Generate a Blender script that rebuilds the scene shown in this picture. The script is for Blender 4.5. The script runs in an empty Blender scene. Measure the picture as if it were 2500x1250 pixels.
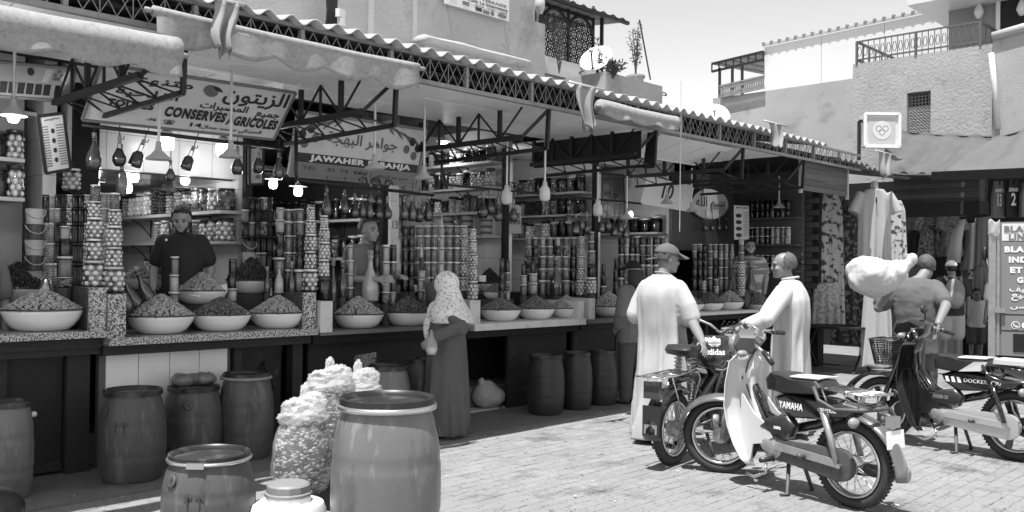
import bpy, math, random, unicodedata
from mathutils import Vector as V, Matrix, noise as mnoise
random.seed(7)
R=math.radians; PI=math.pi
SC=bpy.context.scene; COL=SC.collection
# ------------------------------------------------------------------ camera
PSI,TH,RHO=R(43.9),R(0.67),0.0113
EYE=V((0,0,1.54)); FPX=2213.0
_F=V((math.cos(PSI)*math.cos(TH),math.sin(PSI)*math.cos(TH),math.sin(TH)))
_R0=V((math.sin(PSI),-math.cos(PSI),0)); _U0=_R0.cross(_F)
_R=_R0*math.cos(RHO)+_U0*math.sin(RHO); _U=-_R0*math.sin(RHO)+_U0*math.cos(RHO)
cd=bpy.data.cameras.new('camera'); cam=bpy.data.objects.new('camera',cd); COL.objects.link(cam)
cam.matrix_world=Matrix(((_R.x,_U.x,-_F.x,0),(_R.y,_U.y,-_F.y,0),(_R.z,_U.z,-_F.z,EYE.z),(0,0,0,1)))
cd.sensor_width=36; cd.lens=36*FPX/2500; cd.clip_start=.05; cd.clip_end=600
SC.camera=cam
# ------------------------------------------------------------------ light
SUN_DIR=V((.27,.07,-1)).normalized()      # the way the light travels
W=bpy.data.worlds.new('World'); SC.world=W; W.use_nodes=True
nt=W.node_tree; bg=nt.nodes['Background']
sky=nt.nodes.new('ShaderNodeTexSky'); sky.sky_type='NISHITA'; sky.sun_disc=False
sky.sun_elevation=math.asin(-SUN_DIR.z); sky.sun_rotation=math.atan2(-SUN_DIR.x,-SUN_DIR.y)
sky.dust_density=0.3; sky.air_density=1.0; sky.ozone_density=1
bw=nt.nodes.new('ShaderNodeRGBToBW')      # black and white photograph: the daylight is neutral
nt.links.new(sky.outputs[0],bw.inputs[0]); nt.links.new(bw.outputs[0],bg.inputs[0])
bg.inputs[1].default_value=.113
sd=bpy.data.lights.new('sun','SUN'); sun=bpy.data.objects.new('sun',sd); COL.objects.link(sun)
sd.energy=3.4; sd.angle=R(.5); sun.rotation_euler=SUN_DIR.to_track_quat('-Z','Y').to_euler(); sun.location=(0,0,30)
SC.view_settings.view_transform='Standard'; SC.view_settings.look='None'
SC.view_settings.exposure=1.27; SC.view_settings.gamma=1; SC.view_settings.use_curve_mapping=False
SC.cycles.max_bounces=8; SC.cycles.transparent_max_bounces=16; SC.cycles.use_denoising=True
SC.cycles.caustics_reflective=False; SC.cycles.caustics_refractive=False
SC.cycles.sample_clamp_indirect=6
# ------------------------------------------------------------------ where a thing stands: rays through the lens met with real planes
def ray(u,v):
    return _F+_R*((u-1250)/FPX)-_U*((v-625)/FPX)
def PY(u,v,y): r=ray(u,v); return EYE+r*(y/r.y)
def PX(u,v,x): r=ray(u,v); return EYE+r*(x/r.x)
def PZ(u,v,z=0): r=ray(u,v); return EYE+r*((z-EYE.z)/r.z)
def PD(u,v,d): return EYE+ray(u,v)*d
def depth(p): return (p-EYE).dot(_F)
# ------------------------------------------------------------------ materials (all grey)
MATS={}
def M(name,v=.4,rough=.6,metal=0,n=0,ns=6,b=0,bs=40,rnd=0,coat=0,spec=.5,v2=None,stretch=None,thr=None,isl=0,emit=0,dirt=0,ds=3,world=0):
    """grey material: n = size of slow tone changes (scale ns), b = fine relief (scale bs), rnd/isl = tone per object/per piece,
    v2+thr = speckles of a second tone, dirt = stains"""
    if name in MATS: return MATS[name]
    m=bpy.data.materials.new(name); MATS[name]=m; m.use_nodes=True
    t=m.node_tree; p=t.nodes['Principled BSDF']
    def N(k,**kw):
        x=t.nodes.new('ShaderNode'+k)
        for a,c in kw.items(): setattr(x,a,c)
        return x
    def math_(op,a,b_):
        x=N('Math',operation=op)
        for i,q in enumerate((a,b_)):
            if isinstance(q,(int,float)): x.inputs[i].default_value=q
            else: t.links.new(q,x.inputs[i])
        return x.outputs[0]
    p.inputs['Roughness'].default_value=rough; p.inputs['Metallic'].default_value=metal
    p.inputs['Coat Weight'].default_value=coat; p.inputs['Coat Roughness'].default_value=.08
    p.inputs['Specular IOR Level'].default_value=spec
    p.inputs['Base Color'].default_value=(v,v,v,1)
    if emit:
        p.inputs['Emission Color'].default_value=(1,1,1,1); p.inputs['Emission Strength'].default_value=emit
    co=None
    if n or b or v2 is not None or dirt:
        co=N('NewGeometry').outputs['Position'] if world else N('TexCoord').outputs['Object']
        if stretch:
            mp=N('Mapping'); mp.inputs['Scale'].default_value=stretch; t.links.new(co,mp.inputs['Vector']); co=mp.outputs[0]
    cur=None
    def noise(scale,det=4,rg=.6):
        x=N('TexNoise'); x.inputs['Scale'].default_value=scale; x.inputs['Detail'].default_value=det; x.inputs['Roughness'].default_value=rg
        t.links.new(co,x.inputs['Vector']); return x.outputs['Fac']
    if n:
        f=noise(ns,5,.65)
        cur=math_('MULTIPLY',v,math_('ADD',1-n,math_('MULTIPLY',f,2*n)))
    if v2 is not None:
        vo=N('TexNoise'); vo.inputs['Scale'].default_value=bs; vo.inputs['Detail'].default_value=2
        t.links.new(co,vo.inputs['Vector'])
        st=N('MapRange'); st.inputs['From Min'].default_value=(thr or .5)-.04; st.inputs['From Max'].default_value=(thr or .5)+.04
        t.links.new(vo.outputs['Fac'],st.inputs['Value'])
        mx=N('Mix'); mx.data_type='FLOAT'; t.links.new(st.outputs[0],mx.inputs[0])
        if cur is None: mx.inputs[2].default_value=v
        else: t.links.new(cur,mx.inputs[2])
        mx.inputs[3].default_value=v2; cur=mx.outputs[0]
    if dirt:
        f=noise(ds,8,.7); st=N('MapRange'); st.inputs['From Min'].default_value=.52; st.inputs['From Max'].default_value=.7
        st.inputs['To Min'].default_value=1; st.inputs['To Max'].default_value=1-dirt; t.links.new(f,st.inputs['Value'])
        cur=math_('MULTIPLY',cur if cur is not None else v,st.outputs[0])
    if rnd:
        oi=N('ObjectInfo'); cur=math_('MULTIPLY',cur if cur is not None else v,math_('ADD',1-rnd,math_('MULTIPLY',oi.outputs['Random'],2*rnd)))
    if isl:
        g=N('NewGeometry'); cur=math_('MULTIPLY',cur if cur is not None else v,math_('ADD',1-isl,math_('MULTIPLY',g.outputs['Random Per Island'],2*isl)))
    if cur is not None: t.links.new(cur,p.inputs['Base Color'])
    if b:
        bp=N('Bump'); bp.inputs['Strength'].default_value=min(1,b); bp.inputs['Distance'].default_value=.01*max(1,b)
        t.links.new(noise(bs,6,.6),bp.inputs['Height']); t.links.new(bp.outputs[0],p.inputs['Normal'])
    return m
def glassy(name,tint=.9,refl=1.0,rough=.03,alpha=None):
    """thin clear wall: see-through with a mirror sheen that grows at grazing angles"""
    if name in MATS: return MATS[name]
    m=bpy.data.materials.new(name); MATS[name]=m; m.use_nodes=True; t=m.node_tree; t.nodes.clear()
    o=t.nodes.new('ShaderNodeOutputMaterial'); mx=t.nodes.new('ShaderNodeMixShader'); tr=t.nodes.new('ShaderNodeBsdfTransparent')
    tr.inputs[0].default_value=(tint,)*3+(1,)
    gl=t.nodes.new('ShaderNodeBsdfGlossy'); gl.inputs['Roughness'].default_value=rough
    fr=t.nodes.new('ShaderNodeFresnel'); fr.inputs[0].default_value=1.5
    t.links.new(tr.outputs[0],mx.inputs[1]); t.links.new(mx.outputs[0],o.inputs[0])
    if alpha:   # milky film
        df=t.nodes.new('ShaderNodeBsdfPrincipled'); df.inputs['Base Color'].default_value=(.85,.85,.85,1); df.inputs['Roughness'].default_value=.25
        tl=t.nodes.new('ShaderNodeBsdfTranslucent'); tl.inputs[0].default_value=(.8,.8,.8,1)
        m2=t.nodes.new('ShaderNodeMixShader'); m2.inputs[0].default_value=.35
        t.links.new(df.outputs[0],m2.inputs[1]); t.links.new(tl.outputs[0],m2.inputs[2])
        t.links.new(m2.outputs[0],mx.inputs[2]); mx.inputs[0].default_value=alpha
    else:
        t.links.new(gl.outputs[0],mx.inputs[2]); t.links.new(fr.outputs[0],mx.inputs[0])
    return m
# ------------------------------------------------------------------ mesh builder
def frame(d,up=V((0,0,1))):
    d=d.normalized()
    if abs(d.dot(up))>.99: up=V((1,0,0))
    s=d.cross(up).normalized(); return s,s.cross(d).normalized(),d
_ICO={}
def ico(k):
    if k not in _ICO:
        import bmesh
        bm=bmesh.new(); bmesh.ops.create_icosphere(bm,subdivisions=k,radius=1)
        _ICO[k]=([v.co.copy() for v in bm.verts],[[v.index for v in f.verts] for f in bm.faces]); bm.free()
    return _ICO[k]
class MB:
    def __init__(s): s.v=[]; s.f=[]; s.m=[]; s.mi=0; s.T=None
    def add(s,vs,fs):
        o=len(s.v)
        s.v+= [s.T@V(p) for p in vs] if s.T is not None else [V(p) for p in vs]
        for f in fs: s.f.append([i+o for i in f]); s.m.append(s.mi)
        return s
    def box(s,c,d,rz=0,M4=None):
        x,y,z=d[0]/2,d[1]/2,d[2]/2; c=V(c); q=Matrix.Rotation(rz,3,'Z') if rz else None
        vs=[V((a,b_,e)) for a in(-x,x) for b_ in(-y,y) for e in(-z,z)]
        vs=[(q@p if q else p)+c for p in vs]
        return s.add(vs,[(0,1,3,2),(4,6,7,5),(0,4,5,1),(2,3,7,6),(0,2,6,4),(1,5,7,3)])
    def bar(s,a,b_,w,h=None,up=V((0,0,1))):
        a=V(a);b_=V(b_);h=h or w; x,y,_=frame(b_-a,up)
        vs=[p+x*(i*w/2)+y*(j*h/2) for p in(a,b_) for i,j in((-1,-1),(1,-1),(1,1),(-1,1))]
        return s.add(vs,[(3,2,1,0),(4,5,6,7),(0,1,5,4),(1,2,6,5),(2,3,7,6),(3,0,4,7)])
    def slab(s,q,t):
        """quad q extruded along its normal by -t (behind)"""
        q=[V(p) for p in q]; n=(q[1]-q[0]).cross(q[3]-q[0]).normalized()*t
        vs=q+[p-n for p in q]
        return s.add(vs,[(0,1,2,3),(7,6,5,4),(0,4,5,1),(1,5,6,2),(2,6,7,3),(3,7,4,0)])
    def tube(s,pts,r,n=8,cap=True,closed=False):
        pts=[V(p) for p in pts]; rs=r if isinstance(r,(list,tuple)) else [r]*len(pts); k=len(pts); vs=[];fs=[]
        up=None
        for i,p in enumerate(pts):
            if closed: d=pts[(i+1)%k]-pts[i-1]
            else: d=pts[min(i+1,k-1)]-pts[max(i-1,0)]
            if d.length<1e-9: d=V((0,0,1))
            d.normalize()
            if up is None: x=frame(d)[0]
            else:
                x=x-d*x.dot(d); x=x.normalized() if x.length>1e-6 else frame(d)[0]
            up=1; y=d.cross(x)
            for j in range(n):
                a=2*PI*j/n; vs.append(p+x*(math.cos(a)*rs[i])+y*(math.sin(a)*rs[i]))
        for i in range(k if closed else k-1):
            for j in range(n):
                a=i*n+j;b_=i*n+(j+1)%n;c=((i+1)%k)*n+(j+1)%n;d=((i+1)%k)*n+j; fs.append((a,b_,c,d))
        if cap and not closed: fs.append(tuple(reversed(range(n)))); fs.append(tuple((k-1)*n+j for j in range(n)))
        return s.add(vs,fs)
    def lathe(s,prof,n=20,o=(0,0,0),axis=V((0,0,1)),cap=True):
        x,y,d=frame(V(axis)) if abs(V(axis).z)<.999 else (V((1,0,0)),V((0,1,0)),V((0,0,1)))
        if d.z<0: pass
        o=V(o);vs=[];fs=[];k=len(prof)
        for r,z in prof:
            for j in range(n): a=2*PI*j/n; vs.append(o+d*z+(x*math.cos(a)+y*math.sin(a))*r)
        for i in range(k-1):
            for j in range(n): fs.append((i*n+j,i*n+(j+1)%n,(i+1)*n+(j+1)%n,(i+1)*n+j))
        if cap: fs.append(tuple(reversed(range(n)))); fs.append(tuple((k-1)*n+j for j in range(n)))
        return s.add(vs,fs)
    def ball(s,c,r,k=2,M3=None):
        c=V(c); r=V(r) if isinstance(r,(list,tuple,V)) else V((r,r,r)); vs,fs=ico(k)
        out=[]
        for p in vs:
            q=V((p.x*r.x,p.y*r.y,p.z*r.z)); out.append((M3@q if M3 else q)+c)
        return s.add(out,fs)
    def loft(s,rings,cap=True,closed_ring=True):
        k=len(rings);n=len(rings[0]);vs=[p for r in rings for p in r];fs=[]
        for i in range(k-1):
            for j in range(n if closed_ring else n-1): fs.append((i*n+j,i*n+(j+1)%n,(i+1)*n+(j+1)%n,(i+1)*n+j))
        if cap and closed_ring: fs.append(tuple(reversed(range(n)))); fs.append(tuple((k-1)*n+j for j in range(n)))
        return s.add(vs,fs)
    def grid(s,nx,ny,fn):
        return s.loft([[fn(i/nx,j/ny) for i in range(nx+1)] for j in range(ny+1)],cap=False,closed_ring=False)
    def mesh(s,name,mats,smooth=False):
        me=bpy.data.meshes.new(name); me.from_pydata([tuple(p) for p in s.v],[],s.f)
        mats=mats if isinstance(mats,(list,tuple)) else [mats]
        for m in mats: me.materials.append(m)
        if len(mats)>1: me.polygons.foreach_set('material_index',s.m)
        if smooth:
            me.polygons.foreach_set('use_smooth',[True]*len(me.polygons))
            if smooth is not True:
                try: me.set_sharp_from_angle(angle=R(smooth))
                except Exception: pass
        me.update(); return me
    def build(s,name,mats,parent=None,smooth=False,kind=None,label=None):
        return put(name,s.mesh(name,mats,smooth),parent,kind=kind,label=label)
def put(name,me,parent=None,loc=None,rot=None,scale=None,kind=None,label=None,mat=None):
    o=bpy.data.objects.new(name,me); COL.objects.link(o)
    if parent: o.parent=parent
    if mat is not None: o.matrix_local=mat
    if loc is not None: o.location=loc
    if rot is not None: o.rotation_euler=rot
    if scale is not None: o.scale=scale if isinstance(scale,(tuple,list,V)) else (scale,)*3
    if kind: o['kind']=kind
    if label: o['label']=label
    return o
def tag(o,label,cat,group=None,kind=None):
    o['label']=label; o['category']=cat
    if group: o['group']=group
    if kind: o['kind']=kind
    return o
def thing(name,label,cat,loc=(0,0,0),rz=0,group=None,mat=None):
    o=bpy.data.objects.new(name,None); COL.objects.link(o); o.empty_display_size=.1
    if mat is not None: o.matrix_world=mat
    else: o.location=loc; o.rotation_euler=(0,0,rz)
    return tag(o,label,cat,group)
def part(name,parent,loc=(0,0,0),rot=(0,0,0)):
    o=bpy.data.objects.new(name,None); COL.objects.link(o); o.parent=parent; o.location=loc; o.rotation_euler=rot; return o
def struct(name,mb,mat,smooth=False,parent=None):
    return mb.build(name,mat,parent,smooth,kind=None if parent else 'structure')
def remesh(o,vox,it=3,fac=.5):
    m=o.modifiers.new('fuse','REMESH'); m.mode='VOXEL'; m.voxel_size=vox; m.use_smooth_shade=True
    if it:
        q=o.modifiers.new('smooth','SMOOTH'); q.factor=fac; q.iterations=it
    return o
def solid(o,t,off=0):
    m=o.modifiers.new('thickness','SOLIDIFY'); m.thickness=t; m.offset=off; return o
# ------------------------------------------------------------------ writing
AR={}
for c in range(0xFE70,0xFEFD):
    d=unicodedata.decomposition(chr(c)).split(); K={'<isolated>':'s','<final>':'f','<initial>':'i','<medial>':'m'}
    if len(d)==2 and d[0] in K: AR.setdefault(chr(int(d[1],16)),{})[K[d[0]]]=chr(c)
    elif len(d)==3 and d[1]=='0644': AR.setdefault(chr(0x644)+chr(int(d[2],16)),{})[K[d[0]]]=chr(c)
def arabic(s):
    u=[];i=0
    while i<len(s):
        if s[i:i+2] in AR: u.append(s[i:i+2]);i+=2
        else: u.append(s[i]);i+=1
    out=[]
    for k,ch in enumerate(u):
        f=AR.get(ch)
        if not f: out.append(ch); continue
        pj=k>0 and 'i' in AR.get(u[k-1],{}); nj=k+1<len(u) and 'i' in f and 'f' in AR.get(u[k+1],{})
        out.append(f.get({(0,0):'s',(1,0):'f',(0,1):'i',(1,1):'m'}[(int(pj),int(nj))]) or f.get('s') or ch)
    return ''.join(reversed(out))
TEXTS=[]
def text(parent,s,cx,cy,w,h,mat,z=.004,ar=False,bold=0,rot=0,base=None,name='lettering',depth=.0015,slant=0):
    """words fitted into a w x h box centred at (cx,cy) on the parent's face (or on the matrix base)"""
    c=bpy.data.curves.new('lettering','FONT'); c.body=arabic(s) if ar else s; c.size=1; c.extrude=.004
    if bold and not ar: c.offset=min(bold,.055); c.space_character=1.0+bold*2.2
    if bold and ar: c.bevel_depth=bold; c.bevel_resolution=0
    c.resolution_u=3
    c.align_x='CENTER'; c.shear=slant
    o=bpy.data.objects.new('lettering',c); COL.objects.link(o)
    TEXTS.append((o,parent,cx,cy,w,h,mat,z,rot,base,name,depth)); return o
def finish_texts():
    bpy.context.view_layer.update(); dg=bpy.context.evaluated_depsgraph_get()
    for o,parent,cx,cy,w,h,mat,z,rot,base,name,dp in TEXTS:
        me=bpy.data.meshes.new_from_object(o.evaluated_get(dg))
        vs=me.vertices
        if len(vs):
            xs=[v.co.x for v in vs];ys=[v.co.y for v in vs];zs=[v.co.z for v in vs]
            x0,x1,y0,y1,z1=min(xs),max(xs),min(ys),max(ys),max(max(zs),1e-6)
            sx=w/max(1e-6,x1-x0); sy=h/max(1e-6,y1-y0)
            if w==0: sx=sy
            q=Matrix.Rotation(rot,3,'Z'); B=base or Matrix.Identity(4)
            for v in vs:
                p=q@V(((v.co.x-(x0+x1)/2)*sx,(v.co.y-(y0+y1)/2)*sy,0))
                v.co=B@V((p.x+cx,p.y+cy,z+(dp if v.co.z>0 else 0)))
        me.materials.clear(); me.materials.append(mat)
        n=put(name,me,parent)
        bpy.data.objects.remove(o)
def signM(bl,br,tl,yb,yt):
    a=PY(*bl,yb);b_=PY(*br,yb);c=PY(*tl,yt); x=b_-a; w=x.length; x.normalize(); y=c-a; y-=x*y.dot(x); h=y.length; y.normalize(); z=x.cross(y)
    o=a+x*(w/2)+y*(h/2)
    return Matrix(((x.x,y.x,z.x,o.x),(x.y,y.y,z.y,o.y),(x.z,y.z,z.z,o.z),(0,0,0,1))),w,h
def basis(o,x,y):
    x=V(x).normalized(); y=V(y); y=(y-x*y.dot(x)).normalized(); z=x.cross(y); o=V(o)
    return Matrix(((x.x,y.x,z.x,o.x),(x.y,y.y,z.y,o.y),(x.z,y.z,z.z,o.z),(0,0,0,1)))
# ================================================================== SETTING
m_ground=M('ground_cement',.2,.85,n=.3,ns=1.7,dirt=.5,ds=1.1,b=.3,bs=60)
m_paver=M('paver_concrete',.23,.85,n=.35,ns=1.9,dirt=.7,ds=1.9,b=.5,bs=38,isl=.09,world=1,v2=.1,thr=.66)
g=MB(); g.add([(-60,-40,0),(140,-40,0),(140,120,0),(-60,120,0)],[(0,1,2,3)]); ground=struct('ground',g,m_ground)
# pavers: 20 x 10 cm in running bond, edges chamfered, joints open down to the ground
def paver_mb(mb,cx,cy,lz):
    hx,hy,c=.0994,.0494,.004
    q=random.uniform(-.02,.02); tx,ty=random.uniform(-.012,.012),random.uniform(-.015,.015); cx+=random.uniform(-.0015,.0015)
    vs=[(cx+i*hx,cy+j*hy,.0005) for i,j in((-1,-1),(1,-1),(1,1),(-1,1))]+[(cx+i*(hx-c)-j*hy*q,cy+j*(hy-c)+i*hx*q,.0065+lz+tx*i*hx+ty*j*hy) for i,j in((-1,-1),(1,-1),(1,1),(-1,1))]
    mb.add(vs,[(4,5,6,7),(0,1,5,4),(1,2,6,5),(2,3,7,6),(3,0,4,7)])
pv=thing('pavement','sunlit bond of small grey concrete pavers across the lane','pavement'); pv['kind']='structure'
protos=[]
for k in range(6):
    q=MB(); paver_mb(q,0,0,random.uniform(-.0015,.002)); protos.append(q.mesh('paver',m_paver))
cand=[]
for j in range(-22,58):
    for i in range(0,60):
        x=.2*i+(.1 if j%2 else 0)+.6; y=.1*j+.62
        p=V((x,y,0))-EYE; d=p.dot(_F)
        if d<4.4 or d>12.5: continue
        u=1250+FPX*p.dot(_R)/d
        if u<-120 or u>2620 or y>5.98 : continue
        if 625-FPX*p.dot(_U)/d>1290: continue
        cand.append((d,x,y))
cand.sort()
rest=MB()
for k,(d,x,y) in enumerate(cand):
    if random.random()<.012: continue
    if k<290: put('paver',random.choice(protos),pv,loc=(x,y,0),rot=(random.uniform(-.004,.004),random.uniform(-.004,.004),random.uniform(-.012,.012)))
    else: paver_mb(rest,x,y,random.uniform(-.0015,.002))
rest.build('far_pavers',m_paver,pv,kind='stuff')
ap=MB(); ap.box((5.5,7.6,.004),(17,3.22,.016)); struct('cement_apron',ap,M('shade_toned_cement',.17,.6,n=.35,ns=3,dirt=.4,ds=2,b=.3,bs=50))  # smooth cement strip, its base tone darkened for the shade under the eave
# sky is the world; inside of the stalls --------------------------------------
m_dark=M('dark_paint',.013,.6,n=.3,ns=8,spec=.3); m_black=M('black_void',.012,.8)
m_wood=M('old_brown_wood',.03,.6,spec=.3,n=.4,ns=5,stretch=(1,1,8),b=.3,bs=30)
m_tile=M('white_glazed_tile',.88,.18,n=.06,ns=2,rnd=.05,spec=.6)
m_wallt=M('white_tile_wall',.42,.25,n=.08,ns=2,rnd=.04)
m_white=M('white_painted_board',.72,.5,n=.1,ns=3,dirt=.15,ds=4)
m_soffit=M('white_soffit_panel',.95,.45,n=.08,ns=2,rnd=.05)
m_steel=M('dark_painted_steel',.02,.5,spec=.3,n=.3,ns=12,rnd=.1)
m_frieze=M('grey_painted_steel',.26,.55,n=.35,ns=15,dirt=.4,ds=9)
m_granite=M('speckled_granite',.55,.25,v2=.06,thr=.5,bs=95,n=.2,ns=30)
m_granited=M('dark_speckled_granite',.12,.3,v2=.03,thr=.5,bs=95)
XB=[.95,2.72,4.47,6.33,8.15,9.93,11.75,13.6]
f=MB(); f.box((7.2,9.35,.12),(13.4,4.6,.24)); struct('stall_floor',f,M('worn_floor',.2,.6,n=.3,ns=4))
bw_=thing('back_wall','dark rear wall closing off the row of olive stalls','wall',(7,11.2,0)); bw_['kind']='structure'
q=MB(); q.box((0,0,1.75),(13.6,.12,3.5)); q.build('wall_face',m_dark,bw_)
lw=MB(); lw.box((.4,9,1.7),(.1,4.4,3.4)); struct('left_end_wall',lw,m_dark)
rw=MB(); rw.box((13.62,8.9,1.6),(.1,4.46,3.2)); struct('right_end_wall',rw,M('grey_plank_wall',.1,.7,n=.3,ns=6,b=.3))
lab_w=['','white tiled wall left of the conserves stall','white tiled wall between the two sign-topped stalls','white tiled wall painted with 13 beside the olive branch sign','white tiled wall painted with 12 and carrying long jar shelves','white tiled wall behind the globe lamps, with jar shelves','white tiled wall beside the white board numbered 10','dark wall to the left of the hanging dresses']
for i in range(1,8):
    x=XB[i]
    w=thing('partition_wall',lab_w[i],'wall',(x,7.9,0)); w['kind']='structure'
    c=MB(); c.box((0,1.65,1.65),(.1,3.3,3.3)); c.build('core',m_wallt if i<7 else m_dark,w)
    if i<7:
        t=MB(); t.box((0,0,0),(.004,.395,.295)); tm=t.mesh('wall_tile',m_tile)
        for a in range(8):
            for b_ in range(10):
                if .2+b_*.3>3.1: continue
                put('wall_tile',tm,w,loc=(-.052,.2+a*.4,.3+b_*.3),rot=(0,random.uniform(-.003,.003),random.uniform(-.003,.003)))
        t=MB(); t.box((0,0,0),(.1,.004,.295)); tm=t.mesh('wall_tile',m_tile)
        for b_ in range(9): put('wall_tile',tm,w,loc=(0,-.003,.3+b_*.3))
    if i in(3,4): text(w,'13' if i==3 else '12',0,0,.07,.085,m_dark,base=basis((0.0,-.007,PY(948 if i==3 else 1212,548 if i==3 else 488,7.9).z),(1,0,0),(0,0,1)),z=0,depth=.001)
# ceilings
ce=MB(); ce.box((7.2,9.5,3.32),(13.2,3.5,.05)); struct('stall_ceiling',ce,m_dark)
sc_=thing('white_soffit','white panelled soffit under the corrugated eave','ceiling',(0,0,3.05)); sc_['kind']='structure'
p=MB(); p.box((0,0,0),(.577,.447,.012)); pm=p.mesh('soffit_panel',m_soffit)
for i in range(18):
    for j in range(3 if i<13 else 7):
        put('soffit_panel',pm,sc_,loc=(.9+.585*i,5.98+.455*j,.035*(j>2)+random.uniform(-.003,.003)))
bk=MB(); bk.box((7.2,6.65,.09),(13.2,1.9,.03)); bk.build('backing',m_dark,sc_)
# bulkhead of the conserves stall with tiles, and its low dark shiny ceiling with lamps
bh=thing('tiled_bulkhead','white tiled bulkhead behind hanging oil bottles in the conserves stall','wall',(2.85,7.9,2.33)); bh['kind']='structure'
c=MB(); c.box((.8,.08,.48),(1.62,.14,.94)); c.build('core',m_wallt,bh)
t=MB(); t.box((0,0,0),(.32,.004,.31)); tm=t.mesh('wall_tile',m_tile)
for a in range(5):
    for b_ in range(3): put('wall_tile',tm,bh,loc=(.165+.324*a,0,.165+.314*b_))
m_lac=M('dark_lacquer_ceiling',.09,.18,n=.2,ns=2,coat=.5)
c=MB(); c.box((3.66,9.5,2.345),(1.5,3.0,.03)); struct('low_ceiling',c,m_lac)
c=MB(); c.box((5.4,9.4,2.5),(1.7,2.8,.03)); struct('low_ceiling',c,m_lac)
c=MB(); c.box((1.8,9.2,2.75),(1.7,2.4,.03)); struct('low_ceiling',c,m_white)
# ================================================================== ROOF
m_asb=M('weathered_fibre_cement',.42,.85,n=.3,ns=5,dirt=.35,ds=7,b=.4,bs=50,rnd=.06)
roof=thing('corrugated_roof','long weathered corrugated fibre cement roof over the olive stalls','roof',(0,5.55,3.275)); roof['kind']='structure'
pitch=.184; nw=5; sl=.16
def roof_sheet(nw,L,amp=.026,seed=0):
    b=MB(); n=nw*14
    def fn(a,t):
        x=a*(nw*pitch+.06); y=t*L
        return V((x,y,amp*math.cos(2*PI*x/pitch)+y*sl+mnoise.noise(V((x*1.5+seed,y,0)))*.008))
    b.grid(n,8,fn); return b
sheets=[roof_sheet(nw,4.8,seed=k*9).mesh('roof_sheet',m_asb,True) for k in range(4)]
for k in range(13):
    o=put('roof_sheet',sheets[k%4],roof,loc=(.02+k*nw*pitch,random.uniform(-.02,.015),.0045*(k%2)+random.uniform(-.004,.004))); solid(o,.008,-1)
roof2=thing('corrugated_roof','dark lower corrugated roof end above the hanging dresses','roof',(12.45,5.55,3.12)); roof2['kind']='structure'
for k in range(3):
    o=put('roof_sheet',roof_sheet(nw,3.2,.022,k).mesh('roof_sheet',M('dark_corrugated_iron',.16,.6,n=.3,ns=6),True),roof2,loc=(k*nw*pitch,.03*k,-.03*k)); solid(o,.006,-1)
# ------------------------------------------------------------------ lattice girder under the eave
gz0,gz1,gy=3.045,3.262,5.67
gir=thing('lattice_girder','long steel girder of diamond lattice below the corrugated eave','girder',(0,gy,gz0))
b=MB(); b.bar((-.3,0,gz1-gz0),(13.4,0,gz1-gz0),.035,.03); b.build('top_chord',m_frieze,gir)
b=MB(); b.bar((-.3,0,0),(13.4,0,0),.045,.035); b.build('bottom_chord',m_frieze,gir)
bay=.205; h=gz1-gz0-.04
u_=MB(); u_.bar((0,0,0),(bay*.5,0,h),.005); um=u_.mesh('lattice_bar',m_frieze)
d_=MB(); d_.bar((0,0,h),(bay*.5,0,0),.005); dm=d_.mesh('lattice_bar',m_frieze)
v_=MB(); v_.bar((0,0,0),(0,0,h),.006); vm=v_.mesh('lattice_post',m_frieze)
p_=MB(); p_.bar((0,0,0),(0,0,h),.04,.03); pm_=p_.mesh('girder_post',m_frieze)
k=0; x=1.2
while x<13.2:
    if k%4==0: put('girder_post',pm_,gir,loc=(x,0,.02))
    else: put('lattice_post',vm,gir,loc=(x,0,.02))
    for s,me,dy in((0,um,.005),(.5,dm,.005),(0,dm,-.005),(.5,um,-.005)): put('lattice_bar',me,gir,loc=(x+s*bay,dy,.02))
    x+=bay;k+=1
# ------------------------------------------------------------------ trusses that reach out from the stall fronts to the girder
def truss(x,label,panel=False,dx=.24,z0=2.66,y1=7.3,m=None):
    t=thing('bracket_truss',label,'truss',(x,5.7,z0),group='steel trusses under the eave'); m=m or m_steel
    L=y1-5.7; zm=.09
    def p(n,*a,**k): b=MB(); b.bar(*a,**k); b.build(n,m,t)
    p('lower_chord',(0,0,0),(0,L,-.02),.03,.035); p('upper_chord',(-dx,.1,zm),(-dx,L,zm),.045,.045)
    p('end_post',(0,0,-.01),(0,-.02,.37),.035,.03); p('end_strut',(-dx,.1,zm),(0,-.01,.36),.03,.03)
    n=5
    for k in range(n):
        y0=.06+(L-.1)*k/n; y2=.06+(L-.1)*(k+1)/n; ym=(y0+y2)/2
        p('web_bar',(0,y0,.0),(-dx,ym,zm),.012); p('web_bar',(-dx,ym,zm),(0,y2,0),.012)
        if k<5:
            ya=.1+(L-.15)*k/5; yb=.1+(L-.15)*(k+1)/5
            p('hanger',(-dx,yb,zm),(-dx,yb,.37),.018 if k%2 else .035)
            p('web_bar',(-dx,ya if k%2 else yb,zm),(-dx,yb if k%2 else ya,.37),.014)
    if panel:
        b=MB(); b.box((-dx+.03,L/2,.2),(.012,L-.05,.3)); b.build('side_panel',m_dark,t)
        b=MB(); b.slab([(0.02,-.0,-.03),(0.02,.16,-.03),(0.02,.1,.36),(0.02,-.0,.36)],.01); b.build('end_plate',m_steel,t)
truss(2.78,'nearest bracket truss, crossing in front of the conserves sign')
truss(4.55,'bracket truss crossing in front of the olive branch sign')
truss(6.38,'bracket truss just right of the olive branch sign, near the globe lamps')
truss(8.13,'bracket truss faced with a dark panel, below the short rolled awning',panel=True)
truss(9.98,'bracket truss beside the white sloping panel')
truss(11.6,'farthest bracket truss, beside the dark louvred panel near the dresses')
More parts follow.
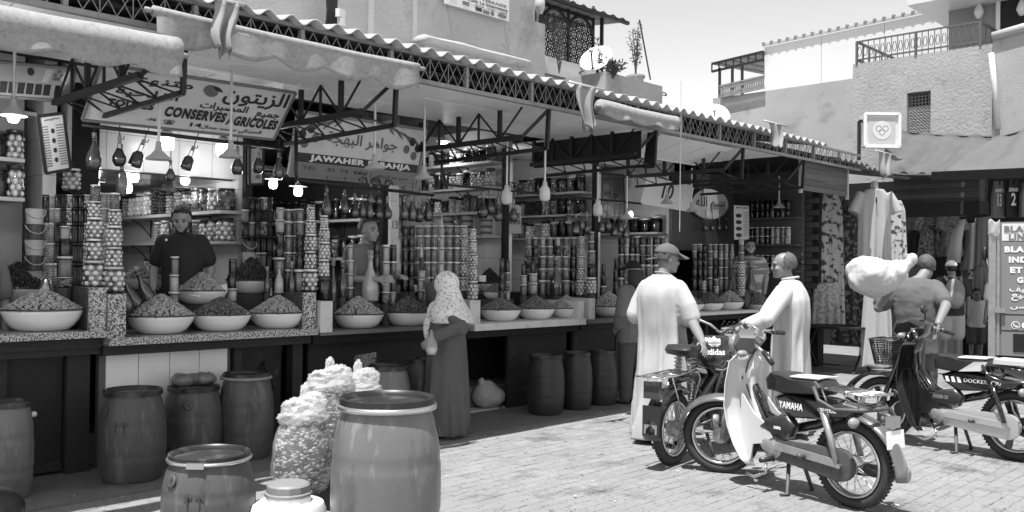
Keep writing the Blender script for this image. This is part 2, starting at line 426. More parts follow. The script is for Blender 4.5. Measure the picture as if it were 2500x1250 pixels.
# white sloping flap panels beyond the fourth truss
fl=thing('flap_panel','white sloping raised flap in front of the stall numbered 10','flap',(8.2,5.75,3.0))
a,b_,c,d=[V(q)-V((8.2,5.75,3.0)) for q in((8.3,5.74,3.02),(9.85,5.74,3.02),(9.85,6.3,2.86),(8.3,6.3,2.86))]
for k in range(3):
    q=MB(); l=lambda P,Q,t:P+(Q-P)*t; t0,t1=k/3+.008,(k+1)/3-.008
    q.slab([l(d,c,t0),l(d,c,t1),l(a,b_,t1),l(a,b_,t0)],-.012); q.build('panel',m_soffit,fl)
q=MB(); q.bar(a,d,.03); q.bar(b_,c,.03); q.bar(d,c,.03); q.build('frame',m_white,fl)
lv=thing('louvred_panel','dark ribbed panel hanging under the far end of the eave','panel',(11.75,5.8,2.6))
for k in range(5):
    q=MB(); q.box((.75,.0,.08+.082*k),(1.45,.02,.076)); q.build('panel_board',M('dark_grey_board',.11,.6,n=.2,ns=5,rnd=.15),lv)
for x in(0,1.5): q=MB(); q.bar((x,0,0),(x,0,.5),.04); q.build('side_post',M('pale_post',.5,.5),lv)
# ------------------------------------------------------------------ awnings
m_canvas=M('mottled_canvas',.3,.9,n=.3,ns=22,dirt=.4,ds=34,b=.15,bs=90)
def awning(label,x0,x1,y,z,r,drop,scal,seed,ytilt=0):
    t=thing('rolled_awning',label,'awning',(x0,y,z),group='rolled canvas awnings along the eave'); L=x1-x0
    b=MB(); n=14; rings=[]
    for i in range(25):
        x=L*i/24; rr=r*(1+.12*mnoise.noise(V((x*2.2,seed,0)))); sag=-.012*math.sin(PI*i/24)
        rings.append([V((x,math.cos(2*PI*j/n)*rr*(1+.06*math.sin(3*j+x*4)),sag+math.sin(2*PI*j/n)*rr)) for j in range(n)])
    b.loft(rings); b.build('roll',m_canvas,t,True)
    b=MB()
    def fn(a,s):
        x=.01+(L-.02)*a; bot=-r*.4-drop-scal*abs(math.sin(PI*a*L/.42))*1.0+.25*scal
        zz=-r*.2+(bot+r*.2)*s
        return V((x,-r*.82-.012*math.sin(x*9+seed)*s-.012*math.sin(x*23)*s,zz))
    b.grid(48,6,fn); o=b.build('valance',m_canvas,t,True); solid(o,.004)
    for x in(-.05,L+.01):
        q=MB(); q.tube([(x,0,0),(x+.06,0,0)],.018,8); q.build('roller_end',m_frieze,t,True)
    return t
awning('thick rolled canvas awning hung low at the far left',.6,2.58,5.38,2.83,.1,.09,.05,3)
awning('thin rolled canvas awning with a long hanging valance over the conserves sign',2.48,4.62,5.5,3.10,.035,.15,.06,8)
awning('short thick rolled canvas awning in the middle of the eave',6.9,8.2,5.48,3.10,.075,.06,.03,5)
m_rag=M('thin_grey_cloth',.28,.9,n=.15,ns=6,b=.3,bs=150); m_pole=M('pale_metal_tube',.6,.35,.3)
def rag(label,u,v0,v1,wpx,y,seed,taper=.75,slit=0):
    p=PY(u,v0,y); s=depth(p)/FPX; w=wpx*s; hgt=(v1-v0)*s
    t=thing('hanging_cloth',label,'cloth',p,group='cloths hung from rods at the eave')
    b=MB()
    def fn(a,c):
        ww=w*(1-(1-taper)*c); x=(a-.5)*ww+.02*math.sin(c*5+seed)
        z=-hgt*c*(1-.18*abs(math.sin(a*5+seed)))+(.0 if c else .01)
        return V((x,.035*math.sin(a*11+seed+c*2)*(.3+c)-.02*c,z))
    b.grid(24,14,fn); o=b.build('cloth',m_rag,t,True); solid(o,.003)
    q=MB(); q.tube([(-w*.8,0,.008),(w*.85,0,.008)],.012,8); q.build('rod',m_pole,t,True)
rag('grey cloth hung on a rod above the conserves sign',548,4,148,62,5.36,1)
rag('long grey cloth with a frayed hem beside the short rolled awning',1432,212,330,82,5.36,3,.6)
rag('small bunched grey cloth on the eave above the board numbered 10',1893,303,362,68,5.36,5,.4)
rag('grey cloth hanging at the far end of the eave, by the dresses',2160,374,440,70,5.4,7,.55)

for u,y,z0,z1,wh in((602,7.84,.95,3.0,'between the two big shop signs'),(936,7.84,.95,2.6,'left of the painted 13'),(1233,7.8,.95,3.0,'beside the painted 12'),(1452,7.84,.95,3.0,'left of the dark menu board'),(1640,7.84,.95,3.0,'right of the white board numbered 10'),(205,7.7,1.0,3.0,'behind the narrow price list')):
    p=PY(u,600,y); t=thing('stall_post','dark upright stall post '+wh,'post',(p.x,y,0),group='dark posts between the stalls'); b=MB(); b.box((0,0,(z0+z1)/2),(.075 if u>300 else .2,.06,z1-z0)); b.build('upright',m_dark,t)
    b=MB(); b.box((0,0,z0/2),(.09,.08,z0)); b.build('foot',m_dark,t)
# ================================================================== COUNTERS
m_enam=M('white_enamel',.86,.12,n=.04,ns=4,coat=.4); m_rim=M('dark_enamel_rim',.05,.2,coat=.3)
m_conc=M('white_limewashed_concrete',.62,.8,n=.12,ns=6,dirt=.45,ds=7,b=.4,bs=40)
m_pdark=M('peeling_dark_board',.02,.6,spec=.3,n=.4,ns=6,v2=.06,thr=.72,bs=11,b=.3)
m_iron=M('dark_iron',.025,.45,.3)
def counter(i,label,x0,x1,z,slab,m_slab,front):
    t=thing('stall_counter',label,'counter',(x0,6.6,0),group='counters along the row of stalls'); L=x1-x0
    b=MB(); b.box((L/2,.62,z-slab/2),(L,1.24,slab)); b.build('worktop',m_slab,t)
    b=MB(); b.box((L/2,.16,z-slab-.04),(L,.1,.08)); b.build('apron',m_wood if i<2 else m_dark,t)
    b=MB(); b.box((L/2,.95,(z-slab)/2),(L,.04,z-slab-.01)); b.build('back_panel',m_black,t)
    front(t,L,z-slab-.08); return t
def post(t,x,h,w=.09): b=MB(); b.box((x,.27,h/2),(w,.1,h)); b.build('frame_post',m_wood,t)
def door(t,x0,x1,h,m=None,y=.3):
    b=MB(); b.box(((x0+x1)/2,y,h/2+.02),(x1-x0,.04,h-.04)); d=b.build('door',m or m_pdark,t)
    b=MB()
    for zz in(.07,h-.05): b=MB(); b.box(((x0+x1)/2,y-.026,zz),(x1-x0,.012,.07)); b.build('door_rail',m_wood,d)
    return d
def fA(t,L,h):
    post(t,L-.12,h,.16); post(t,L-.62,h,.05); door(t,L-.59,L-.21,h); door(t,.1,L-.65,h)
    b=MB(); b.box((L/2,.2,h+.0),(L,.12,.10)); b.build('top_rail',m_wood,t)
    b=MB(); b.ball((L-.4,.27,.46),.022,2); b.build('door_knob',m_enam,t,True)
def fB(t,L,h):
    n=4; w=.985/n; tl=MB(); tl.box((0,0,0),(w-.006,.012,h-.03)); tm=tl.mesh('front_tile',m_tile)
    b=MB(); b.box((.56,.29,h/2),(1.06,.06,h)); b.build('tiled_front',M('tile_grout',.12,.8),t)
    for k in range(n): put('front_tile',tm,t,loc=(.075+w*(k+.5),.255,h/2+.01))
    post(t,1.14,h,.07); post(t,L-.06,h,.1); d=door(t,1.2,L-.15,h,y=.36)
    b=MB(); x=1.44
    for a,c in(((x-.12,.45),(x,.7)),((x,.7),(x+.1,.45)),((x+.1,.45),(x,.2)),((x,.2),(x-.12,.45))): b.tube([(a[0],.325,a[1]),(c[0],.325,c[1])],.01,6)
    b.lathe([(.035,-.01),(.04,0),(.03,.012)],10,(x,.32,.45),V((0,-1,0))); b.build('iron_door_pull',m_iron,d,True)
def fC(t,L,h):
    b=MB(); b.box((L/2,.28,h/2),(L-.1,.05,h)); p=b.build('front_board',m_pdark,t)
    b=MB(); b.slab([(.55,.252,.5),(.8,.252,.5),(.8,.252,.72),(.55,.252,.70)],.004); b.build('torn_paper',M('torn_paper',.4,.9,v2=.12,thr=.5,bs=40),p)
    post(t,1.45,h,.05)
def fD(t,L,h):
    b=MB(); b.box((1.24,.24,h/2),(1.06,.04,h)); b.build('front_board',m_pdark,t); post(t,.05,h,.1); post(t,L-.04,h,.1)
    b=MB(); b.box((.4,.6,.015),(.72,.7,.03)); b.build('floor_tile',M('cracked_white_tiles',.55,.4,v2=.15,thr=.6,bs=9),t)
def fE(t,L,h):
    post(t,.05,h,.08); door(t,.12,L*.5,h,m_dark); door(t,L*.5+.02,L-.1,h,m_dark)
def fF(t,L,h):
    for x in(.3,1.1,L-.2): post(t,x,h,.06)
counter(0,'speckled granite counter at far left with a brown door under it',.75,2.69,1.05,.05,m_granite,fA)
counter(1,'speckled granite counter fronted with tall white tiles',2.7,4.47,.99,.055,m_granite,fB)
counter(2,'dark counter below the olive branch sign, scuffed board front',4.49,6.3,.955,.03,M('worn_counter_slab',.14,.5,n=.3,ns=8),fC)
counter(3,'counter with a thick white painted concrete top, beside the woman in a headscarf',6.33,8.1,.955,.07,m_conc,fD)
counter(4,'granite topped counter beside the person in a black cap',8.13,9.88,.94,.05,m_granited,fE)
counter(5,'pale topped counter behind the man in a cap and white robe',9.93,12.1,.95,.04,m_conc,fF)
counter(6,'low dark counter near the hanging dresses, holding a single basin',12.12,13.6,.9,.04,m_dark,fF)
def pier(label,x,y,z0,h,w,d,m):
    t=thing('counter_pier',label,'pier',(x,y,z0)); 
    b=MB(); b.box((0,0,h/2),(w,d,h)); b.build('block',m,t)
    b=MB(); b.box((0,-d/2-.011,h/2),(w+.004,.02,h+.004)); b.build('facing_slab',m_granite if m is m_granited else m,t)
pier('tall speckled granite pier at the end of the far left counter',2.635,6.97,1.05,.305,.12,.58,m_granited)
pier('shorter speckled granite pier holding a stack of lemon jars',2.765,6.94,.99,.315,.125,.56,m_granited)
pier('speckled granite pier to the right of the three conserves basins',4.405,6.94,.99,.305,.118,.56,m_granited)
pier('white painted pier between granite counter and olive branch stall',4.55,6.74,.955,.265,.12,.24,m_conc)
pier('white painted pier just behind the woman in the headscarf',6.36,6.9,.955,.24,.14,.5,m_conc)
pier('white painted pier right of the three basins on the white counter',8.04,6.9,.955,.2,.1,.5,m_conc)
pier('slim white pier beside the basin near the black cap',8.24,6.8,.94,.24,.1,.3,m_conc)
# ================================================================== OLIVES AND BASINS
def olive_mesh(Rr,H,n,ro,name,mat,seed,dome=.35):
    rnd=random.Random(seed); b=MB(); pts=[]
    # shell of olives over a dark cone core
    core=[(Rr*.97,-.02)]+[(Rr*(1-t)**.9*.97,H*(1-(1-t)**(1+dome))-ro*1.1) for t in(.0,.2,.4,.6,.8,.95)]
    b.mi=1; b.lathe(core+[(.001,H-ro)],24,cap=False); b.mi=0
    ga=PI*(3-5**.5)
    for k in range(n):
        t=1-math.sqrt((k+.5)/n); r=Rr*(1-t)**.9; z=H*(1-(1-t)**(1+dome))-.004
        r=Rr*math.sqrt((k+.5)/n); t=1-r/Rr; z=H*(t**1.05)+.25*H*t*(1-t)
        a=k*ga+rnd.uniform(-.1,.1); s=ro*rnd.uniform(.85,1.12)
        q=Matrix.Rotation(rnd.uniform(0,PI),3,'Z')@Matrix.Rotation(rnd.uniform(-.7,.7),3,'Y')
        b.ball((r*math.cos(a)+rnd.uniform(-.004,.004),r*math.sin(a)+rnd.uniform(-.004,.004),z+rnd.uniform(-.004,.004)),(s*1.22,s,s),1,q)
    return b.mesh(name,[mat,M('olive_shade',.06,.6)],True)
OM={'light':M('light_olive_skin',.36,.28,isl=.35),'mid':M('mid_olive_skin',.17,.25,isl=.5),'midd':M('dark_mixed_olive_skin',.11,.22,isl=.75),'dark':M('black_olive_skin',.014,.15,isl=.5)}
OMESH={k:olive_mesh(.235,.15,760,.0108,'olives',m,i+3) for i,(k,m) in enumerate(OM.items())}
OMESH2={k:olive_mesh(.235,.15,640,.0118,'olives',m,i+13) for i,(k,m) in enumerate(OM.items())}
bp=[(.0,.0),(.15,.0),(.165,.006),(.2,.034),(.232,.08),(.249,.12),(.262,.15)]
bm_=MB(); bm_.lathe(bp+[(.25,.146),(.232,.11),(.19,.06),(.13,.012),(.001,.012)],40,cap=False); basin_me=bm_.mesh('basin_body',m_enam,True)
br_=MB(); br_.lathe([(.252,.143),(.266,.143),(.271,.149),(.266,.156),(.25,.152)],40,cap=False); rim_me=br_.mesh('rolled_rim',m_rim,True)
def basin(u,v,w,kind,z,label,ol,sl=1.0,Y=6.88):
    p=PY(u,v,Y); p.z=z; s=w*depth(p)/FPX/.53
    hz=s*.95
    t=thing('enamel_basin','white enamel basin '+label,'basin',p,random.uniform(0,6),group='white enamel basins of olives'); 
    put('basin_body',basin_me,t,scale=(s,s,hz)); put('rolled_rim',rim_me,t,scale=(s,s,hz))
    o=put('olive_heap',(OMESH if kind!='light' else OMESH2)[kind],None,loc=p+V((0,0,.143*hz)),rot=(0,0,random.uniform(0,6)),scale=(s*1.06,s*1.06,s*sl))
    tag(o,'heap of '+ol,'olives','heaps of olives','stuff'); return t
basin(103,797,192,'light',1.052,'at far left of the row, on granite','light green olives at far left of the row',.92)
basin(392,801,164,'light',.992,'left of the three on the tiled counter','light green olives, largest heap on the tiled counter',1.12)
basin(539,789,150,'midd',.992,'in the middle of the tiled counter','darker mixed olives in the middle of the tiled counter')
basin(678,788,143,'light',.992,'at right end of the tiled counter, beside the granite pier','pale round olives beside the granite pier',1.02)
basin(874,800,130,'light',.957,'below the tall bottle of the olive branch stall','light olives in front of the seller in a grey shirt',1.15)
basin(996,788,124,'midd',.957,'just left of the woman in the headscarf','dark mixed olives just left of the woman in the headscarf',1.1)
basin(1090,782,112,'midd',.957,'mostly hidden behind the woman in the headscarf','dark olives partly hidden behind the woman in the headscarf')
basin(1221,776,106,'mid',.957,'just right of the woman in the headscarf','cracked mid-toned olives just right of the woman in the headscarf',.95)
basin(1308,769,98,'mid',.957,'in the middle of the white concrete counter','brownish olives in the middle of the white concrete counter',1.12)
basin(1383,768,86,'light',.957,'at right end of the white concrete counter','pale green olives at right end of the white concrete counter',1.3)
basin(1486,768,94,'light',.942,'beside the person in the black cap','pale olives beside the person in the black cap',1.35)
basin(1685,755,72,'mid',.952,'half hidden behind the man in a cap','mid olives half hidden behind the man in a cap')
basin(1733,751,72,'midd',.952,'with dark olives between the two white-robed men','dark olives between the two white-robed men',1.3)
basin(1781,749,74,'light',.952,'right of the dark olives between the white-robed men','pale olives right of the dark ones between the white-robed men',1.3)
basin(1851,733,66,'mid',.902,'on the low dark counter near the dresses','small mid olives on the low counter near the dresses',1.6)
# second row on raised steps
m_step=M('dark_step',.05,.6)
def step(x,y,z,w,d,z0=.95):
    b=MB(); b.box((x,y,(z+z0)/2),(w,d,z-z0-.002)); o=b.build('display_step',m_step); tag(o,'dark display step raised behind the basins at x %.1f'%x,'step'); return o
STEPS=[]
def back_basin(u,v,w,kind,Y,label,ol,sl=1.):
    p=PY(u,v,Y); STEPS.append((p.x,Y,p.z,.5)); return basin(u,v,w,kind,p.z,label,ol,sl,Y)
back_basin(492,742,126,'light',7.25,'behind and between the first two basins of the tiled counter','pale olives higher up in front of the black shirted seller',1.25)
back_basin(612,716,120,'dark',7.45,'of black olives behind the tiled counter','shiny black olives behind the tiled counter',1.7)
back_basin(42,742,150,'dark',7.55,'of black olives at the far left edge','shiny black olives at the far left edge',1.5)
back_basin(345,707,110,'mid',7.9,'behind the lying bottles of the tiled counter','broken olives in a tray behind the lying bottles',.9)
back_basin(1000,720,100,'dark',7.3,'of black olives behind the grey shirted seller’s jars'.replace('’',"'"),'shiny black olives below the seller in a grey shirt',1.5)
back_basin(880,705,80,'light',7.3,'behind the tall bottle of the olive branch stall','pale olives behind the tall bottle',1.2)
back_basin(1195,712,74,'dark',7.7,'of black olives beside the wall painted 12','black olives beside the wall painted 12',1.8)
back_basin(1210,730,66,'mid',7.2,'behind the basin just right of the woman','mid olives above the basin right of the woman',1.2)
# ================================================================== JARS
m_glass=glassy('jar_glass',.93); m_lid=M('pale_jar_lid',.78,.3,.2,rnd=.25); m_lidd=M('dark_jar_lid',.06,.3,.4,rnd=.5)
CM={'lemon':M('pickled_lemon',.78,.3,isl=.12),'olive':M('jar_olive_pale',.45,.3,isl=.3),'olived':M('jar_olive_dark',.05,.25,isl=.6),'dots':M('jar_ring_olive',.42,.35,isl=.15),
 'paste':M('pepper_paste',.2,.35,n=.2,ns=40,rnd=.3),'light':M('pale_paste',.62,.35,n=.1,ns=30,rnd=.15),'dark':M('dark_preserve',.025,.25,n=.6,ns=45,rnd=.5),'mixed':M('mixed_pickle',.4,.3,isl=.85)}
m_brine=M('brine',.17,.3); m_hole=M('olive_hole',.03,.5); m_leaf=M('bay_leaf',.07,.5)
def contents(kind,seed,r=.044,h=.118):
    b=MB(); rnd=random.Random(seed)
    if kind in('paste','light','dark'): b.lathe([(.0,.003),(r*.95,.003),(r,.01),(r,h*.96),(r*.9,h),(.0,h)],14,cap=False); return b.mesh('contents',CM[kind],True)
    ro={'lemon':.0165,'olive':.0098,'olived':.0098,'dots':.0085,'mixed':.0125}[kind]
    b.mi=1; b.lathe([(0,.003),(r*.86,.003),(r*.86,h),(0,h)],14,cap=False)
    if kind=='dots':
        b.v=[];b.f=[];b.m=[]; b.mi=0; b.lathe([(0,.003),(r*.97,.003),(r*.97,h),(0,h)],18,cap=False)
    n=int(2*PI*(r*.88)/(2*ro*.97)); rows=max(1,int(h/(ro*1.75)))
    for j in range(rows):
        for i in range(n):
            a=2*PI*(i+.5*(j%2))/n+rnd.uniform(-.06,.06)*(kind!='dots'); z=ro+.004+j*(h-2*ro-.004)/max(1,rows-1)
            if kind=='dots':
                b.mi=1; b.ball((r*.965*math.cos(a),r*.965*math.sin(a),z),ro*.55,1)
            else:
                b.mi=0; s=ro*rnd.uniform(.9,1.08); b.ball((r*.84*math.cos(a),r*.84*math.sin(a),z+rnd.uniform(-.001,.001)),(s,s,s*(1.15 if kind!='lemon' else 1)),1 if kind!='lemon' else 2)
    mats={'lemon':[CM['lemon'],m_brine],'olive':[CM['olive'],m_brine],'olived':[CM['olived'],m_hole],'dots':[CM['dots'],m_hole],'mixed':[CM['mixed'],m_brine]}[kind]
    return b.mesh('contents',mats,True)
CMESH={k:[contents(k,s) for s in range(2)] for k in CM}
q=MB(); q.lathe([(0,0),(.046,0),(.049,.004),(.049,.112),(.044,.122),(.043,.128)],18,cap=False); GL=q.mesh('glass',m_glass,True)
q=MB(); q.lathe([(.0,.127),(.046,.127),(.0475,.130),(.0475,.139),(.045,.141),(0,.141)],18,cap=False); LID=q.mesh('lid',m_lid,40); LIDD=q.mesh('lid',m_lidd,40)
q=MB(); q.grid(4,6,lambda a,t:V((.0495*math.sin((a-.5)*.55*math.sin(PI*min(.98,max(.02,t)))),-.0495*math.cos((a-.5)*.55*math.sin(PI*min(.98,max(.02,t)))),.02+.07*t))); LEAF=q.mesh('bay_leaf',m_leaf,True)
KN={'lemon':'pickled lemons','olive':'pale olives','olived':'dark olives','dots':'ring-patterned olives','paste':'pepper paste','light':'pale paste','dark':'dark preserve','mixed':'mixed pickles'}
ORD=['bottom','second','third','fourth','fifth','sixth','seventh','eighth']
SEENLAB=set()
def uniq(l):
    return l
BULK=[]
def jar(p,r,h,kind,label,dark=False,leaf=False,rz=None,bulk=False):
    if bulk: BULK.append((p,r,h,kind,dark)); return
    t=thing('glass_jar',label,'jar',p,random.uniform(0,6) if rz is None else rz,group='jars of preserves')
    s=(r/.0495,r/.0495,h/.141)
    put('contents',random.choice(CMESH[kind]),t,scale=s); put('glass',GL,t,scale=s); put('lid',LIDD if dark else LID,t,scale=s)
    if leaf: put('bay_leaf',LEAF,t,scale=s,rot=(0,R(random.uniform(-25,25)) if False else 0,PSI-PI/2-(rz or 0)+random.uniform(-.5,.6)))
    return t
def stack(u,v,Y,jars,where,dark=None,bulk=False):
    """one column of jars: (kind,width px,height px[,leaf]) from the bottom up"""
    p=PY(u,v,Y); D=depth(p); k=0; z=p.z; top=len(jars)
    for j in jars:
        kind,w,h=j[:3]; hh=h*D/FPX; lf=len(j)>3
        pos='top' if (k==top-1 and top>1) else ORD[k]
        lab='%s jar of %s in %s'%(pos,KN[kind],where) if top>1 else 'jar of %s in %s'%(KN[kind],where)
        jar(V((p.x+random.uniform(-.003,.003),p.y+random.uniform(-.003,.003),z)),w*1.1*D/FPX/2,hh,kind,lab,dark=(kind in('dark','olived') if dark is None else dark),leaf=lf,rz=0 if lf else None,bulk=bulk)
        z+=hh; k+=1
    STEPS.append((p.x,Y,p.z,max(j[1] for j in jars)*D/FPX+.03))
# --- stack groups of the conserves stall
stack(230,701,6.98,[('lemon',46,65,1),('lemon',34,53,1),('lemon',34,52),('lemon',29,40),('olive',22,40)],'the front stack on the tall granite pier')
stack(277,714,6.9,[('lemon',43,63,1),('lemon',33,48,1),('lemon',33,52),('lemon',26,40,1),('olive',21,40)],'the front stack on the shorter granite pier')
stack(157,702,7.0,[('mixed',32,26),('paste',33,50),('dark',27,42),('light',22,32)],'the pepper paste stack left of the lemon stacks')
cols=[(109,'olive'),(122,'dots'),(136,'dots'),(150,'olived'),(164,'mixed'),(179,'dark'),(193,'dark'),(207,'mixed'),(250,'dots'),(263,'dots')]
nm=['outermost','second','third','fourth','fifth','sixth','seventh','eighth','ninth','tenth']
for k,(u,kd) in enumerate(cols):
    hs=[58,49,49,36,33] if k<8 else [57,50,48,38,36]
    seq=[random.choice([kd,'dark' if k<8 else 'paste',kd]) for _ in hs]
    stack(u,700,7.55,[(s,17 if i>1 else 18,h_) for i,(s,h_) in enumerate(zip(seq,hs))],'',bulk=True)
p=PY(175,466,7.7); jar(p,20*depth(p)/FPX,54*depth(p)/FPX,'lemon','big jar of pickled lemons on top of the rear columns, near the price board',rz=0); 
stack(424,756,7.0,[('paste',24,44),('light',22,42),('paste',19,44)],'the slim stack in front of the black shirt')
stack(566,736,7.15,[('light',24,32),('dark',19,36),('dark',17,36)],'the dark slim stack on the tiled counter')
# --- between the two signs
for k,u in enumerate((598,612,626,641,655)):
    sq=[random.choice(['dark','dark','olived','mixed','paste']) for _ in range(5)]
    stack(u,660,7.6,[(s,17,h_) for s,h_ in zip(sq,(44,40,34,30,30))],'',bulk=True)
stack(681,712,7.05,[('dark',30,42),('paste',26,41),('dark',20,31),('dark',18,31),('light',21,31),('light',17,29)],'the paste stack left of the ring-patterned jars')
stack(701,712,7.1,[('olive',20,55),('olive',20,42),('olive',20,41),('dots',20,34),('dots',18,29)],'the ring-patterned stack near the granite pier')
stack(718,712,7.12,[('olive',19,55),('olive',19,42),('olive',19,41),('olive',19,34),('olive',17,29)],'the pale olive stack near the granite pier')
stack(731,712,7.0,[('dots',27,54),('olived',18,43),('olived',18,41),('olive',18,34),('dots',17,30)],'the ring-patterned stack on the granite pier')
stack(757,712,6.92,[('lemon',34,55,1),('lemon',25,44,1),('lemon',26,42,1),('lemon',22,34,1),('lemon',17,31)],'the lemon stack on the granite pier')
stack(790,732,6.85,[('dark',29,55),('lemon',24,44),('lemon',24,43),('lemon',22,33,1),('lemon',17,31)],'the lemon stack above the white pier')
stack(775,700,7.4,[('dark',15,44),('dark',15,43),('paste',14,33),('dark',14,30)],'',bulk=True)
# --- olive branch stall
stack(853,735,7.05,[('paste',20,34),('light',20,34),('light',18,32),('light',15,36)],'the slim stack beside the tall pale bottle')
stack(918,740,7.0,[('dark',20,42),('dark',18,40),('dark',17,38),('dark',15,30)],'the dark slim stack before the grey shirt')
stack(941,742,6.95,[('mixed',22,30),('light',21,38),('light',19,36),('light',17,40)],'the pale slim stack before the grey shirt')
stack(958,742,7.0,[('light',18,30),('paste',17,38),('mixed',16,36),('dark',15,40)],'the stack right of the pale slim one')
for k,(u,kd,wd) in enumerate(((987,'dark',14),(1003,'dark',15),(1022,'olive',16),(1041,'olive',15),(1057,'olive',16),(1075,'mixed',16),(1095,'dots',17),(1113,'olive',17),(1130,'lemon',18))):
    stack(u,712,7.15,[(kd if kd!='mixed' else random.choice(['mixed','light','olive']),wd+2-i*.6,h_) for i,h_ in enumerate((36,37,35,29,24))],'the %s column behind the headscarf'%nm[k])
stack(1153,732,7.0,[('lemon',24,47),('lemon',20,34,1),('lemon',20,33,1),('lemon',18,32),('lemon',14,27)],'the lemon column just behind the headscarf')
stack(1028,735,6.85,[('paste',22,28),('light',18,26),('light',19,20)],'the slim stack the woman is reaching for')
# --- white counter stall
for k,(u,kd) in enumerate(((1288,'olived'),(1305,'olived'),(1323,'dots'),(1341,'olive'),(1360,'olive'),(1380,'dots'),(1399,'dark'))):
    sq=[kd,kd,kd,random.choice(['mixed','dark','paste']),random.choice(['light','olive','paste'])]
    stack(u,722,7.2,[(s,w_,h_) for s,w_,h_ in zip(sq,(20,18,17,15,13),(38,29,30,24,21))],'the %s column behind the white counter'%nm[k])
stack(1418,722,7.1,[('lemon',24,38),('lemon',20,30),('lemon',18,29),('lemon',15,24),('lemon',13,24)],'the lemon column above the white counter')
stack(1443,718,6.95,[('lemon',22,41),('dark',20,31),('olive',18,34),('paste',14,23),('paste',13,23)],'the stack on the white counter pier')
stack(1225,735,7.0,[('dark',16,24),('dark',14,24),('dark',13,24),('dark',11,32)],'the dark slim stack on the white counter')
stack(1238,735,7.05,[('light',13,24),('mixed',12,24),('mixed',12,22),('dark',10,30)],'the paler slim stack on the white counter')
stack(1278,722,7.0,[('paste',16,28),('light',15,22),('dark',10,28)],'the short paste stack behind the middle heap')
stack(1301,718,7.0,[('light',22,28),('light',20,22),('dark',11,30)],'the pale paste pair behind the middle heap')
# --- black cap stall
for k,u in enumerate((1515,1528,1541,1553,1566,1581,1599,1615)):
    kd=['dark','light','dark','dark','olive','paste','olive','lemon'][k]
    stack(u,712,7.5,[(kd if i%2 else random.choice([kd,'paste','dark']),13,h_) for i,h_ in enumerate((34,32,26,22,20))],'the %s column behind the black cap'%nm[k])
stack(1503,722,7.2,[('dark',13,34),('dark',11,30),('olived',10,28)],'the narrow dark stack left of the black cap')
stack(1473,722,6.98,[('paste',15,24),('olived',13,24),('dark',9,30)],'the narrow stack above the basin near the black cap')
# --- far stalls
for k,(u,kd) in enumerate(((1695,'dark'),(1708,'dark'),(1720,'dark'),(1733,'paste'),(1745,'olived'),(1759,'dots'),(1772,'olive'),(1786,'lemon'))):
    stack(u,709,7.4,[(kd if i<3 else random.choice([kd,'olive','light']),12 if i<3 else 11,h_) for i,h_ in enumerate((32,25,21,18,17))],'the %s column below the oval sign'%nm[k])
stack(1809,725,7.1,[('lemon',19,24),('lemon',18,32),('lemon',17,30),('olive',14,23),('olive',12,19),('lemon',11,16)],'the pale column right of the oval sign')
stack(1748,718,7.0,[('light',13,19),('paste',12,17)],'the short pale stack between the far heaps')
stack(1718,722,7.0,[('paste',13,18),('light',12,18)],'the short paste stack behind the far dark heap')
# far shelves of the last stall
m_board=M('shelf_board',.5,.5,n=.15,ns=4); m_boardd=M('dark_shelf_board',.09,.6)
def shelf(label,a,b_,d,m,th=.025,br=0):
    """board from a to b (front edge), depth d away from the viewer's side"""
    a=V(a);b_=V(b_); x=(b_-a); L=x.length; x.normalize(); y=V((-x.y,x.x,0))
    t=thing('wall_shelf',label,'shelf',mat=basis(a,x,y))
    q=MB(); q.box((L/2,d/2,-th/2),(L,d,th)); q.build('board',m,t)
    for k in range(br):
        xx=L*(k+.5)/br; q=MB(); q.bar((xx,.02,-th),(xx,d,-th),.012); q.bar((xx,d-.01,-th),(xx,d-.01,-th-.2),.012)
        q.tube([(xx,.05,-th-.01),(xx,d*.5,-th-.05),(xx,d-.02,-th-.17)],.006,6); q.build('bracket',m_iron,t)
    return t
rows=[(533,'upper'),(597,'middle'),(660,'lower')]
for (v,nr),(h1,h2) in zip(rows,((23,22),(21,21),(19,19))):
    a=PX(1826,v,13.33); b_=PX(1943,v,13.33); b_.z=a.z; shelf(nr+' dark shelf of jars in the last stall before the dresses',a,b_,.25,m_boardd)
    for k in range(8):
        u=1836+12.6*k; p=PX(u,v,13.42); D=depth(p); z=a.z
        for lev,h_ in enumerate((h1,h2)):
            kd=['dark','olive','mixed','dark','light','lemon','dots','lemon'][k] if v>540 else random.choice(['dark','mixed','olived'])
            jar(V((p.x,p.y,z)),6*D/FPX,h_*D/FPX,kd,'%s jar, %s from left, on the %s shelf of the last stall'%('top' if lev else 'lower',ORD[k].replace('bottom','first'),nr),dark=v<540); z+=h_*D/FPX
# side wall shelves: boards along Y, jars on them
def side_shelf(X,z,y0,y1,label,jh,jr,kinds,lab,d=.26,br=2,n=None,skip=0,gap=1.04):
    a=V((X-.052-d,y1,z)); b_=V((X-.052-d,y0,z)); shelf(label,a,b_,d,m_board,.03,br)
    y=y0+jr+.02;k=0
    while y<y1-jr and (n is None or k<n):
        r=jr*random.uniform(.85,1.05); h_=jh*random.uniform(.8,1.02)
        jar(V((X-.052-d+.03+r,y,z)),r,h_,random.choice(kinds),'%s jar from the front on %s'%(ORD[k].replace('bottom','first') if k<8 else ('ninth','tenth','eleventh','twelfth','thirteenth')[min(k-8,4)],lab),dark=random.random()<.6,bulk=k>3)
        y+=2*jr*gap; k+=1
X=XB[2]
z1=PX(560,511,X-.31).z; z2=PX(560,587,X-.31).z
side_shelf(X,z1,7.75,10.4,'upper white shelf of big jars on the side wall behind the black shirted seller',.26,.085,['lemon','olive','olive','olived','lemon','mixed'],'the upper shelf behind the black shirt')
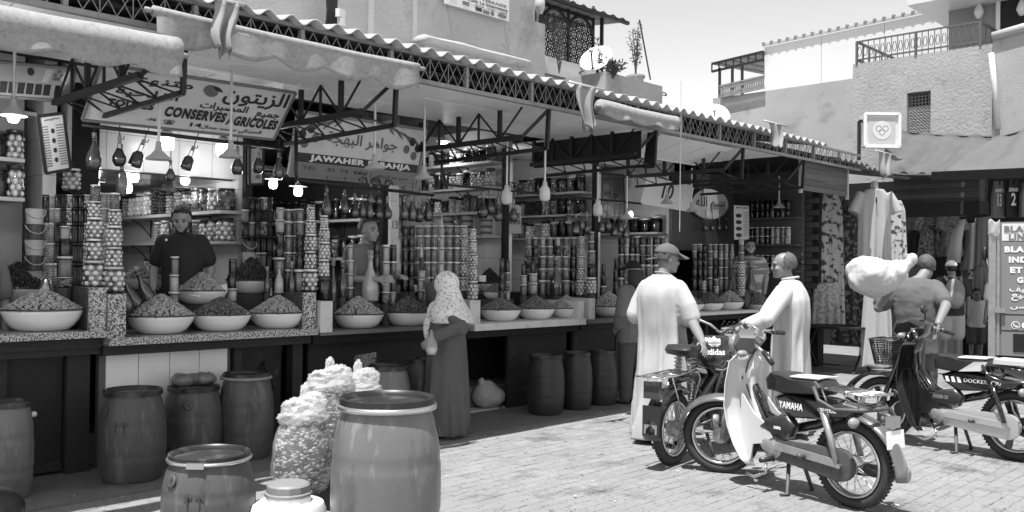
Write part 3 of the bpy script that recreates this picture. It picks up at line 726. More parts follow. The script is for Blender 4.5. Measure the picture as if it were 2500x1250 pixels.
side_shelf(X,z2,7.75,10.4,'lower white shelf of jars on the side wall behind the black shirted seller',.24,.08,['lemon','olive','olived','dark','lemon'],'the lower shelf behind the black shirt',n=9)
side_shelf(X,z2-.36,8.3,10.4,'lowest shelf behind the shoulder of the black shirted seller',.2,.07,['dark','olived','mixed'],'the lowest shelf behind the black shirt',n=8)
X=XB[4]
for v,nr,kinds in((391,'top',['dark','dark','olive','dark']),(453,'second',['dark','olive','olive','mixed','lemon']),(515,'third',['olive','dark','olived','mixed','lemon'])):
    z=PX(1199,v,X-.31).z
    side_shelf(X,z,7.93,10.6,nr+' white shelf on the side wall painted 12',.2 if v<400 else .23,.066,kinds,'the %s shelf of the wall painted 12'%nr,n=10)
z=PX(1199,574,X-.31).z; shelf('small white shelf holding round tubs below the wall painted 12',(X-.31,9.0,z),(X-.31,7.95,z),.26,m_board,.03,1)
m_tub=M('pale_tub',.5,.5,rnd=.1); q=MB(); q.lathe([(0,0),(.07,0),(.075,.06),(.078,.065),(.078,.075),(0,.075)],16,cap=False); TUB=q.mesh('tub_body',m_tub,40)
q=MB(); q.lathe([(.0755,.018),(.0755,.05)],16,cap=False); TUBL=q.mesh('label_band',M('tub_band',.12,.6),True)
for i,(y,nn) in enumerate(((8.1,4),(8.45,5),(8.8,4))):
    for k in range(nn):
        t=thing('round_tub','%s round tub of the %s pile below the jar shelves'%(ORD[k],('front','middle','rear')[i]),'tub',(X-.2,y,z+.077*k)); put('tub_body',TUB,t); put('label_band',TUBL,t)
X=XB[5]
for v,nr,kinds in((466,'upper',['dark','olived','mixed']),(521,'middle',['dark','paste','olived','mixed','lemon']),(578,'lower',['dark','olive','lemon','paste'])):
    z=PX(1418,v,X-.31).z
    side_shelf(X,z,7.95,10.8,nr+' white shelf on the wall behind the globe lamps',.24,.075,kinds,'the %s shelf behind the globe lamps'%nr,n=9)
X=XB[6]; z=PX(1612,566,X-.31).z
side_shelf(X,z,7.95,10.6,'white shelf of big dark jars under the white board numbered 10',.26,.095,['dark','dark','olived','olive'],'the shelf under the white board numbered 10',n=7)
z=PX(60,378,2.3).z
# left edge stall shelves (along the left wall panel)
for v,nr in((378,'upper'),(477,'lower')):
    a=PY(-60,v-1,7.6); b_=PY(61,v-1,7.6); b_.z=a.z; shelf(nr+' white shelf at far left with lemon jars',a,b_,.3,m_board,.03,1)
    for k,(u,w_,h_,kd) in enumerate(((36,40,72,'lemon'),(-4,38,66,'dark'))):
        if v>400: h_+=8; kd='lemon' if k==0 else 'dark'
        p=PY(u,v,7.75); D=depth(p); jar(V((p.x,p.y,a.z)),w_/2*D/FPX,h_*D/FPX,kd,'%s jar on the %s shelf at far left'%(('lemon','dark')[k],nr),dark=True,leaf=(kd=='lemon'),rz=0 if kd=='lemon' else None)
q=MB(); q.box((2.36,8.0,1.75),(.36,.08,3.1)); tw=struct('tiled_end_wall',q,m_wallt)
# dark panelling and laden shelves on the side wall of the olive branch stall
c=MB(); c.box((XB[3]-.075,9.45,1.6),(.03,3.0,2.5)); struct('shelf_backing',c,m_step)
for zz,nr in((2.05,'upper'),(1.62,'lower')): side_shelf(XB[3]-.03,zz,8.05,10.7,nr+' dark laden shelf on the side wall behind the grey shirted seller',.27,.08,['dark','dark','olived','mixed'],'the %s side shelf behind the grey shirt'%nr,n=12)
# shelf at back of olive branch stall
for v,nr in((553,'upper'),(626,'lower')):
    a=PY(800,v,9.6); b_=PY(905,v,9.6); b_.z=a.z; shelf(nr+' shelf on the rear wall behind the seller in a grey shirt',a,b_,.3,m_board)
    for k in range(6):
        p=PY(812+15*k,v,9.75); D=depth(p); jar(V((p.x,p.y,a.z)),7*D/FPX,random.uniform(40,52)*D/FPX,random.choice(['dark','dark','olived','lemon']),'%s jar on the %s rear shelf behind the grey shirt'%(ORD[k].replace('bottom','first'),nr),dark=True)
# buckets
m_bucket=glassy('clear_bucket',.8); 
for i,(u,v,w_,h_,n_,where) in enumerate(((606,668,34,26,3,'between the two big signs'),(82,700,44,38,5,'at far left by the black olives'))):
    p=PY(u,v,7.5); D=depth(p); r=w_/2*D/FPX; hh=h_*D/FPX; STEPS.append((p.x,7.5,p.z,2*r))
    for k in range(n_):
        t=thing('plastic_bucket','%s clear bucket with wire handle in the pile %s'%('top' if k==n_-1 else ORD[k],where),'bucket',p+V((0,0,hh*k)))
        q=MB(); q.lathe([(0,.002),(r*.85,.002),(r*.97,hh*.93),(r*1.02,hh*.93),(r*1.02,hh*.99),(0,hh*.99)],18,cap=False); q.build('bucket_body',M('milky_bucket',.4,.3,n=.3,ns=14,rnd=.4) if (k+i)%2 else M('dark_bucket_fill',.07,.25,n=.5,ns=20),t,40)
        q=MB(); q.tube([V((r*1.03*math.cos(a),-r*.3-.6*r*abs(math.sin(a)),hh*.92-r*.9*abs(math.sin(a)))) for a in [PI*j/12 for j in range(13)]],.004,5); q.build('wire_handle',m_pole,t)

# dim rear rows of jars, one mass
tm={}
for k in CM: tm[k]=(list(CMESH[k][0].vertices),list(CMESH[k][0].polygons))
b=MB(); mats=list(dict.fromkeys(m for k in CM for m in CMESH[k][0].materials))+[m_lid,m_lidd]
for p,r,h,kind,dark in BULK:
    s=V((r/.0495,r/.0495,h/.141)); me=CMESH['olived' if kind=='lemon' and False else kind][0]
    idx={i:mats.index(m) for i,m in enumerate(me.materials)}
    o=len(b.v); b.v+=[V((v.co.x*s.x,v.co.y*s.y,v.co.z*s.z))+p for v in me.vertices]
    for f in me.polygons: b.f.append([i+o for i in f.vertices]); b.m.append(idx[f.material_index])
    b.mi=len(mats)-(1 if dark else 2); b.lathe([(0,h*.88),(r*.95,h*.88),(r*.97,h*.99),(0,h*.99)],10,p,cap=False)
o=b.build('rear_jars',mats,smooth=True,kind='stuff'); tag(o,'dim rows of jars at the back of the olive stalls','jars')
for x,y,z,w in STEPS:
    pass
# display steps that carry the rear rows
def stepb(label,x0,x1,y0,y1,z,z0=.93):
    b=MB(); b.box(((x0+x1)/2,(y0+y1)/2,(z+z0)/2),(x1-x0,y1-y0,z-z0)); o=b.build('display_step',m_step); tag(o,label,'step')
groups=[('conserves',2.75,4.45),('olive branch',4.5,6.3),('white counter',6.36,8.1),('black cap',8.2,9.9),('oval sign',9.95,12.1)]
for nm_,x0,x1 in groups:
    zs=[z for x,y,z,w in STEPS if x0<=x<x1 and y>7.25]
    if zs: stepb('dark raised display step at the back of the %s stall'%nm_,x0+.02,x1-.02,7.4,7.85,min(zs)-.003)
# small supports under single stacks and raised basins
sup=MB()
for x,y,z,w in STEPS:
    if z>.97 and not(y>7.39 and z<1.2): sup.lathe([(max(.03,w*.42),.9),(max(.03,w*.42),z-.002)],12,(x,y,0))
o=sup.build('support_blocks',m_step,kind='stuff'); tag(o,'dark blocks carrying the stacks of jars','supports')
# ================================================================== SIGNS
m_sign=M('cream_sign_board',.72,.45,n=.12,ns=3,dirt=.2,ds=5); m_ink=M('dark_sign_paint',.03,.5); m_inkg=M('grey_sign_paint',.16,.5); m_wh=M('white_sign_paint',.85,.5)
m_edge=M('sign_edge',.25,.5,.4)
def board(name,label,cat,bl,br,tl,yb,yt,m,frame_w=.02,th=.03,m_fr=None):
    mt,w,h=signM(bl,br,tl,yb,yt); t=thing(name,label,cat,mat=mt)
    b=MB(); b.box((0,0,-th/2),(w,h,th)); b.build('board',m,t)
    if frame_w:
        for a,c in(((-w/2,h/2),(w/2,h/2)),((-w/2,-h/2),(w/2,-h/2)),((-w/2,-h/2),(-w/2,h/2)),((w/2,-h/2),(w/2,h/2))):
            b=MB(); b.bar((*a,0),(*c,0),frame_w,frame_w,up=V((0,0,1))); b.build('frame_edge',m_fr or m_edge,t)
    return t,w,h
def blob(t,name,mat,pts,z=.004,d=.0015):
    b=MB(); n=len(pts); vs=[(x,y,z) for x,y in pts]+[(x,y,z+d) for x,y in pts]
    b.add(vs,[tuple(range(n,2*n))]+[(i,(i+1)%n,(i+1)%n+n,i+n) for i in range(n)]); return b.build(name,mat,t)
def ell(cx,cy,rx,ry,a=0,n=18,p=1): 
    q=[]
    for i in range(n):
        t=2*PI*i/n; x=rx*math.cos(t); y=ry*math.sin(t)*(abs(math.sin(t))**(p-1) if p!=1 else 1); q.append((cx+x*math.cos(a)-y*math.sin(a),cy+x*math.sin(a)+y*math.cos(a)))
    return q
t,w,h=board('shop_sign','tilted cream sign reading TOUTES CONSERVES AGRICOLES under Arabic lettering','sign',(201,292),(668,340),(216,152),7.0,6.65,m_sign)
text(t,'الزيتون',.30*w,.27*h,.36*w,.36*h,m_ink,ar=True,bold=.018); blob(t,'painted_olive',m_inkg,ell(.045*w,.31*h,.042*w,.1*h,-.5)); blob(t,'painted_leaf',m_ink,ell(.075*w,.36*h,.035*w,.03*h,-.4,p=1.6))
text(t,'متنوعة',-.22*w,.34*h,.34*w,.2*h,m_ink,ar=True,bold=.02)
text(t,'جميع',.40*w,-.05*h,.14*w,.15*h,m_ink,ar=True,bold=.02); text(t,'المصبرات',.15*w,.02*h,.26*w,.17*h,m_ink,ar=True,bold=.02); text(t,'الفلاحية',-.25*w,.09*h,.3*w,.18*h,m_ink,ar=True,bold=.02)
text(t,'TOUTES',-.31*w,-.12*h,.22*w,.13*h,m_ink,bold=.075); text(t,'CONSERVES',.02*w,-.17*h,.32*w,.2*h,m_ink,bold=.075); text(t,'AGRICOLES',.335*w,-.2*h,.29*w,.2*h,m_ink,bold=.075)
text(t,'-70',-.19*w,-.36*h,.05*w,.05*h,m_ink,bold=.03); text(t,'\u260e',-.1*w,-.37*h,.06*w,.09*h,m_ink); text(t,'14',.04*w,-.37*h,.06*w,.08*h,m_ink,bold=.03); text(t,'الحردالي محمد جمال',.24*w,-.4*h,.34*w,.1*h,m_ink,ar=True,bold=.015)
t,w,h=board('shop_sign','framed sign with olive branches reading JAWAHER ELBAHJA','sign',(707,427),(1016,454),(707,268),7.35,7.2,m_sign,.03,.05)
blob(t,'dark_band',m_ink,[(-.485*w,-.28*h),(.485*w,-.28*h),(.485*w,-.13*h),(-.485*w,-.13*h)],z=.002)
blob(t,'grey_band',M('sign_grey',.22,.5),[(-.485*w,-.48*h),(.485*w,-.48*h),(.485*w,-.285*h),(-.485*w,-.285*h)],z=.002)
text(t,'JAWAHER ELBAHJA',0.02*w,-.205*h,.8*w,.12*h,m_wh,bold=.07,z=.006)
text(t,'TEL    42  74  44',-.2*w,-.36*h,.44*w,.055*h,m_ink,z=.006); text(t,'الهاتف',.02*w,-.37*h,.1*w,.08*h,m_ink,ar=True,z=.006); text(t,'سمير عمر الشرقاوي',.27*w,-.4*h,.28*w,.08*h,m_ink,ar=True,z=.006)
text(t,'جواهر البهجة',0,.14*h,.56*w,.24*h,m_inkg,ar=True,bold=.02)
for sx in(-1,1):
    for k,(x,y) in enumerate(((.36,.12),(.40,.26),(.43,.02),(.455,.16))): blob(t,'painted_olive',m_ink if k%2 else m_inkg,ell(sx*x*w,y*h,.026*w,.075*h,sx*.2))
    for k in range(7): 
        x=.2+.04*k; blob(t,'painted_leaf',m_inkg,ell(sx*x*w,(.42-.03*k+.03*(k%2))*h,.05*w,.022*h,-sx*(.35 if k%2 else .75),p=1.6))
t,w,h=board('food_poster','grey poster of jars, tubes and almonds at the top left corner','poster',(-40,232),(170,246),(-30,148),7.3,7.15,M('poster_paper',.4,.3,n=.3,ns=4),.02)
for k in range(6): blob(t,'printed_jar',m_ink,[(-.3*w+.1*w*k-.04*w,-.38*h),(-.3*w+.1*w*k+.04*w,-.38*h),(-.3*w+.1*w*k+.04*w,-.05*h),(-.3*w+.1*w*k-.04*w,-.05*h)])
blob(t,'printed_tube',M('poster_mid',.55,.4),[(.12*w,.02*h),(.2*w,.02*h),(.24*w,.42*h),(.16*w,.42*h)]); 
for k in range(5): blob(t,'printed_almond',m_inkg,ell((.27+.04*(k%3))*w,(.14+.12*(k//2))*h,.028*w,.05*h,.6,p=1.5))
blob(t,'printed_twig',m_ink,ell(-.02*w,.3*h,.04*w,.12*h,.3)); blob(t,'printed_pot',m_wh,ell(.42*w,.2*h,.07*w,.2*h))
t,w,h=board('price_board','narrow framed price list hung at the left of the conserves stall','price list',(112,423),(172,412),(102,283),7.35,7.2,m_sign,.02,.04,m_wood)
for k in range(16):
    y=.30*h-.046*h*k
    blob(t,'printed_line',m_inkg,[(-.42*w,y),(-.2*w,y),(-.2*w,y+.016*h),(-.42*w,y+.016*h)]); blob(t,'printed_line',m_inkg,[(.12*w,y),(.42*w,y),(.42*w,y+.016*h),(.12*w,y+.016*h)])
for k in range(4): blob(t,'printed_fruit',m_ink,ell(-.02*w,(.22-.17*k)*h,.07*w,.045*h))
text(t,'عند الحاج محمد',0,.42*h,.6*w,.05*h,m_ink,ar=True,bold=.02)
t,w,h=board('framed_picture','small framed picture between the two big shop signs','picture',(609,450),(642,449),(612,360),7.75,7.7,M('picture_paper',.45,.4,n=.2,ns=9),.02,.03,m_wood)
blob(t,'printed_scene',m_inkg,ell(0,0,.25*w,.2*h)); blob(t,'printed_scene',m_inkg,ell(.1*w,-.3*h,.2*w,.06*h))
t,w,h=board('number_board','plain white board painted with the number 10','board',(1563,497),(1680,517),(1557,425),7.7,7.6,M('plain_white_panel',.88,.5,n=.06),0,.25)
text(t,'10',-.02*w,.1*h,.22*w,.55*h,m_ink,bold=.02)
t,w,h=board('leaning_board','dark leaning board with numerals beside the olive branch sign','board',(1052,332),(1082,336),(1046,262),7.4,7.4,M('faded_dark_board',.09,.6,n=.3,ns=6),0,.04)
text(t,'30',0,.2*h,.5*w,.2*h,m_inkg)
t,w,h=board('menu_board','dark framed menu board with small print behind the globe lamps','menu board',(1466,530),(1524,530),(1464,424),8.3,8.3,M('dim_board',.11,.25,n=.3,ns=4),.02,.04,m_wood)
text(t,'زيتون مغربي',0,.38*h,.8*w,.1*h,m_ink,ar=True)
for k in range(14): 
    y=.26*h-.052*h*k; blob(t,'printed_line',m_ink,[(.05*w,y),(.44*w,y),(.44*w,y+.014*h),(.05*w,y+.014*h)])
for k in range(3): blob(t,'printed_plate',m_inkg,ell(-.25*w,(.2-.24*k)*h,.14*w,.08*h))
t,w,h=board('notice_sheet','pale notice sheet with six small pictures on the wall painted 12','notice',(1238,570),(1273,570),(1238,502),7.86,7.86,M('notice_paper',.5,.6),0,.006)
for k in range(6): blob(t,'printed_picture',m_inkg,[(x+(-.3+.3*(k%3))*w,y+(.16-.24*(k//3))*h) for x,y in((-.12*w,-.09*h),(.12*w,-.09*h),(.12*w,.09*h),(-.12*w,.09*h))])
text(t,'زيتون',0,.4*h,.5*w,.08*h,m_ink,ar=True)
# dark board with the oval sign, price list next to it
c=MB(); c.slab([PY(1640,610,7.75),PY(1793,615,7.75),PY(1793,425,7.75),PY(1640,425,7.75)],.05); dk=struct('dark_panel_wall',c,M('dark_panel',.075,.5,n=.2,ns=4))
mt,w,h=signM((1690,535),(1778,535),(1690,460),7.66,7.66); t=thing('oval_sign','white oval plaque lettered with dark Arabic calligraphy','sign',mat=mt)
o1=ell(0,0,w/2,h/2,0,32); o1=[(x,y*(1-.0)) for x,y in o1]; blob(t,'plaque',m_sign,o1,z=-.02,d=.022); text(t,'بسم الله',0,0,.8*w,.5*h,m_ink,ar=True,z=.004,bold=.01)
b=MB(); b.loft([[V((x*1.03,y*1.03,z_)) for x,y in o1] for z_ in(-.03,.0)]); b.build('rim',m_edge,t)
t,w,h=board('price_list','paper price list with pictures of olives, right of the oval sign','price list',(1793,585),(1829,585),(1793,501),7.3,7.3,m_sign,0,.005)
text(t,'زيتون ميسور',0,.44*h,.8*w,.07*h,m_ink,ar=True)
for k in range(4): blob(t,'printed_plate',m_ink,ell(-.22*w,(.2-.19*k)*h,.2*w,.06*h))
for k in range(16): y=.3*h-.045*h*k; blob(t,'printed_line',m_inkg,[(.1*w,y),(.45*w,y),(.45*w,y+.013*h),(.1*w,y+.013*h)])
for i,(u,v,rot,wh) in enumerate(((481,713,-.2,'in the raised heap of the tiled counter'),(543,706,.25,'leaning on the dark heap of the tiled counter'),(664,712,.15,'in the pale heap beside the granite pier'),(641,678,0,'in the black olives behind the tiled counter'),(1178,680,0,'in the black olives by the wall painted 12'))):
    p=PY(u,v,7.1+.25*(i>2)); q=basis(p,_R0*math.cos(rot)+V((0,0,math.sin(rot))),V((0,0,1))+V((.2,.3,0))); t=thing('price_card','small white price card stuck '+wh,'card',mat=q); b=MB(); b.box((0,0,0),(.08,.075,.003)); b.build('card',m_wh,t)
# ================================================================== LAMPS
m_bulb=M('lit_bulb',.9,.4,emit=3); m_unlit=M('unlit_globe',.62,.35,spec=.4); m_shade=M('enamel_lamp_shade',.45,.35,n=.1); m_glow=M('lit_tube',.9,.4,emit=5)
q=MB(); q.lathe([(.0,-.055),(.03,-.05),(.043,-.025),(.045,.0),(.038,.03),(.022,.055),(0,.058)],14,cap=False); BULB=q.mesh('bulb',m_bulb,True)
q=MB(); q.lathe([(.0,.075),(.03,.075),(.026,.05),(.03,.045),(.09,.045),(.09,.05),(0,.055)],18,cap=False); SOCK=q.mesh('ceiling_plate',m_shade,40)
q=MB(); q.lathe([(.09,0),(.085,.012),(.055,.035),(.026,.07),(.022,.1),(.018,.13),(0,.13)],18,cap=False); SHD=q.mesh('shade',m_shade,True)
q=MB(); q.lathe([(0,-.17),(.03,-.168),(.05,-.15),(.055,-.12),(.055,-.07),(.048,-.04),(.025,-.01),(.022,.03),(0,.03)],16,cap=False); GLB=q.mesh('globe',m_unlit,True)
def lampglow(parent,z,e,r=.045):
    l=bpy.data.lights.new('bulb_light','POINT'); l.energy=e; l.shadow_soft_size=r; o=bpy.data.objects.new('bulb_light',l); COL.objects.link(o); o.parent=parent; o.location=(0,0,z)
def ceil_bulb(u,v,Y,label,e=9,ztop=None):
    p=PY(u,v,Y); t=thing('ceiling_bulb',label,'lamp',p,group='lit bulbs under the stall ceilings'); put('bulb',BULB,t); put('ceiling_plate',SOCK,t)
    if ztop and ztop-p.z>.08: q=MB(); q.tube([(0,0,.07),(0,0,ztop-p.z)],.012,6); q.build('stem',m_shade,t)
    if e: lampglow(t,-.12,e,.06)
for u,v,Y,wh in((217,425,8.2,'leftmost of the bright row'),(327,431,8.3,'middle of the bright row'),(452,438,8.3,'right end of the bright row'),(232,455,9.0,'rear left, partly behind the jars'),(312,459,9.1,'rear middle')):
    ceil_bulb(u,v,Y,'lit round bulb in the conserves stall ceiling, '+wh,1.0,2.33)
for u,v,Y,wh in((667,448,8.2,'left of the jagged pair'),(728,466,8.0,'just above the ring-patterned jars'),(812,463,9.2,'farther back')):
    ceil_bulb(u,v,Y,'lit bulb in the olive branch stall, '+wh,3.5,2.48)
ceil_bulb(1209,353,8.3,'lit bulb hanging in the stall of the wall painted 12',3,2.97)
ceil_bulb(1084,354,8.6,'bright bulb behind the truss at the top of the painted 12 wall',3,3.2)
def pendant(u,v0,v1,Y,kind,label,lit=0,rod=.011):
    p=PY(u,v1,Y); p0=PY(u,v0,Y); t=thing('pendant_lamp',label,'lamp',p,group='lamps hung on rods from the eave'); L=p0.z-p.z
    q=MB(); q.tube([(0,0,.1),(0,0,L)],rod,8); q.build('rod',m_pole,t)
    if kind=='s': put('shade',SHD,t); 
    else: put('globe',GLB,t,loc=(0,0,.13))
    if lit: put('bulb',BULB,t,loc=(0,0,.0),scale=.9); lampglow(t,-.1,lit,.05)
pendant(33,120,283,6.9,'s','lit shaded lamp at the far left edge',3)
pendant(387,200,390,6.3,'s','shaded lamp on a rod in front of the T of CONSERVES')
pendant(563,160,385,6.3,'s','shaded lamp on a rod right of centre of the conserves sign')
pendant(914,210,413,6.3,'s','shaded lamp hung before the word ELBAHJA')
pendant(1035,232,437,6.4,'s','shaded lamp just right of the olive branch sign')
pendant(1237,345,490,6.5,'g','white globe lamp in front of the wall painted 12')
pendant(1330,290,482,6.1,'g','white globe lamp hanging lowest, near the third truss')
pendant(1459,405,520,6.6,'g','white globe lamp in front of the dark menu board')
pendant(1530,430,535,6.8,'s','small lamp in front of the white board numbered 10')
pendant(1628,410,497,7.0,'s','shaded lamp right of the painted number 10')
pendant(1688,410,517,7.0,'s','shaded lamp at left edge of the oval sign')
pendant(1902,430,507,6.6,'s','slanted rod lamp in the last stall before the dresses')
for u,v,wh in((407,350,'behind the rod of the shaded lamp'),(545,366,'right of the hook rail middle')):
    p=PY(u,v,7.6); t=thing('square_lamp','lit square glass lamp '+wh+' in the conserves stall','lamp',p); b=MB(); b.lathe([(0,-.055),(.05,-.055),(.062,-.03),(.062,.05),(0,.05)],14,cap=False); b.build('glass_body',m_bulb,t,40); b=MB(); b.lathe([(0,.05),(.045,.05),(.05,.1),(.02,.13),(0,.13)],12,cap=False); b.build('cap',m_shade,t,40); b=MB(); b.tube([(0,0,.12),(0,.25,.2)],.01,6); b.build('arm',m_shade,t); lampglow(t,-.13,.5,.05)
p=PY(1540,523,8.0); t=thing('small_lamp','small lit lamp under the white board numbered 10','lamp',p); put('bulb',BULB,t,scale=.8); lampglow(t,-.12,2,.04)
p=PY(1335,428,8.4); q=PY(1430,437,8.4); t=thing('tube_light','unlit tube light behind the fourth truss','lamp',p); b=MB(); b.tube([V((0,0,0)),q-p],.022,10); b.build('tube',m_shade,t,True); b=MB(); b.bar(V((0,0,.04)),q-p+V((0,0,.04)),.05,.04); b.build('fixture',m_white,t)
# ================================================================== HOOK RAILS AND OIL BOTTLES
m_oil=M('herb_oil',.13,.12,n=.9,ns=40,coat=.9,rnd=.4); m_cork=M('cork',.3,.8); m_cloth=M('cork_cover',.45,.8)
def bottle_mesh(prof,n=14): q=MB(); q.lathe(prof,n,cap=False); return q
BOT={}
def reg(k,body,glassn,cork): BOT[k]=(bottle_mesh(body).mesh('oil',m_oil,True),bottle_mesh(glassn).mesh('glass',m_glass,True),bottle_mesh(cork).mesh('stopper',m_cork,True))
reg('carafe',[(0,-.30),(.035,-.30),(.055,-.26),(.06,-.22),(.045,-.15),(.02,-.09),(.015,-.06),(0,-.06)],[(0,-.304),(.038,-.304),(.058,-.262),(.063,-.22),(.048,-.148),(.023,-.085),(.018,-.03),(.022,-.02),(0.021,-.02)],[(0,-.03),(.016,-.03),(.018,.01),(0,.012)])
reg('round',[(0,-.22),(.03,-.22),(.05,-.185),(.05,-.15),(.03,-.11),(.014,-.08),(0,-.08)],[(0,-.224),(.033,-.224),(.053,-.187),(.053,-.148),(.033,-.105),(.017,-.07),(.016,-.03)],[(0,-.04),(.013,-.04),(.017,-.0),(.012,.03),(0,.03)])
reg('square',[(0,-.22),(.045,-.22),(.047,-.2),(.043,-.13),(.016,-.1),(0,-.1)],[(0,-.224),(.048,-.224),(.05,-.2),(.046,-.128),(.019,-.095),(.018,-.03)],[(0,-.04),(.014,-.04),(.016,0),(0,0)])
reg('ribbed',[(0,-.31)]+[(.038+.008*math.sin(PI*k/14)+.004*(k%2),-.31+.2*k/14) for k in range(15)]+[(.018,-.08),(0,-.08)],[(0,-.312),(.03,-.312)],[(0,-.08),(.016,-.08),(.016,-.02),(0,-.02)])
def hang(u,v,Y,k,sc,label,tilt=0,hook=True):
    sc*=.88
    p=PY(u,v,Y); t=thing('oil_bottle',label,'bottle',p,group='oil bottles hung on hooks'); t.rotation_euler=(0,tilt,random.uniform(0,6) if not tilt else 0)
    o,g_,c=BOT[k]; put('oil',o,t,scale=sc); put('glass',g_,t,scale=sc); put('stopper',c,t,scale=sc)
    if hook:
        q=MB(); q.tube([(0,0,.13),(0,0,.02),(.015,0,-.012),(.03,0,-.005),(.033,0,.02)],.004,5); q.build('hook',m_iron,t)
    if k=='carafe': q=MB(); q.tube([V((.02+.03*math.sin(PI*j/6),0,-.03-.07*j/6))*sc for j in range(7)],.006*sc,6); q.build('handle',m_glass,t,True)
def rail(label,a,b_,Y,r,curls=(),ends=0):
    A=PY(*a,Y);B=PY(*b_,Y); t=thing('hook_rail',label,'rail',A); q=MB(); d=B-A; pts=[V((0,0,0)),d]
    if ends: pts=[V((0,0,ends)),V((0,0,.06)),V((.015,0,.015)),V((.06,0,0)),d]
    q.tube(pts,r,8); q.build('rail_bar',m_iron,t,True)
    for c in curls:
        p=d*c; q=MB()
        for s in(-1,1):
            sp=[p+V((s*(.01+.055*(1-k/14)*math.cos(1.2*PI*k/7)+.06),0,.055+.055*(1-k/16)*math.sin(1.2*PI*k/7))) for k in range(15)]
            q.tube([p+V((0,0,.0)),p+V((s*.04,0,.1))]+sp,.006,5)
        q.build('scroll',m_iron,t)
    return t
rail('straight hook rail across the white bulkhead of the conserves stall',(200,305),(690,362),7.1,.016)
for i,(u,v,k,sc,wh) in enumerate(((230,327,'carafe',1.05,'leftmost, the largest carafe'),(292,338,'round',1.1,'second from the left'),(352,342,'square',1.15,'tilted square bottle with a white neck'),(473,357,'square',1.05,'square one near the square lamp'),(417,395,'round',.8,'small round one hanging low'),(298,392,'ribbed',1,'dark ribbed one hanging low'),(580,365,'round',1.1,'near the right end'),(631,365,'round',1.05,'in front of the small framed picture'),(681,375,'carafe',.85,'rightmost beside the dark post'))):
    hang(u,v,7.1,k,sc,'oil bottle on the conserves stall rail, '+wh,.35 if k=='square' else 0)
rail('curled hook rail below the olive branch sign',(722,345),(1062,474),7.0,.016,(.55,.68),0) if False else None
t=rail('curled iron hook rail below the olive branch sign',(722,440),(1058,476),7.0,.016,(.5,.6),.45)
for i,(u,v,k,sc) in enumerate(((798,463,'carafe',.95),(842,466,'carafe',.85),(866,480,'round',1.05),(885,478,'carafe',.8),(903,480,'carafe',.8),(925,485,'round',1.05),(946,486,'round',1.0),(905,455,'round',.9),(925,460,'round',.85))):
    hang(u,v,7.0,k,sc,'oil bottle %s on the rail below the olive branch sign'%('first second third fourth fifth sixth seventh eighth ninth'.split()[i]))
for i,(u,v,k,sc) in enumerate(((988,482,'carafe',.85),(1007,478,'carafe',.95),(1024,490,'round',1.1),(1046,483,'carafe',.9),(1180,475,'round',1.3),(1197,470,'round',1.2),(1217,492,'round',1.1),(1254,492,'round',1.15))):
    hang(u,v,7.0,k,sc,'oil bottle %s on the rail before the wall painted 12'%('first second third fourth fifth sixth seventh eighth'.split()[i]))
rail('long curled hook rail passing in front of the wall painted 12',(1078,450),(1565,497),7.0,.014,(.32,.82),.35)
for i,(u,v,k,sc) in enumerate(((1388,505,'square',1.1),(1406,525,'square',1.15),(1420,520,'carafe',.8),(1432,524,'round',1.2),(1468,520,'square',1.2),(1484,518,'round',1.2),(1500,530,'square',1.2),(1514,523,'square',1.15),(1528,535,'square',1.2))):
    hang(u,v,7.0,k,sc,'oil bottle %s hung near the globe lamp before the menu board'%('first second third fourth fifth sixth seventh eighth ninth'.split()[i]))
for i,u in enumerate((1722,1739,1756,1773)): hang(u,533,7.6,'carafe',.75,'dark oil bottle %s of four below the oval sign'%('first second third fourth'.split()[i]))
for i,(u,v) in enumerate(((1951,566),(1963,582),(1979,570),(1975,610),(1958,620))): hang(u,v,6.75-.03*i,'round',.9,'oil bottle %s on the brick wall by the flowered dress'%('first second third fourth fifth'.split()[i]))
# standing bottles on the counters
SB=[(0,0),(.04,0),(.043,.01),(.043,.1),(.036,.15),(.014,.22),(.012,.28),(.015,.285),(.015,.3),(0,.3)]
q=MB(); q.lathe(SB,16,cap=False); SBD=q.mesh('bottle_body',M('bottle_oil_dark',.04,.1,n=.5,ns=20,coat=1,rnd=.4),True); SBL=q.mesh('bottle_body',M('bottle_pale_fill',.34,.12,n=.25,ns=9,coat=1,rnd=.2),True)
q=MB(); q.lathe([(0,.27),(.016,.27),(.016,.305),(.02,.31),(.02,.33),(0,.335)],12,cap=False); STP=q.mesh('stopper',m_cork,True)
def sbot(u,v,Y,hpx,dark,label,wd=1,tilt=(0,0)):
    p=PY(u,v,Y); s=hpx*depth(p)/FPX/.335; t=thing('standing_bottle',label,'bottle',p,group='corked bottles on the counters'); t.rotation_euler=(tilt[0],tilt[1],random.uniform(0,6) if tilt==(0,0) else 0)
    put('bottle_body',SBD if dark else SBL,t,scale=(s*wd,s*wd,s)); put('stopper',STP,t,scale=(s,s,s)); 
    if p.z>.97 and tilt==(0,0): EXTRA.append((p.x,Y,p.z,.06*s))
EXTRA=[]
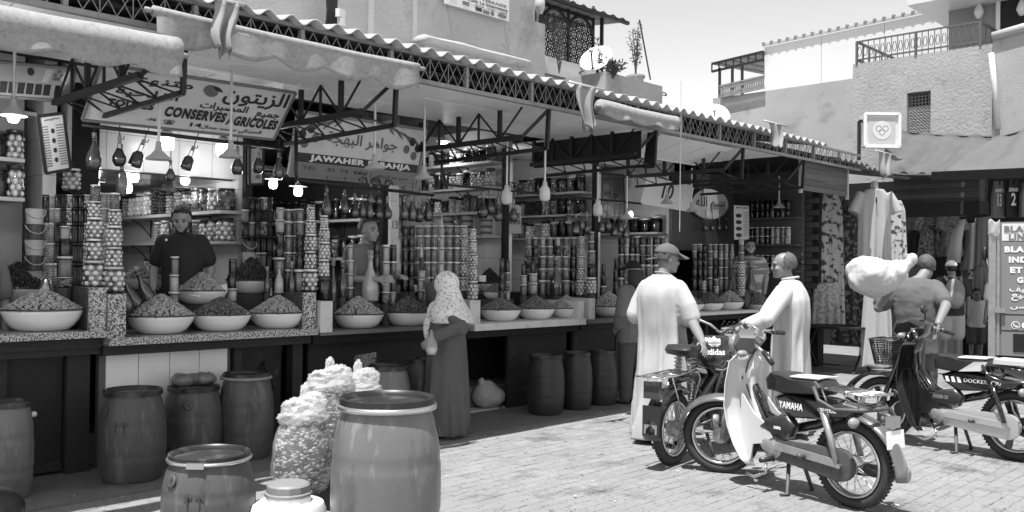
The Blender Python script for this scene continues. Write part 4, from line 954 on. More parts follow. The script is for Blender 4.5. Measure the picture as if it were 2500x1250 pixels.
for u,v,Y,h_,dk,wh,wd in((903,735,6.95,125,0,'tall pale bottle behind the heap below the grey shirted seller',1.3),(835,725,6.95,92,1,'dark bottle left of the tall pale one',1.1),(812,738,7.0,110,1,'slim dark bottle beside the white pier',.9),(681,716,6.98,76,0,'pale bottle behind the pale heap by the granite pier',1.1),(652,716,7.05,66,1,'dark bottle left of the pale bottle on the tiled counter',1),(711,718,7.0,80,1,'dark bottle right of the pale bottle on the tiled counter',.9),(1357,722,7.05,96,1,'tall bottle between two heaps of the white counter',1.2),(1062,735,6.9,66,1,'dark bottle in front of the raised sleeve',1.2),(1833,728,7.05,95,1,'tall bottle below the half hidden face',1.0),(1028,628,7.05,40,0,'pale bottle topping the stack the woman reaches for',.8),(1095,580,7.15,35,0,'pale bottle topping the columns behind the headscarf',.9),(1057,555,7.15,36,1,'dark bottle topping the columns behind the headscarf',.9),(1113,552,7.15,38,1,'dark bottle topping the far end of those columns',.9),(1078,554,7.15,36,0,'pale bottle topping the middle of those columns',.9)):
    sbot(u,v,Y,h_,dk,wh,wd)
for i,(u,v,tl) in enumerate(((344,765,-.5),(372,752,-.42),(318,770,-.4))): sbot(u,v,6.95,112,1,'dark long necked bottle leaning at left of the tiled counter, '+('middle','right','left')[i],1.25,(0,tl))
sup=MB()
for x,y,z,w in EXTRA: sup.lathe([(w*.6,.9),(w*.6,z-.002)],10,(x,y,0))
o=sup.build('support_blocks',m_step,kind='stuff'); tag(o,'dark blocks carrying the corked bottles','supports')
# net scoop hung by the low counter
p=PY(1826,640,6.75); t=thing('net_scoop','wooden net scoop hung beside the basin of the last stall','scoop',p); s=depth(p)/FPX
b=MB(); b.tube([(0,0,0),(0,0,-70*s)],.008,6); b.build('handle',m_wood,t); b=MB(); b.tube([V((14*s*math.cos(a),0,-90*s+22*s*math.sin(a))) for a in [2*PI*k/18 for k in range(18)]],.009,6,closed=True); b.build('hoop',m_wood,t,True)
b=MB(); b.grid(8,8,lambda a,c:V(((a-.5)*26*s,.02*math.sin(PI*a)*math.sin(PI*c),-90*s+(c-.5)*40*s))); b.build('net',M('net',.08,.8),t)
# cloth-covered cone bottle at far left
p=PY(112,740,7.1); t=thing('shiny_carafe','glass carafe with bright metal cap lying behind the far left heap','carafe',p); s=depth(p)/FPX
b=MB(); b.lathe([(0,-30*s),(30*s,-28*s),(34*s,0),(24*s,22*s),(14*s,34*s),(0,34*s)],18,cap=False); b.build('glass_body',M('clear_glass_dark',.12,.08,n=.5,ns=9,coat=1),t,True); b=MB(); b.lathe([(25*s,20*s),(15*s,40*s),(10*s,58*s),(0,62*s)],16,cap=False); b.build('metal_cap',M('bright_metal',.6,.2,.9),t,True)
# ================================================================== BUILDINGS BEHIND
m_plas=M('weathered_plaster',.34,.9,n=.35,ns=1.2,dirt=.4,ds=1.6,b=.4,bs=25); m_plas2=M('pale_weathered_plaster',.4,.9,n=.3,ns=.9,dirt=.4,ds=1.3,b=.4,bs=25)
m_peb=M('rough_cast_plaster',.4,.95,n=.3,ns=2,dirt=.35,ds=4,b=1.4,bs=17); m_wp=M('white_metal_panel',.66,.4,n=.03)
def wall(t,name,x0,x1,y0,y1,z0,z1,m): b=MB(); b.box(((x0+x1)/2,(y0+y1)/2,(z0+z1)/2),(x1-x0,y1-y0,z1-z0)); return b.build(name,m,t)
YB=10.4
t=thing('plaster_house','tall weathered plaster house rising behind the corrugated roof','house',(0,0,0))
xa=PY(915,40,YB).x; xb=PY(1010,40,YB).x; xc=PY(1297,80,YB).x; xd=PY(1322,120,YB).x; xs=PY(752,40,YB).x
wall(t,'left_wing',.5,xa,YB+.15,YB+4,3,9,m_plas2); wall(t,'pilaster',xa,xb,YB+.02,YB+4,3,9,m_plas2); wall(t,'main_wall',xb,xc,YB-.08,YB+4,3,9,m_plas)
wall(t,'low_parapet',xc,xd,YB-.08,YB+4,3,PY(1300,55,YB).z,m_plas)
a=PY(1035,92,YB-.35); b_=PY(1285,158,YB-.35); b=MB(); n=12; zc=(a.z+b_.z)/2
b.loft([[V((x,YB-.28+.2*math.cos(2*PI*j/n),zc+.07*math.sin(2*PI*j/n)+.02*mnoise.noise(V((x*2,j,0))))) for j in range(n)] for x in [a.x+(b_.x-a.x)*k/10 for k in range(11)]]); b.build('ledge',m_plas2,t,True)
b=MB(); b.box(((a.x+b_.x)/2,YB-.2,zc-.3),(b_.x-a.x-.1,.22,.5)); b.build('ledge_base',m_plas,t)
# window-less; electric meter bundle
p=PY(810,40,YB-.05); t2=thing('cable_bundle','bundle of cables with a broken junction box on the plaster house','cables',p); s=depth(p)/FPX
for k in range(7): b=MB(); b.tube([V((-20*s+k*5*s+random.uniform(-2,2)*s,-.03,60*s)),V((-18*s+k*4*s,-.05,10*s)),V((-22*s+k*5*s,-.04,-50*s))],.016,6); b.build('cable',m_dark,t2)
b=MB(); b.box((15*s,-.06,8*s),(24*s,.1,20*s),.3); b.build('junction_box',M('pale_box',.7,.5),t2); b=MB(); b.slab([(8*s,-.12,-24*s),(26*s,-.12,-22*s),(20*s,-.14,-4*s),(10*s,-.13,-6*s)],.01); b.build('box_cover',m_wp,t2)
mt,w,h=signM((1088,8),(1243,52),(1088,-60),YB-.22,YB-.22); t2=thing('restaurant_sign','white terrace sign with small pictures high on the plaster house','sign',mat=mt)
b=MB(); b.box((0,0,-.015),(w,h,.03)); b.build('board',m_wp,t2)
text(t2,'TERRASSE',.25*w,.02*h,.4*w,.11*h,m_inkg,bold=.03); text(t2,'Café La bienvenue',.15*w,-.12*h,.64*w,.12*h,m_inkg,bold=.04); text(t2,'فطور ـ غذاء ـ عشاء',.2*w,-.25*h,.52*w,.11*h,m_inkg,ar=True,bold=.01)
for k,(x,y) in enumerate(((-.4,-.2),(-.2,-.3),(.0,-.38),(.12,-.41))): blob(t2,'printed_picture',m_inkg if k!=2 else m_ink,[(x*w-.05*w,y*h-.07*h),(x*w+.05*w,y*h-.07*h),(x*w+.05*w,y*h+.07*h),(x*w-.05*w,y*h+.07*h)])
blob(t2,'printed_vase',m_inkg,ell(.22*w,-.39*h,.03*w,.09*h)); blob(t2,'printed_rug',m_inkg,ell(.38*w,-.38*h,.075*w,.08*h))
for x in(-.45,.45): b=MB(); b.bar((x*w,.3*h,-.03),(x*w,.3*h,-.2),.03); b.build('bracket',m_steel,t2)
# ---- terrace with pierced screen
YT=12.4
t=thing('terrace','roof terrace with a dark pierced screen under a corrugated canopy','terrace',(0,0,0))
a=PY(1322,152,YT); b_=PY(1447,172,YT); top=PY(1420,40,YT).z; x0,x1=a.x,b_.x; zb=PY(1385,165,YT).z
m_scr=M('dark_pierced_screen',.02,.5)
sp_=thing('pierced_screen','dark arched screen pierced with round flower pattern on the terrace','screen',(x0,YT,zb)); Wd=(x1-x0); Ht=top-zb
b=MB()
def ring(cx,cz,r,w_,n=20):
    o=len(b.v); q=[V((cx+rr*math.cos(2*PI*k/n),yy,cz+rr*math.sin(2*PI*k/n))) for rr,yy in((r,-.01),(r-w_,-.01),(r-w_,.01),(r,.01)) for k in range(n)]
    b.add(q,[(i*n+k,i*n+(k+1)%n,((i+1)%4)*n+(k+1)%n,((i+1)%4)*n+k) for i in range(4) for k in range(n)])
sx=Wd/9; nz=int(Ht/sx)
for i in range(9):
    for j in range(nz+1):
        cx=sx*(i+.5); cz=sx*(j+.5)+.1
        if cz>Ht-.15*abs((i+.5)/9*2%1-.5)*2-.1: continue
        ring(cx,cz,sx*.52,sx*.1); ring(cx,cz,sx*.2,sx*.07,10)
        for k in range(8): b.bar((cx+sx*.2*math.cos(PI*k/4),0,cz+sx*.2*math.sin(PI*k/4)),(cx+sx*.45*math.cos(PI*k/4),0,cz+sx*.45*math.sin(PI*k/4)),sx*.09)
        ring(cx+sx*.5,cz+sx*.5,sx*.22,sx*.09,8)
b.build('pierced_panel',m_scr,sp_)
for k in range(3):
    b=MB(); b.bar((Wd*k/2,0,0),(Wd*k/2,0,Ht+.3),.05); b.build('frame_post',m_scr,sp_)
for z in(.03,Ht+.0): b=MB(); b.bar((0,0,z),(Wd,0,z),.07); b.build('frame_rail',m_scr,sp_)
b=MB()
for i in range(2):
    cx=Wd*(i+.5)/2; pts=[V((cx+Wd*.25*math.cos(PI*k/12),0,Ht-.42+.4*math.sin(PI*k/12))) for k in range(13)]; b.tube(pts,.035,6)
b.build('arch_trim',m_scr,sp_)
b=MB(); b.box(((x0+x1)/2+.6,YT+1.4,zb-.5),(x1-x0+2.6,3.6,.9)); b.build('terrace_base',m_plas2,t)
b=MB(); b.box(((x0+x1)/2+.6,YT-.42,zb-.2),(x1-x0+2.0,.06,.34)); fa=b.build('white_fascia',m_wp,t)
text(t,'مطعم قهوة',(x0+x1)/2+1.4,zb-.2,3.2,.26,m_inkg,ar=True,bold=.02,base=basis((0,YT-.455,0),(1,0,0),(0,0,1)))
cz=PY(1400,16,YT-.3).z
b=MB(); n=60
b.grid(n,4,lambda a_,c:V((x0-.6+(Wd+1.2)*a_,YT-.5+2.6*c,cz+.03*math.cos(a_*n*.9)+.25*c))); o=b.build('canopy_sheet',M('ribbed_canopy',.3,.6,n=.2,ns=4),t,True); solid(o,.01)
b=MB(); b.bar((x0-.6,YT-.5,cz-.06),(x1+.6,YT-.5,cz-.06),.07); b.build('canopy_edge',m_scr,t)
for x in(x0-.45,x0-.25,x1+.05): b=MB(); b.bar((x,YT-.2,zb-.1),(x,YT-.2,cz),.06); b.build('canopy_post',m_scr,t)
p=PY(1318,10,YT-.6); t2=thing('hanging_lantern','pale lantern hanging under the terrace canopy','lantern',p); b=MB(); b.lathe([(0,-.2),(.06,-.18),(.1,-.05),(.1,.05),(.06,.16),(0,.3)],12,cap=False); b.build('body',m_unlit,t2,True)
# planter block and plants
t=thing('planter_block','plaster planter block standing on the roofs behind the eave','planter',(0,0,0)); YP=10.6
a=PY(1478,240,YP); b_=PY(1617,250,YP); zt=PY(1550,193,YP).z
b=MB(); b.box(((a.x+b_.x)/2,YP+.5,(zt+3.2)/2),(b_.x-a.x,1,zt-3.2)); b.build('block',m_plas2,t)
m_leafg=M('sparse_grey_leaf',.12,.6,isl=.4); m_stem=M('thin_stem',.1,.8)
def plant(u,v0,v1,Y,label,wpx,nst,nl,seed,pot=0,ls=.05,spread=1.0):
    rnd=random.Random(seed); p=PY(u,v0,Y); s=depth(p)/FPX; H=(v0-v1)*s; t=thing('sparse_shrub',label,'plant',p)
    st=MB(); lf=MB()
    for i in range(nst):
        tx,ty=rnd.uniform(-.5,.5)*wpx*s*spread,rnd.uniform(-.3,.3)*wpx*s; hh=H*rnd.uniform(.7,1); pts=[V((tx*.15*k/5*5/5,0,0))*0+V((tx*(k/5)**1.4,ty*(k/5),hh*k/5))+V((rnd.uniform(-.03,.03),0,0))*(k>0) for k in range(6)]
        st.tube(pts,[.016*(1-k/6.5) for k in range(6)],5)
        for _ in range(nl//nst):
            k=rnd.uniform(.3,1)*5; j=min(4,int(k)); q=pts[j].lerp(pts[j+1],k-j); d=V((rnd.gauss(0,1),rnd.gauss(0,1),rnd.gauss(.3,.7))).normalized(); off=rnd.uniform(.02,.22)*wpx*s*.55; q2=q+d*off
            if rnd.random()<.25: st.tube([q,q2],.004,4)
            x=d.cross(V((rnd.random(),rnd.random(),rnd.random()))).normalized(); l_=ls*rnd.uniform(.7,1.3)
            lf.add([q2,q2+d*l_*.5+x*l_*.2,q2+d*l_,q2+d*l_*.5-x*l_*.2],[(0,1,2,3)])
    st.build('stems',m_stem,t); lf.build('foliage',m_leafg,t)
    if pot: b=MB(); b.lathe([(0,-.2),(.12,-.2),(.17,0),(.19,0),(.19,.04),(0,.04)],14,cap=False); b.build('pot',m_plas,t)
    return t
plant(1365,178,42,YP+.6,'tall thin plant standing against the pierced screen',60,3,420,1)
plant(1470,190,88,YP+.2,'small leafy plant in front of the big satellite dish',42,2,200,2)
plant(1495,192,150,YP,'low bushy plant by the planter block',66,9,300,3,ls=.08)
t=plant(1552,190,50,YP+.3,'tall sparse potted shrub with a stick on the planter block',62,5,330,4,pot=1)
p0=PY(1588,195,YP+.3)-t.location; p1=PY(1561,48,YP+.3)-t.location; b=MB(); b.tube([p0,p1],.018,6); b.build('stick',m_stem,t)
m_dish=M('white_satellite_dish',.8,.45,n=.04)
def dish(u,v,Y,rpx,label,tilt,yaw,sq=1):
    p=PY(u,v,Y); s=depth(p)/FPX; r=rpx*s; t=thing('satellite_dish',label,'satellite dish',p,group='satellite dishes on the roofs')
    nrm=V((math.cos(yaw)*math.cos(tilt),math.sin(yaw)*math.cos(tilt),math.sin(tilt))); b=MB()
    b.lathe([(r*k/8,-.18*r*(1-(k/8)**2)) for k in range(9)],32,axis=nrm,cap=False); o=b.build('reflector',m_dish,t,True); solid(o,.015)
    b=MB(); x,y,d=frame(nrm); b.tube([-y*r*.9,nrm*r*.75-y*r*.15],.018,6); b.build('feed_arm',m_steel,t); b=MB(); b.ball(nrm*r*.75-y*r*.15,.05,2); b.build('feed_horn',m_wp,t,True)
    b=MB(); b.tube([-nrm*r*.18,-nrm*r*.3-V((0,0,.2)),V((-nrm.x*r*.3,-nrm.y*r*.3,-r-.5))],.03,8); b.build('mast',m_steel,t)
dish(1455,142,10.9,42,'big white dish tilted beside the terrace screen',R(34),R(196))
dish(1742,285,12.5,40,'left of the paired white dishes showing above the eave',R(30),R(215))
dish(1798,280,12.8,36,'right of the paired white dishes showing above the eave',R(35),R(190))
dish(2092,350,14,26,'white dish half hidden by the square box sign',R(25),R(205))
# ---- houses at the end of the lane
XR=19.0
t=thing('rough_cast_house','rough cast house with a grilled window at the end of the lane','house',(0,0,0))
yl=PX(2082,200,XR).y; yr=PX(2422,200,XR).y; zt=PX(2250,132,XR).z
wy0,wy1=PX(2272,270,XR).y,PX(2214,270,XR).y; wz0,wz1=PX(2243,330,XR).z,PX(2243,224,XR).z
def wx(name,x0,x1,y0,y1,z0,z1,m): return wall(t,name,x0,x1,y0,y1,z0,z1,m)
wx('wall_right',XR,XR+6,yr,wy0,2.0,zt,m_peb); wx('wall_left',XR,XR+6,wy1,yl,2.0,zt,m_peb); wx('wall_above',XR,XR+6,wy0,wy1,wz1,zt,m_peb); wx('wall_below',XR,XR+6,wy0,wy1,2.0,wz0,m_peb)
wn=part('window',t); b=MB(); b.box((XR+.35,(wy0+wy1)/2,(wz0+wz1)/2),(.05,wy1-wy0,wz1-wz0)); b.build('pane',m_black,wn)
b=MB(); N1=7; dy=(wy1-wy0)/N1; N2=int((wz1-wz0)/dy)
for i in range(N1+1): b.bar((XR+.1,wy0+dy*i,wz0),(XR+.1,wy0+dy*i,wz1),.018)
for j in range(N2+1): b.bar((XR+.1,wy0,wz0+dy*j),(XR+.1,wy1,wz0+dy*j),.018)
for i in range(N1):
    for j in range(int(N2*.7)): b.tube([V((XR+.09,wy0+dy*(i+.5)+dy*.33*math.cos(2*PI*k/8),wz0+dy*(j+.5)+dy*.33*math.sin(2*PI*k/8))) for k in range(8)],.012,4,closed=True)
b.build('iron_grille',m_frieze,wn)
# balcony railing
rl=thing('balcony_railing','iron balcony railing on top of the rough cast house','railing',(XR,0,zt)); m_rail=M('grey_iron_railing',.13,.5,.2)
y0,y1=PX(2092,120,XR).y,PX(2394,60,XR).y; rh=PX(2092,107,XR).z-PX(2092,160,XR).z
for z in(.08,rh): b=MB(); b.bar((0,y0,z),(0,y1,z),.035,.03); b.build('rail',m_rail,rl)
n=20
for k in range(n+1):
    y=y0+(y1-y0)*k/n; b=MB(); b.bar((0,y,0),(0,y,rh),.014 if k%10 else .045); b.build('baluster',m_rail,rl)
    if k<n: yc=y+(y1-y0)/n/2; hw=abs(y1-y0)/n*.3; b=MB(); b.tube([(0,yc-hw,.22),(0,yc-hw,rh-.2),(0,yc-hw*.5,rh-.12),(0,yc+hw*.5,rh-.12),(0,yc+hw,rh-.2),(0,yc+hw,.22),(0,yc+hw*.5,.15),(0,yc-hw*.5,.15)],.009,5,closed=True); b.build('oval_bar',m_rail,rl)
for yy in(y0,y1):
    for z in(.08,rh): b=MB(); b.bar((0,yy,z),(4,yy,z),.05,.04); b.build('side_rail',m_rail,rl)
    for k in range(1,12): b=MB(); b.bar((4*k/12,yy,0),(4*k/12,yy,rh),.025); b.build('baluster',m_rail,rl)
# white panel hall and lower plaster wall
t=thing('white_hall','long white panelled hall behind the rough cast house','house',(0,0,0)); XW=22.5
ya,yb=PX(1866,150,XW).y,PX(2330,100,XW).y; za=PX(1866,116,XW).z; zb_=PX(2315,22,XW).z; zl=PX(1867,222,XW).z
n=3
for k in range(n):
    c0,c1=ya+(yb-ya)*k/n,ya+(yb-ya)*(k+1)/n
    b=MB(); b.slab([(XW,c0,zl-1.2),(XW,c1+.012,zl-1.2),(XW,c1+.012,za+(zb_-za)*(k+1)/n),(XW,c0,za+(zb_-za)*k/n)],.06); b.build('panel',m_wp,t)
b=MB(); b.box((XW+3,(ya+yb)/2,zl-.6),(5.8,ya-yb-.02,2.0)); b.build('hall_body',m_wp,t)
b=MB(); b.bar((XW-.04,ya+.03,za+.05),(XW-.04,yb,zb_+.05),.05); b.build('roof_edge',M('pale_roof_edge',.4,.6),t)
for k in range(22): f_=k/21; b=MB(); b.box((XW-.05,ya+(yb-ya)*f_,za+(zb_-za)*f_+.1),(.08,.07,.05)); b.build('roof_cap',m_frieze,t)
t=thing('plaster_wall','low weathered plaster wall below the white hall','wall',(0,0,0)); XL=21.0
ya2,yb2=PX(1740,280,XL).y,PX(2083,220,XL).y; z1,z2=PX(1760,238,XL).z,PX(2080,192,XL).z
b=MB(); b.slab([(XL,ya2,2),(XL,yb2,2),(XL,yb2,z2),(XL,ya2,z1)],1.2); b.build('wall_face',m_plas2,t)
# canopy frame left of the hall
t=thing('steel_canopy','open steel canopy frame with a clear roof left of the white hall','canopy',(0,0,0)); XC=22.4
A=PX(1738,156,XC);B=PX(1864,126,XC);C=PX(1790,150,XC); D_=PX(1864,180,XC)
E0=V((XC-2.5,A.y-.3,A.z-.2))
b=MB(); b.slab([A,B,B+V((3,0,.2)),A+V((3,0,.2))],.02); b.build('clear_roof',glassy('clear_sheet',.9),t)
for p_,q_ in((A,B),(A+V((0,0,-.22)),B+V((0,0,-.22))),(PX(1757,165,XC),PX(1757,240,XC)),(PX(1788,160,XC),PX(1788,238,XC)),(PX(1812,160,XC),PX(1812,236,XC)),(A+V((3,0,.2)),B+V((3,0,.2)))): b=MB(); b.bar(p_,q_,.06); b.build('frame_bar',m_steel,t)
for k in range(8): f_=k/7; b=MB(); b.bar(A.lerp(B,f_),A.lerp(B,f_)+V((0,0,-.22)),.03); b.build('frame_web',m_steel,t)
for k in range(4): f_=(k+.5)/4; b=MB(); b.bar(A.lerp(B,f_),A.lerp(B,f_)+V((3,0,.2)),.05); b.build('rafter',m_steel,t)
p0,p1=PX(1757,238,XL-.1),PX(1866,214,XL-.1); b=MB(); n=26
b.bar(p0,p1,.04); b.bar(p0+V((0,0,.3)),p1+V((0,0,.3)),.04)
for k in range(n): a=p0.lerp(p1,k/n); c=p0.lerp(p1,(k+1)/n); b.bar(a,c+V((0,0,.3)),.02); b.bar(a+V((0,0,.3)),c,.02)
rl=b.build('lattice_rail',m_frieze); tag(rl,'low lattice railing on top of the weathered plaster wall','railing')
# tower block top right
t=thing('tower_house','grey plaster tower house behind the balcony at top right','house',(0,0,0)); XT=20.3
yA=PX(2316,60,XT).y; yB=PX(2470,60,XT).y; wall(t,'walls',XT,XT+4,yB-3,yA,zt-.5,zt+8,M('grey_tower_plaster',.24,.9,n=.2,ns=1.5,b=.3,bs=30))
zr=PX(2350,2,XT-.5).z; b=MB(); b.box((XT+1.5,(yA+yB)/2-1,zr+.1),(5,yA-yB+3,.25)); b.build('roof_slab',m_wp,t)
b=MB(); b.box((XT-.02,PX(2478,50,XT).y,PX(2478,50,XT).z),(.05,.5,1.3)); w_=b.build('window',m_black,t); b=MB(); yc=PX(2478,50,XT).y; zc=PX(2478,50,XT).z
for dy in(-.3,.3): b.bar((XT-.03,yc+dy,zc-.7),(XT-.03,yc+dy,zc+.7),.08)
b.bar((XT-.03,yc-.3,zc+.7),(XT-.03,yc+.3,zc+.7),.08); b.build('frame',m_wp,w_)
for u_,v_ in((2390,28),(2494,20)): p=PX(u_,v_,XT-.15); t2=thing('wall_lantern','small wall lantern on the tower house'+(' beside its window' if u_>2400 else ' above the railing corner'),'lantern',p); b=MB(); b.lathe([(0,-.16),(.05,-.14),(.1,-.02),(.06,.1),(0,.22)],10,cap=False); b.build('body',m_unlit,t2,True); b=MB(); b.tube([(0,0,.2),(.15,0,.22)],.02,6); b.build('arm',m_steel,t2)
# right-hand house
t=thing('corner_house','plaster corner house with a white drainpipe at the right edge','house',(0,0,0)); XQ=18.2
yq=PX(2424,200,XQ).y; wall(t,'walls',XQ,XQ+4,yq-6,yq,2.2,PX(2424,92,XQ).z,M('corner_house_plaster',.36,.9,n=.25,ns=1.5,dirt=.3,ds=1.5,b=.5,bs=30))  # mid-grey plaster with slow tone changes and stains
b=MB(); a=PX(2424,90,XQ); b.tube([a,PX(2500,68,XQ),PX(2560,52,XQ)],.09,8); b.build('coping',m_plas2,t,True)
b=MB(); b.tube([PX(2420,130,XQ-.1),PX(2427,200,XQ-.1),PX(2437,315,XQ-.1)],.05,10); b.build('drainpipe',m_wp,t,True)
# box sign with three rings
p=PX(2153,318,16.2); t=thing('box_sign','square white light box sign showing three linked rings','sign',mat=basis(p,_R0,(0,0,1))); s=depth(p)/FPX; w,h=84*s,80*s
b=MB(); b.box((0,0,-.12),(w,h,.24)); b.build('box',m_wp,t); b=MB(); b.box((0,0,.004),(w*.78,h*.78,.008)); b.build('grey_face',M('sign_face',.5,.5,n=.05),t)
blob(t,'white_disc',m_wp,ell(0,0,w*.27,w*.27,0,30),z=.01)
for x,y in((-.1,.05),(.1,.05),(0,-.06)):
    b=MB(); n=24; r=w*.085; q=[V((x*w+rr*math.cos(2*PI*k/n),y*w+rr*math.sin(2*PI*k/n),.014)) for rr in(r,r*.84) for k in range(n)]; b.add(q,[(k,(k+1)%n,n+(k+1)%n,n+k) for k in range(n)]); b.build('ring',m_inkg,t)
for x in(-1,1):
    for y in(0,): b=MB(); b.bar((x*w/2,-h/2,.01),(x*w/2,h/2,.01),.05); b.build('frame_edge',m_dish,t)
    b=MB(); b.bar((-w/2,x*h/2,.01),(w/2,x*h/2,.01),.05); b.build('frame_edge',m_dish,t)
b=MB(); b.bar((-w*.6,.3*h,-.1),(-w*.6,-h*.9,-.1),.05); b.bar((-w*.6,.3*h,-.1),(-w*.5,.3*h,-.1),.05); b.build('bracket',m_steel,t)
# shade nets
m_net=M('shade_net',.12,.9,n=.35,ns=2,b=.4,bs=60); m_tarp=M('grey_tarpaulin',.13,.8,n=.25,ns=1.5,b=.3,bs=40)
for m_,al in((m_net,.62),(m_tarp,.8)):   # woven netting lets part of the daylight through
    m_.node_tree.nodes['Principled BSDF'].inputs['Alpha'].default_value=al
def sheet(name,label,c,m,sag,folds,cat='awning'):
    A,B,C_,D_=c; ctr=(A+B+C_+D_)/4; t=thing(name,label,cat,ctr); b=MB()
    def fn(a,d):
        p=(A.lerp(B,a)).lerp(D_.lerp(C_,a),d)-ctr; return p+V((0,0,-sag*math.sin(PI*a)*math.sin(PI*d)+.04*math.sin(folds*a*6+d*3)))
    b.grid(28,18,fn); o=b.build('sheet',m,t,True); solid(o,.006)
    for P_,Q_ in((A,B),(D_,C_)): b=MB(); b.tube([P_-ctr,(P_+Q_)/2-ctr-V((0,0,sag*.1)),Q_-ctr],.02,5); b.build('edge_rope',m_steel,t)
sheet('shade_net','grey shade net slung from the rough cast house over the dresses',[PX(2190,322,18.8),PX(2420,335,18.6),PX(2300,428,14.6),PX(2130,420,14.6)],m_net,.25,4)
sheet('shade_net','large grey awning sheet at the right edge above the jerseys',[PX(2418,342,18.0),PX(2560,300,18.0),PX(2560,425,13.0),PX(2290,432,14.2)],m_tarp,.15,2)
t=thing('awning_beam','long dark awning edge across the top of the jersey shop','awning',(0,0,0)); b=MB(); b.bar(PX(2285,430,13.6),PX(2560,420,12.6),.16,.12); b.build('valance',m_dark,t); b=MB(); b.bar(PX(2285,424,13.55),PX(2560,412,12.55),.05); b.build('edge_tube',m_pole,t)
# ================================================================== CLOTHES SHOPS
sh=thing('clothes_shop','dark clothes shop with a rolled shutter at the end of the lane','shop',(0,0,0)); XS=18.0
y0=PX(2560,600,XS).y-1; y1=PX(1960,600,XS).y+1
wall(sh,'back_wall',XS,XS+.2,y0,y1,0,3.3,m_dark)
for k in range(6):
    zz=PX(2200,436+12*k,16.2).z; b=MB(); b.box((16.2,PX(2290,450,16.2).y,zz),(.3-.05*(k%2),PX(2190,450,16.2).y-PX(2400,450,16.2).y,.085)); b.build('shutter_slat',M('shutter_slat',.06,.5,n=.2,ns=4,rnd=.3),sh)
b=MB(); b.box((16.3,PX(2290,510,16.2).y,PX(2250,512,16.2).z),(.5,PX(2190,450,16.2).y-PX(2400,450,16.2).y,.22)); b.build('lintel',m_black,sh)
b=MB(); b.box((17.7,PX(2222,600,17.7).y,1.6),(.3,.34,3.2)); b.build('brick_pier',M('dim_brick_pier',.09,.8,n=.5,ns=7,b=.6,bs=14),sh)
b=MB(); b.box((17.75,PX(2306,700,17.75).y,.6),(.3,.55,1.2)); b.build('pale_counter',M('pale_counter',.4,.6),sh)
bw2=thing('brick_wall','dark painted brick wall with hooks between jars and dresses','wall',(13.7,0,0)); ya,yb=PX(1948,600,13.7).y,PX(1996,600,13.7).y
c=MB(); c.box((.14,(ya+yb)/2,1.5),(.2,ya-yb,3)); c.build('wall_core',m_black,bw2)
q=MB(); q.box((0,0,0),(.05,.19,.085)); bk=q.mesh('brick',M('dark_painted_brick',.075,.6,n=.2,ns=9,rnd=.25,b=.4,bs=30)); r=0; z=.9
while z<2.9:
    y=yb+.1+(.1 if r%2 else 0)
    while y<ya: put('brick',bk,bw2,loc=(.02+random.uniform(-.004,.004),y,z)); y+=.2
    z+=.097; r+=1
# ================================================================== PEOPLE
m_skin=M('skin',.2,.5,n=.08,ns=9); m_skind=M('darker_skin',.3,.5,n=.08,ns=9); m_hair=M('dark_hair',.018,.5,b=.6,bs=120); m_hairg=M('greying_hair',.1,.6,b=.8,bs=140,n=.4,ns=60); m_eye=M('dark_eye',.02,.2)  # second skin tone is lightened to offset the shade under the eave
CL=bpy.data.textures.new('folds','CLOUDS'); CL.noise_scale=.16; CL.noise_depth=2
HT=bpy.data.textures.new('tufts','CLOUDS'); HT.noise_scale=.022; HT.noise_depth=3
CR2=bpy.data.textures.new('creases','MUSGRAVE'); CR2.musgrave_type='RIDGED_MULTIFRACTAL'; CR2.noise_scale=.22
def limb(mb,pts,rs,n=12):
    pts=[V(p) for p in pts]; mb.tube(pts,rs,n)
    for p,r in zip(pts,rs): mb.ball(p,r*.99,2)
def fingers(mb,w,d,nrm,curl,side,s=1):
    """palm from the wrist w along d; nrm = the way the palm faces; side=+1 thumb to the d x nrm side"""
    d=V(d).normalized(); nrm=V(nrm); nrm=(nrm-d*nrm.dot(d)).normalized(); t=d.cross(nrm)*side; w=V(w)
    for k in range(5): mb.ball(w+d*(.02+.016*k)*s,V((.017,.017,.017))*s,1) 
    for k in range(4):
        for j in range(4): mb.ball(w+d*(.022+.02*j)*s+t*(.03-.02*k)*s,.0125*s,1)
    for k,L in enumerate((.068,.078,.072,.055)):
        p=w+d*.085*s+t*(.03-.02*k)*s; a=0; pts=[p-d*.012*s]
        for j in range(3):
            a+=curl*(.35 if j==0 else .5)+.08*(k-1.5)*(j==0)*0; dd=d*math.cos(a)+nrm*math.sin(a)+t*(.12-.08*k)*(1-curl*.5); p=p+dd.normalized()*L*(.42,.32,.26)[j]*s; pts.append(p.copy())
        limb(mb,pts,[.0105*s,.0098*s,.0088*s,.0076*s],7)
    p=w+d*.025*s+t*.03*s; q=p+(d*.6+t*.7+nrm*.35).normalized()*.038*s; r_=q+(d*.85+t*.25+nrm*.4).normalized()*.03*s
    limb(mb,[p-t*.01*s,q,r_],[.0135*s,.012*s,.009*s],7)
def rot(yaw=0,pitch=0,roll=0): return Matrix.Rotation(yaw,3,'Z')@Matrix.Rotation(pitch,3,'Y')@Matrix.Rotation(roll,3,'X')
